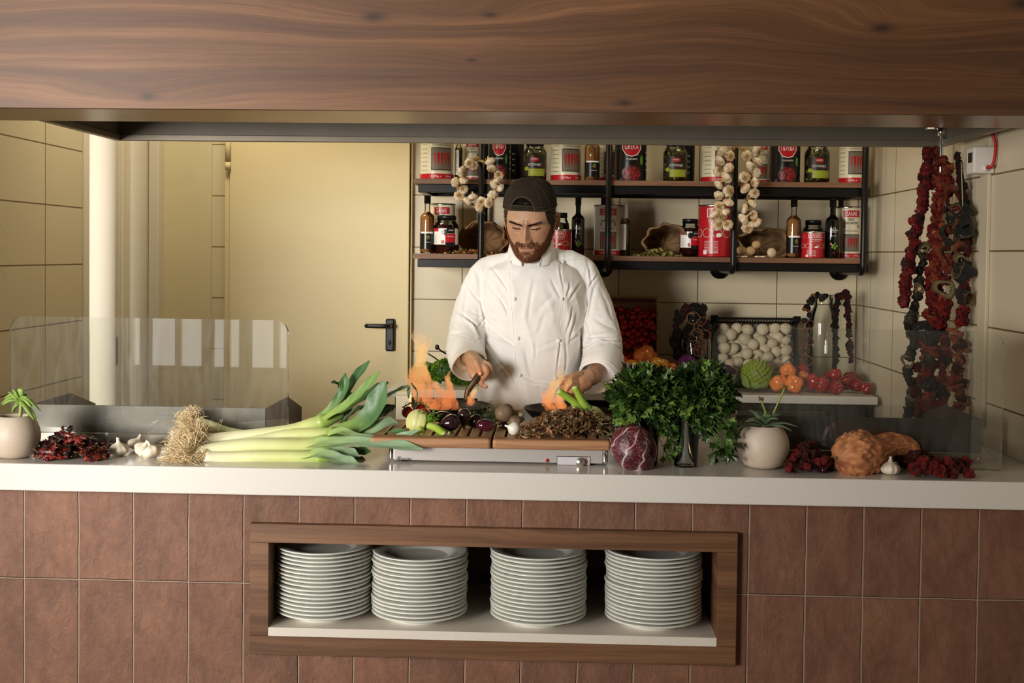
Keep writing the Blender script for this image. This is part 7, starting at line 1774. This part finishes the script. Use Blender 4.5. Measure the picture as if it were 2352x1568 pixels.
# ------------------------------------------------------------------ cap worn backwards: dome, strap, arched opening, brim behind
M['cap'] = pm('brown_corduroy', srgb(44,37,29), .9, var=.3, vs_=25, bmp=.5, bs=600, bd=.001, spec=.2, stretch=(3,1,1))
M['cap_edge'] = pm('cap_piping', srgb(66,55,42), .85)
def cap_pt(a, t, off=.0075):
    """t 0 at the lower edge, 1 at the crown"""
    zb_ = .0585-.016*(1-math.cos(a))*.5-.006*abs(math.sin(a)); z = lerp(zb_, .1285, math.sin(t*PI/2)**1.0)
    k = math.cos(t*PI/2)**.62; f_, b_, w_ = .0960, .1090, .0860
    sx, cx = math.sin(a), math.cos(a); return Vector((w_*math.copysign(abs(sx)**.95, sx)*k, -(f_ if cx > 0 else b_)*math.copysign(abs(cx)**.95, cx)*k+.004*(1-k), z+.006*math.sin(2*PI*t)*(0)))
cap = MB(); n1, n2 = 160, 44; V, F = [], []
OX = -.10
def in_hole(a, t):
    x = (a-OX)/.46; y = t/.40; return x*x+y*y < 1
for j in range(n2+1):
    for i in range(n1):
        a = -PI+2*PI*i/n1; t = j/n2*.985; q = cap_pt(a, t); n_ = 1+.010*vnoise((a*2, t*4, 1), 1.3)+.012*vnoise((a, t*2, 4), .8) ; V.append(Vector((q.x*n_, q.y*n_, q.z)))
for j in range(n2):
    for i in range(n1):
        a = -PI+2*PI*(i+.5)/n1; t = (j+.5)/n2*.985
        if not in_hole(a, t): F.append((j*n1+i, j*n1+(i+1) % n1, (j+1)*n1+(i+1) % n1, (j+1)*n1+i))
V.append(cap_pt(0, 1.0)); F += [(n2*n1+i, n2*n1+(i+1) % n1, len(V)-1) for i in range(n1)]
cap.add([HM @ v for v in V], F); cp = part('cap', cap, M['cap'], per, 'backwards dark brown corduroy cap')
m = MB(); arch = [HM @ cap_pt(OX+.46*math.cos(b), .40*math.sin(b)) for b in [PI*k/40 for k in range(41)]]; m.tube(arch, .0022, 8); part('opening_piping', m, M['cap_edge'], cp)
m = MB(); L_ = [HM @ (cap_pt(a, .002)*1.006) for a in np.linspace(OX-.47, OX+.47, 24)]; R_ = [HM @ (cap_pt(a, .145)*1.006) for a in np.linspace(OX-.45, OX+.45, 24)]
m.strip(L_, R_); m.strip([q+Vector((0, .002, 0)) for q in L_], [q+Vector((0, .002, 0)) for q in R_]); part('strap', m, M['cap'], cp)
m = MB(); m.tube(L_, .0011, 6); m.tube(R_, .0011, 6); k_ = 17; m.tube([L_[k_], R_[k_]], .0012, 6); part('strap_stitching', m, M['cap_edge'], cp)
m = MB()
for a in (-1.25, -.72, .66, 1.05, 2.4, -2.4): m.tube([HM @ (cap_pt(a*(1-.25*t), t)*1.004) for t in np.linspace(.0, .90, 24)], .0007, 6)
edge = [a for a in np.linspace(OX+.46, 2*PI+OX-.46, 80)]; m.tube([HM @ cap_pt(a if a < PI else a-2*PI, .0) for a in edge], .0018, 6); m.tube([HM @ (cap_pt(a if a < PI else a-2*PI, .10)*1.003) for a in edge], .0009, 6)
part('seam', m, M['cap_edge'], cp)
m = MB(); V, F = [], []
for i in range(21):
    a = lerp(-.62, .62, i/20)
    for j in range(7): q = cap_pt(PI-a if a > 0 else -PI-a, 0); r_ = 1+.62*j/6*math.cos(a*1.6); V.append(HM @ Vector((q.x*(1+.1*j/6), q.y*r_, q.z-.004*j)))
F = [(i*7+j, (i+1)*7+j, (i+1)*7+j+1, i*7+j+1) for i in range(20) for j in range(6)]; m.add(V, F); m.add([v+Vector((0, 0, -.004)) for v in V], F); part('brim', m, M['cap'], cp)
# ------------------------------------------------------------------ jacket
jm = MB()
def ring_loft(m, rings, n=48):
    V, F = [], []
    for (cx, cy, cz, rx, ry, tl) in rings:
        for i in range(n): a = 2*PI*i/n; s_, c_ = math.sin(a), math.cos(a); V.append(Vector((cx+rx*math.copysign(abs(c_)**.85, c_), cy+ry*math.copysign(abs(s_)**.85, s_), cz+tl*abs(c_)**2)))
    k = len(rings)
    for j in range(k-1):
        for i in range(n): F.append((j*n+i, j*n+(i+1) % n, (j+1)*n+(i+1) % n, (j+1)*n+i))
    F.append(tuple(range(n))[::-1]); F.append(tuple((k-1)*n+i for i in range(n))); m.add(V, F)
def cxz(u0, u1, v, Y=3.95): a, b = P(u0, v, Y), P(u1, v, Y); return (a.x+b.x)/2, (b.x-a.x)/2, a.z
rg = []
for (u0, u1, v, Y, ry) in ((1180, 1262, 592, 4.01, .068), (1150, 1290, 604, 4.015, .090), (1118, 1322, 618, 4.02, .105), (1106, 1344, 650, 4.02, .120), (1108, 1344, 700, 4.02, .130), (1119, 1332, 760, 4.01, .130), (1110, 1330, 830, 4.00, .130), (1100, 1332, 900, 4.00, .132), (1092, 1340, 980, 4.0, .135), (1090, 1342, 1080, 4.0, .138)):
    c, w, z = cxz(u0, u1, v, Y); rg.append((c, Y, z, w, ry, 0))
rg = rg[::-1]; ring_loft(jm, rg)
limb(jm, [Q(1186, 600, 4.03), Q(1140, 614, 4.04), Q(1110, 634, 4.04), Q(1092, 690, 4.04), Q(1076, 748, 4.01), Q(1070, 790, 3.96), Q(1074, 812, 3.90)], [.040, .043, .049, .058, .062, .062, .056])
limb(jm, [Q(1258, 598, 4.03), Q(1304, 608, 4.04), Q(1340, 632, 4.04), Q(1359, 690, 4.04), Q(1377, 752, 4.01), Q(1386, 800, 3.96), Q(1380, 836, 3.90)], [.040, .044, .050, .059, .063, .063, .058])
JV, JF, JE = vox(jm, .0036, 8)
u, v = proj(JV); N = normals(JV, JF); front = np.clip(-N[:, 1]*1.6+.2, 0, 1)
def creases(lst):
    D = np.zeros(len(JV))
    for (x0, y0, x1, y1, w, h) in lst:
        dx, dy = x1-x0, y1-y0; L2 = dx*dx+dy*dy; t = np.clip(((u-x0)*dx+(v-y0)*dy)/L2, 0, 1); px_ = x0+t*dx; py_ = y0+t*dy
        # bend each fold a little and make it die out at its ends
        d = ((u-px_)*(-dy)+(v-py_)*dx)/math.sqrt(L2); L = math.sqrt(L2); d = d+1.6*np.sin(t*4+x0); end = np.sin(PI*np.clip(t, .0, 1.0))**.7
        far = np.hypot(u-px_, v-py_)-abs(d)*0; ok = (np.hypot(u-px_, v-py_) < w*7)*np.exp(-(np.maximum(0, np.hypot(u-px_, v-py_)-np.abs(d)-1)/(w*1.5))**2)
        D += ok*end*h*(-1.0*np.exp(-(np.sqrt(d*d+.8)-.9)/(w*.75))+.75*np.exp(-((d-w*2.0)/(w*1.7))**2)+.25*np.exp(-((d+w*2.4)/(w*2.0))**2))
    return D
cr4 = [(460,200,420,600,14,1.0), (420,600,560,760,9,2.0), (540,730,650,1000,9,2.2), (560,745,650,655,7,1.4), (600,470,655,700,8,1.6), (625,470,660,560,8,1.3), (235,820,400,822,8,1.0), (240,905,400,865,8,1.6), (390,862,570,905,8,1.7), (565,930,605,850,6,1.2), (470,260,600,470,9,1.1), (500,560,620,620,9,.9), (300,520,420,640,12,.9), (650,620,700,800,9,1.4), (255,700,330,760,12,.8),
  (680,230,845,445,6,1.6), (740,90,905,300,8,1.5), (840,440,905,590,7,1.5), (690,690,860,865,9,1.9), (850,850,990,975,7,1.8), (700,780,900,905,7,1.2), (690,930,860,1170,7,1.9), (850,1150,1010,1380,6,1.8), (560,110,600,300,12,1.0), (760,400,820,620,16,.9), (720,560,860,640,12,.8), (700,1100,800,1330,14,1.0),
  (1205,260,1140,640,14,.8), (1210,930,1235,1070,10,.9), (1230,965,1480,895,14,1.5), (1480,900,1465,1220,7,1.1), (1060,1285,1250,1350,18,2.0), (1240,1345,1440,1385,18,1.8), (1260,560,1400,400,18,.8), (1100,1020,1180,1290,16,.7), (1560,930,1540,1230,9,1.2), (1420,220,1500,420,12,.9), (1330,620,1250,800,18,.7),
  (1600,250,1580,390,8,1.1), (1720,270,1600,430,9,1.3), (1810,400,1765,710,9,1.8), (1760,690,1620,890,9,1.9), (1665,620,1600,885,8,1.5), (1640,540,1570,770,8,1.3), (1820,60,1850,280,9,1.3), (1905,165,1830,300,6,1.5), (1880,300,1840,560,12,1.4), (1500,60,1540,300,8,.9), (1740,780,1700,1100,10,1.2),
  (1800,690,1850,850,9,1.8), (1840,850,2170,855,9,1.9), (1780,965,1965,880,8,1.8), (1950,885,2185,910,8,1.5), (1850,540,1775,820,12,1.3), (2060,930,2170,985,7,1.1), (1960,330,2080,640,18,.9), (1760,1080,1850,980,8,1.0), (1900,640,2100,760,20,.8)]
ex_ = lambda p_, q_: (p_+(p_-q_)*.18)/4.9
cr = [(980+ex_(a, c), 600+ex_(b, d), 980+ex_(c, a), 600+ex_(d, b), max(1.8, w_/4.9*1.25), h_*.0042) for a, b, c, d, w_, h_ in cr4]
D = creases(cr)
nzv = np.array([vnoise(q, 9, 1)*.0050-abs(vnoise((q[0]+.25*q[2], q[1], q[2]*.45), 17, 5))*.0070-abs(vnoise((q[0]*.8-.5*q[2], q[1], q[2]), 34, 9))*.0022+.003 for q in JV])
xo = np.interp(v, [600, 690, 780, 870, 950], [1170, 1174, 1181, 1186, 1188]); torso = (u > 1105) & (u < 1345) & (N[:, 1] < .2)
step = .0028/(1+np.exp(-(u-xo)/1.2)) * (front > .3) * torso * (v > 598)
xr = np.interp(v, [600, 700, 780, 870], [1298, 1292, 1284, 1278]); seam2 = -.0012*np.exp(-((u-xr)/1.6)**2)*torso
armh = 0
for (pa, pb, pc) in (((1102, 625), (1112, 690), (1120, 760)), ((1345, 622), (1338, 690), (1338, 760))):
    xa = np.interp(v, [pa[1], pb[1], pc[1]], [pa[0], pb[0], pc[0]]); armh = armh - .0022*np.exp(-((u-xa)/2.0)**2)*((v > 612) & (v < 765))
JV = JV + N*(D*front+nzv+step+seam2+armh*front)[:, None]
jk = MB(); jk.add([Vector(q) for q in JV], JF)
M['jacket'] = pm('white_cotton', srgb(234,233,232), .75, bmp=.12, bs=900, bd=.0004, sheen=.25)
jo = part('jacket', jk, M['jacket'], per, 'white double-breasted kitchen jacket')
from mathutils.bvhtree import BVHTree
bvh = BVHTree.FromPolygons([Vector(q) for q in JV], [tuple(f_) for f_ in JF])
def on_jacket(uu, vv): 
    h_ = bvh.ray_cast(CAM, ray(uu, vv).normalized()); return h_[0], h_[1]
for (uu, vv) in ((1172, 604), (1182, 687), (1190, 777), (1194, 862), (1292, 604), (1290, 687), (1282, 781), (1274, 868)):
    q, nn = on_jacket(uu, vv)
    if q is None: continue
    m = MB(); m.ball(q+nn*.003, (.0058, .0058, .0058), 16, 10, fn=lambda d, p_: p_*(1+.05*math.sin(5*d.x*3))); m.tube([q-nn*.001, q+nn*.003], .003, 10); part('button', m, M['jacket'], jo)
# front edge and stitched lines
for pts_ in ([(1169, 603), (1174, 690), (1181, 780), (1186, 870), (1187, 935)], [(1298, 603), (1292, 700), (1284, 780), (1278, 870)]):
    m = MB(); ln = []
    for q in spline([(a, b, 0) for a, b in pts_], 50):
        h_, nn = on_jacket(q.x, q.y)
        if h_: ln.append(h_+nn*.0004)
    if len(ln) > 5: m.tube(ln, .0009, 6); part('stitching', m, M['jacket'], jo)
# stand collar
m = MB(); V, F = [], []; n = 60; cN = Vector((HC.x+.004, 3.985, 0))
for layer in (0, 1):
    for i in range(n):
        t = i/(n-1); a = lerp(R(21), R(339), t)      # 0 = front; opens at the front
        fr_ = .5+.5*math.cos(a); zl = lerp(1.500, 1.450, fr_)-.0; zu = lerp(1.552, 1.512, fr_**2)
        gap = 1.0
        for j in range(7):
            s_ = j/6; rr = lerp(.083, .071, s_)*(1-.03*fr_)+(-.0035*layer)+.002*math.sin(a*7+j); z = lerp(zl, zu, s_)
            aa = a if 1 else a
            spread_ = (1-min(1, min(t, 1-t)*14)); z -= .004*spread_*s_; aa = a+(R(12)*s_*spread_ if t < .5 else -R(12)*s_*spread_)
            V.append(cN+Vector((-rr*.98*math.sin(aa), -rr*1.05*math.cos(aa)+.020*(1-fr_), z)))
for layer in (0, 1):
    for i in range(n-1):
        for j in range(6): b = layer*n*7; F.append((b+i*7+j, b+(i+1)*7+j, b+(i+1)*7+j+1, b+i*7+j+1))
for i in range(n-1): F.append((i*7+6, (i+1)*7+6, n*7+(i+1)*7+6, n*7+i*7+6))
for e_ in (0, n-1):
    for j in range(6): F.append((e_*7+j, e_*7+j+1, n*7+e_*7+j+1, n*7+e_*7+j))
m.add(V, F); part('collar', m, M['jacket'], jo)
# turned-back cuffs: double-walled open sleeves
def cuff(c0, c1, r0, r1, seed, notch):
    m = MB(); ax = (c1-c0).normalized(); n = 64; V, F = [], []; s_ = ax.cross(Vector((0, 0, 1))).normalized(); b_ = s_.cross(ax)
    prof_ = [(0, r0, 0), (.25, lerp(r0, r1, .35)+.002, 0), (.6, lerp(r0, r1, .7)+.003, 0), (1.0, r1, 0), (1.02, r1-.002, 1), (.98, r1-.005, 1), (.5, r1-.010, 1), (.1, r0-.014, 1)]; L = (c1-c0).length
    for (t, r_, inn) in prof_:
        for i in range(n):
            a = 2*PI*i/n; k = 1+.05*math.sin(2*a+seed)+.022*math.sin(5*a+seed*2)+.012*vnoise((math.cos(a)*3, math.sin(a)*3, t*2), 1.4, seed); ext = L*t+(.016*max(0, math.cos(a-notch))**8*(t > .5))+.006*math.sin(a*2+seed)*t
            V.append(c0+ax*ext+(s_*math.cos(a)+b_*math.sin(a))*r_*k)
    q = len(prof_)
    for j in range(q-1):
        for i in range(n): F.append((j*n+i, j*n+(i+1) % n, (j+1)*n+(i+1) % n, (j+1)*n+i))
    m.add(V, F); part('cuff', m, M['jacket'], jo); 
    m = MB(); m.tube([c0+ax*L*.86+(s_*math.cos(a)+b_*math.sin(a))*(lerp(r0, r1, .9)+.0028)*(1+.05*math.sin(2*a+seed)+.022*math.sin(5*a+seed*2)) for a in [2*PI*i/60 for i in range(61)]], .0006, 5); part('cuff_stitching', m, M['jacket'], jo)
cuff(Q(1067, 800, 3.93), Q(1079, 842, 3.822), .058, .056, 1.0, 3.6)
cuff(Q(1388, 820, 3.93), Q(1372, 868, 3.830), .061, .060, 2.2, 5.2)
# trousers and shoes below the counter
m = MB()
for sx in (-1, 1): limb(m, [(cxx+sx*.085, 4.04, .93), (cxx+sx*.09, 4.035, .50), (cxx+sx*.10, 4.06, .12)], [.098, .075, .065])
part('trousers', m, pm('dark_trousers', srgb(40,40,44), .8), per)
for sx in (-1, 1):
    m = MB(); m.ball((cxx+sx*.105, 4.0, .045), (.05, .13, .045), 24, 14); m.v = [Vector((q.x, q.y, max(q.z, .002))) for q in m.v]; part('shoe', m, M['black_plastic'], per)

# ================================================================== wall planter just outside the frame at the left, its blades reaching in
hp_ = thing('spider_plant', 'thin arching green leaves reaching in at the left edge, before the tiled wall', 'plant', (-1.64, 2.95, 1.56))
m = MB(); m.lathe([(0, -.10), (.035, -.10), (.052, 0), (.050, .003), (.046, 0), (.044, -.01), (0, -.012)], 28); part('pot', m, M['pot'], hp_)
for k, (u, v, hgt) in enumerate(((26, 557, .06), (24, 604, .03), (18, 640, .0), (8, 575, .05), (10, 632, .02))):
    e = P(u, v, 2.95)-Vector((-1.64, 2.95, 1.56)); a = Vector((.01*k-.02, 0, 0)); s_ = Vector((.75, .25, .6)).normalized(); n = 18
    q = spline([a, a.lerp(e, .35)+Vector((0, 0, .07+hgt)), a.lerp(e, .75)+Vector((0, 0, .05+hgt*.7)), e], n)
    m = MB(); m.strip([p_+s_*.0034*max(.06, 1-(i/(n-1))**2) for i, p_ in enumerate(q)], [p_-s_*.0034*max(.06, 1-(i/(n-1))**2)+Vector((0, 0, .001)) for i, p_ in enumerate(q)], col=srgb(88,118,52)); part('leaf', m, M['stem_green'], hp_)
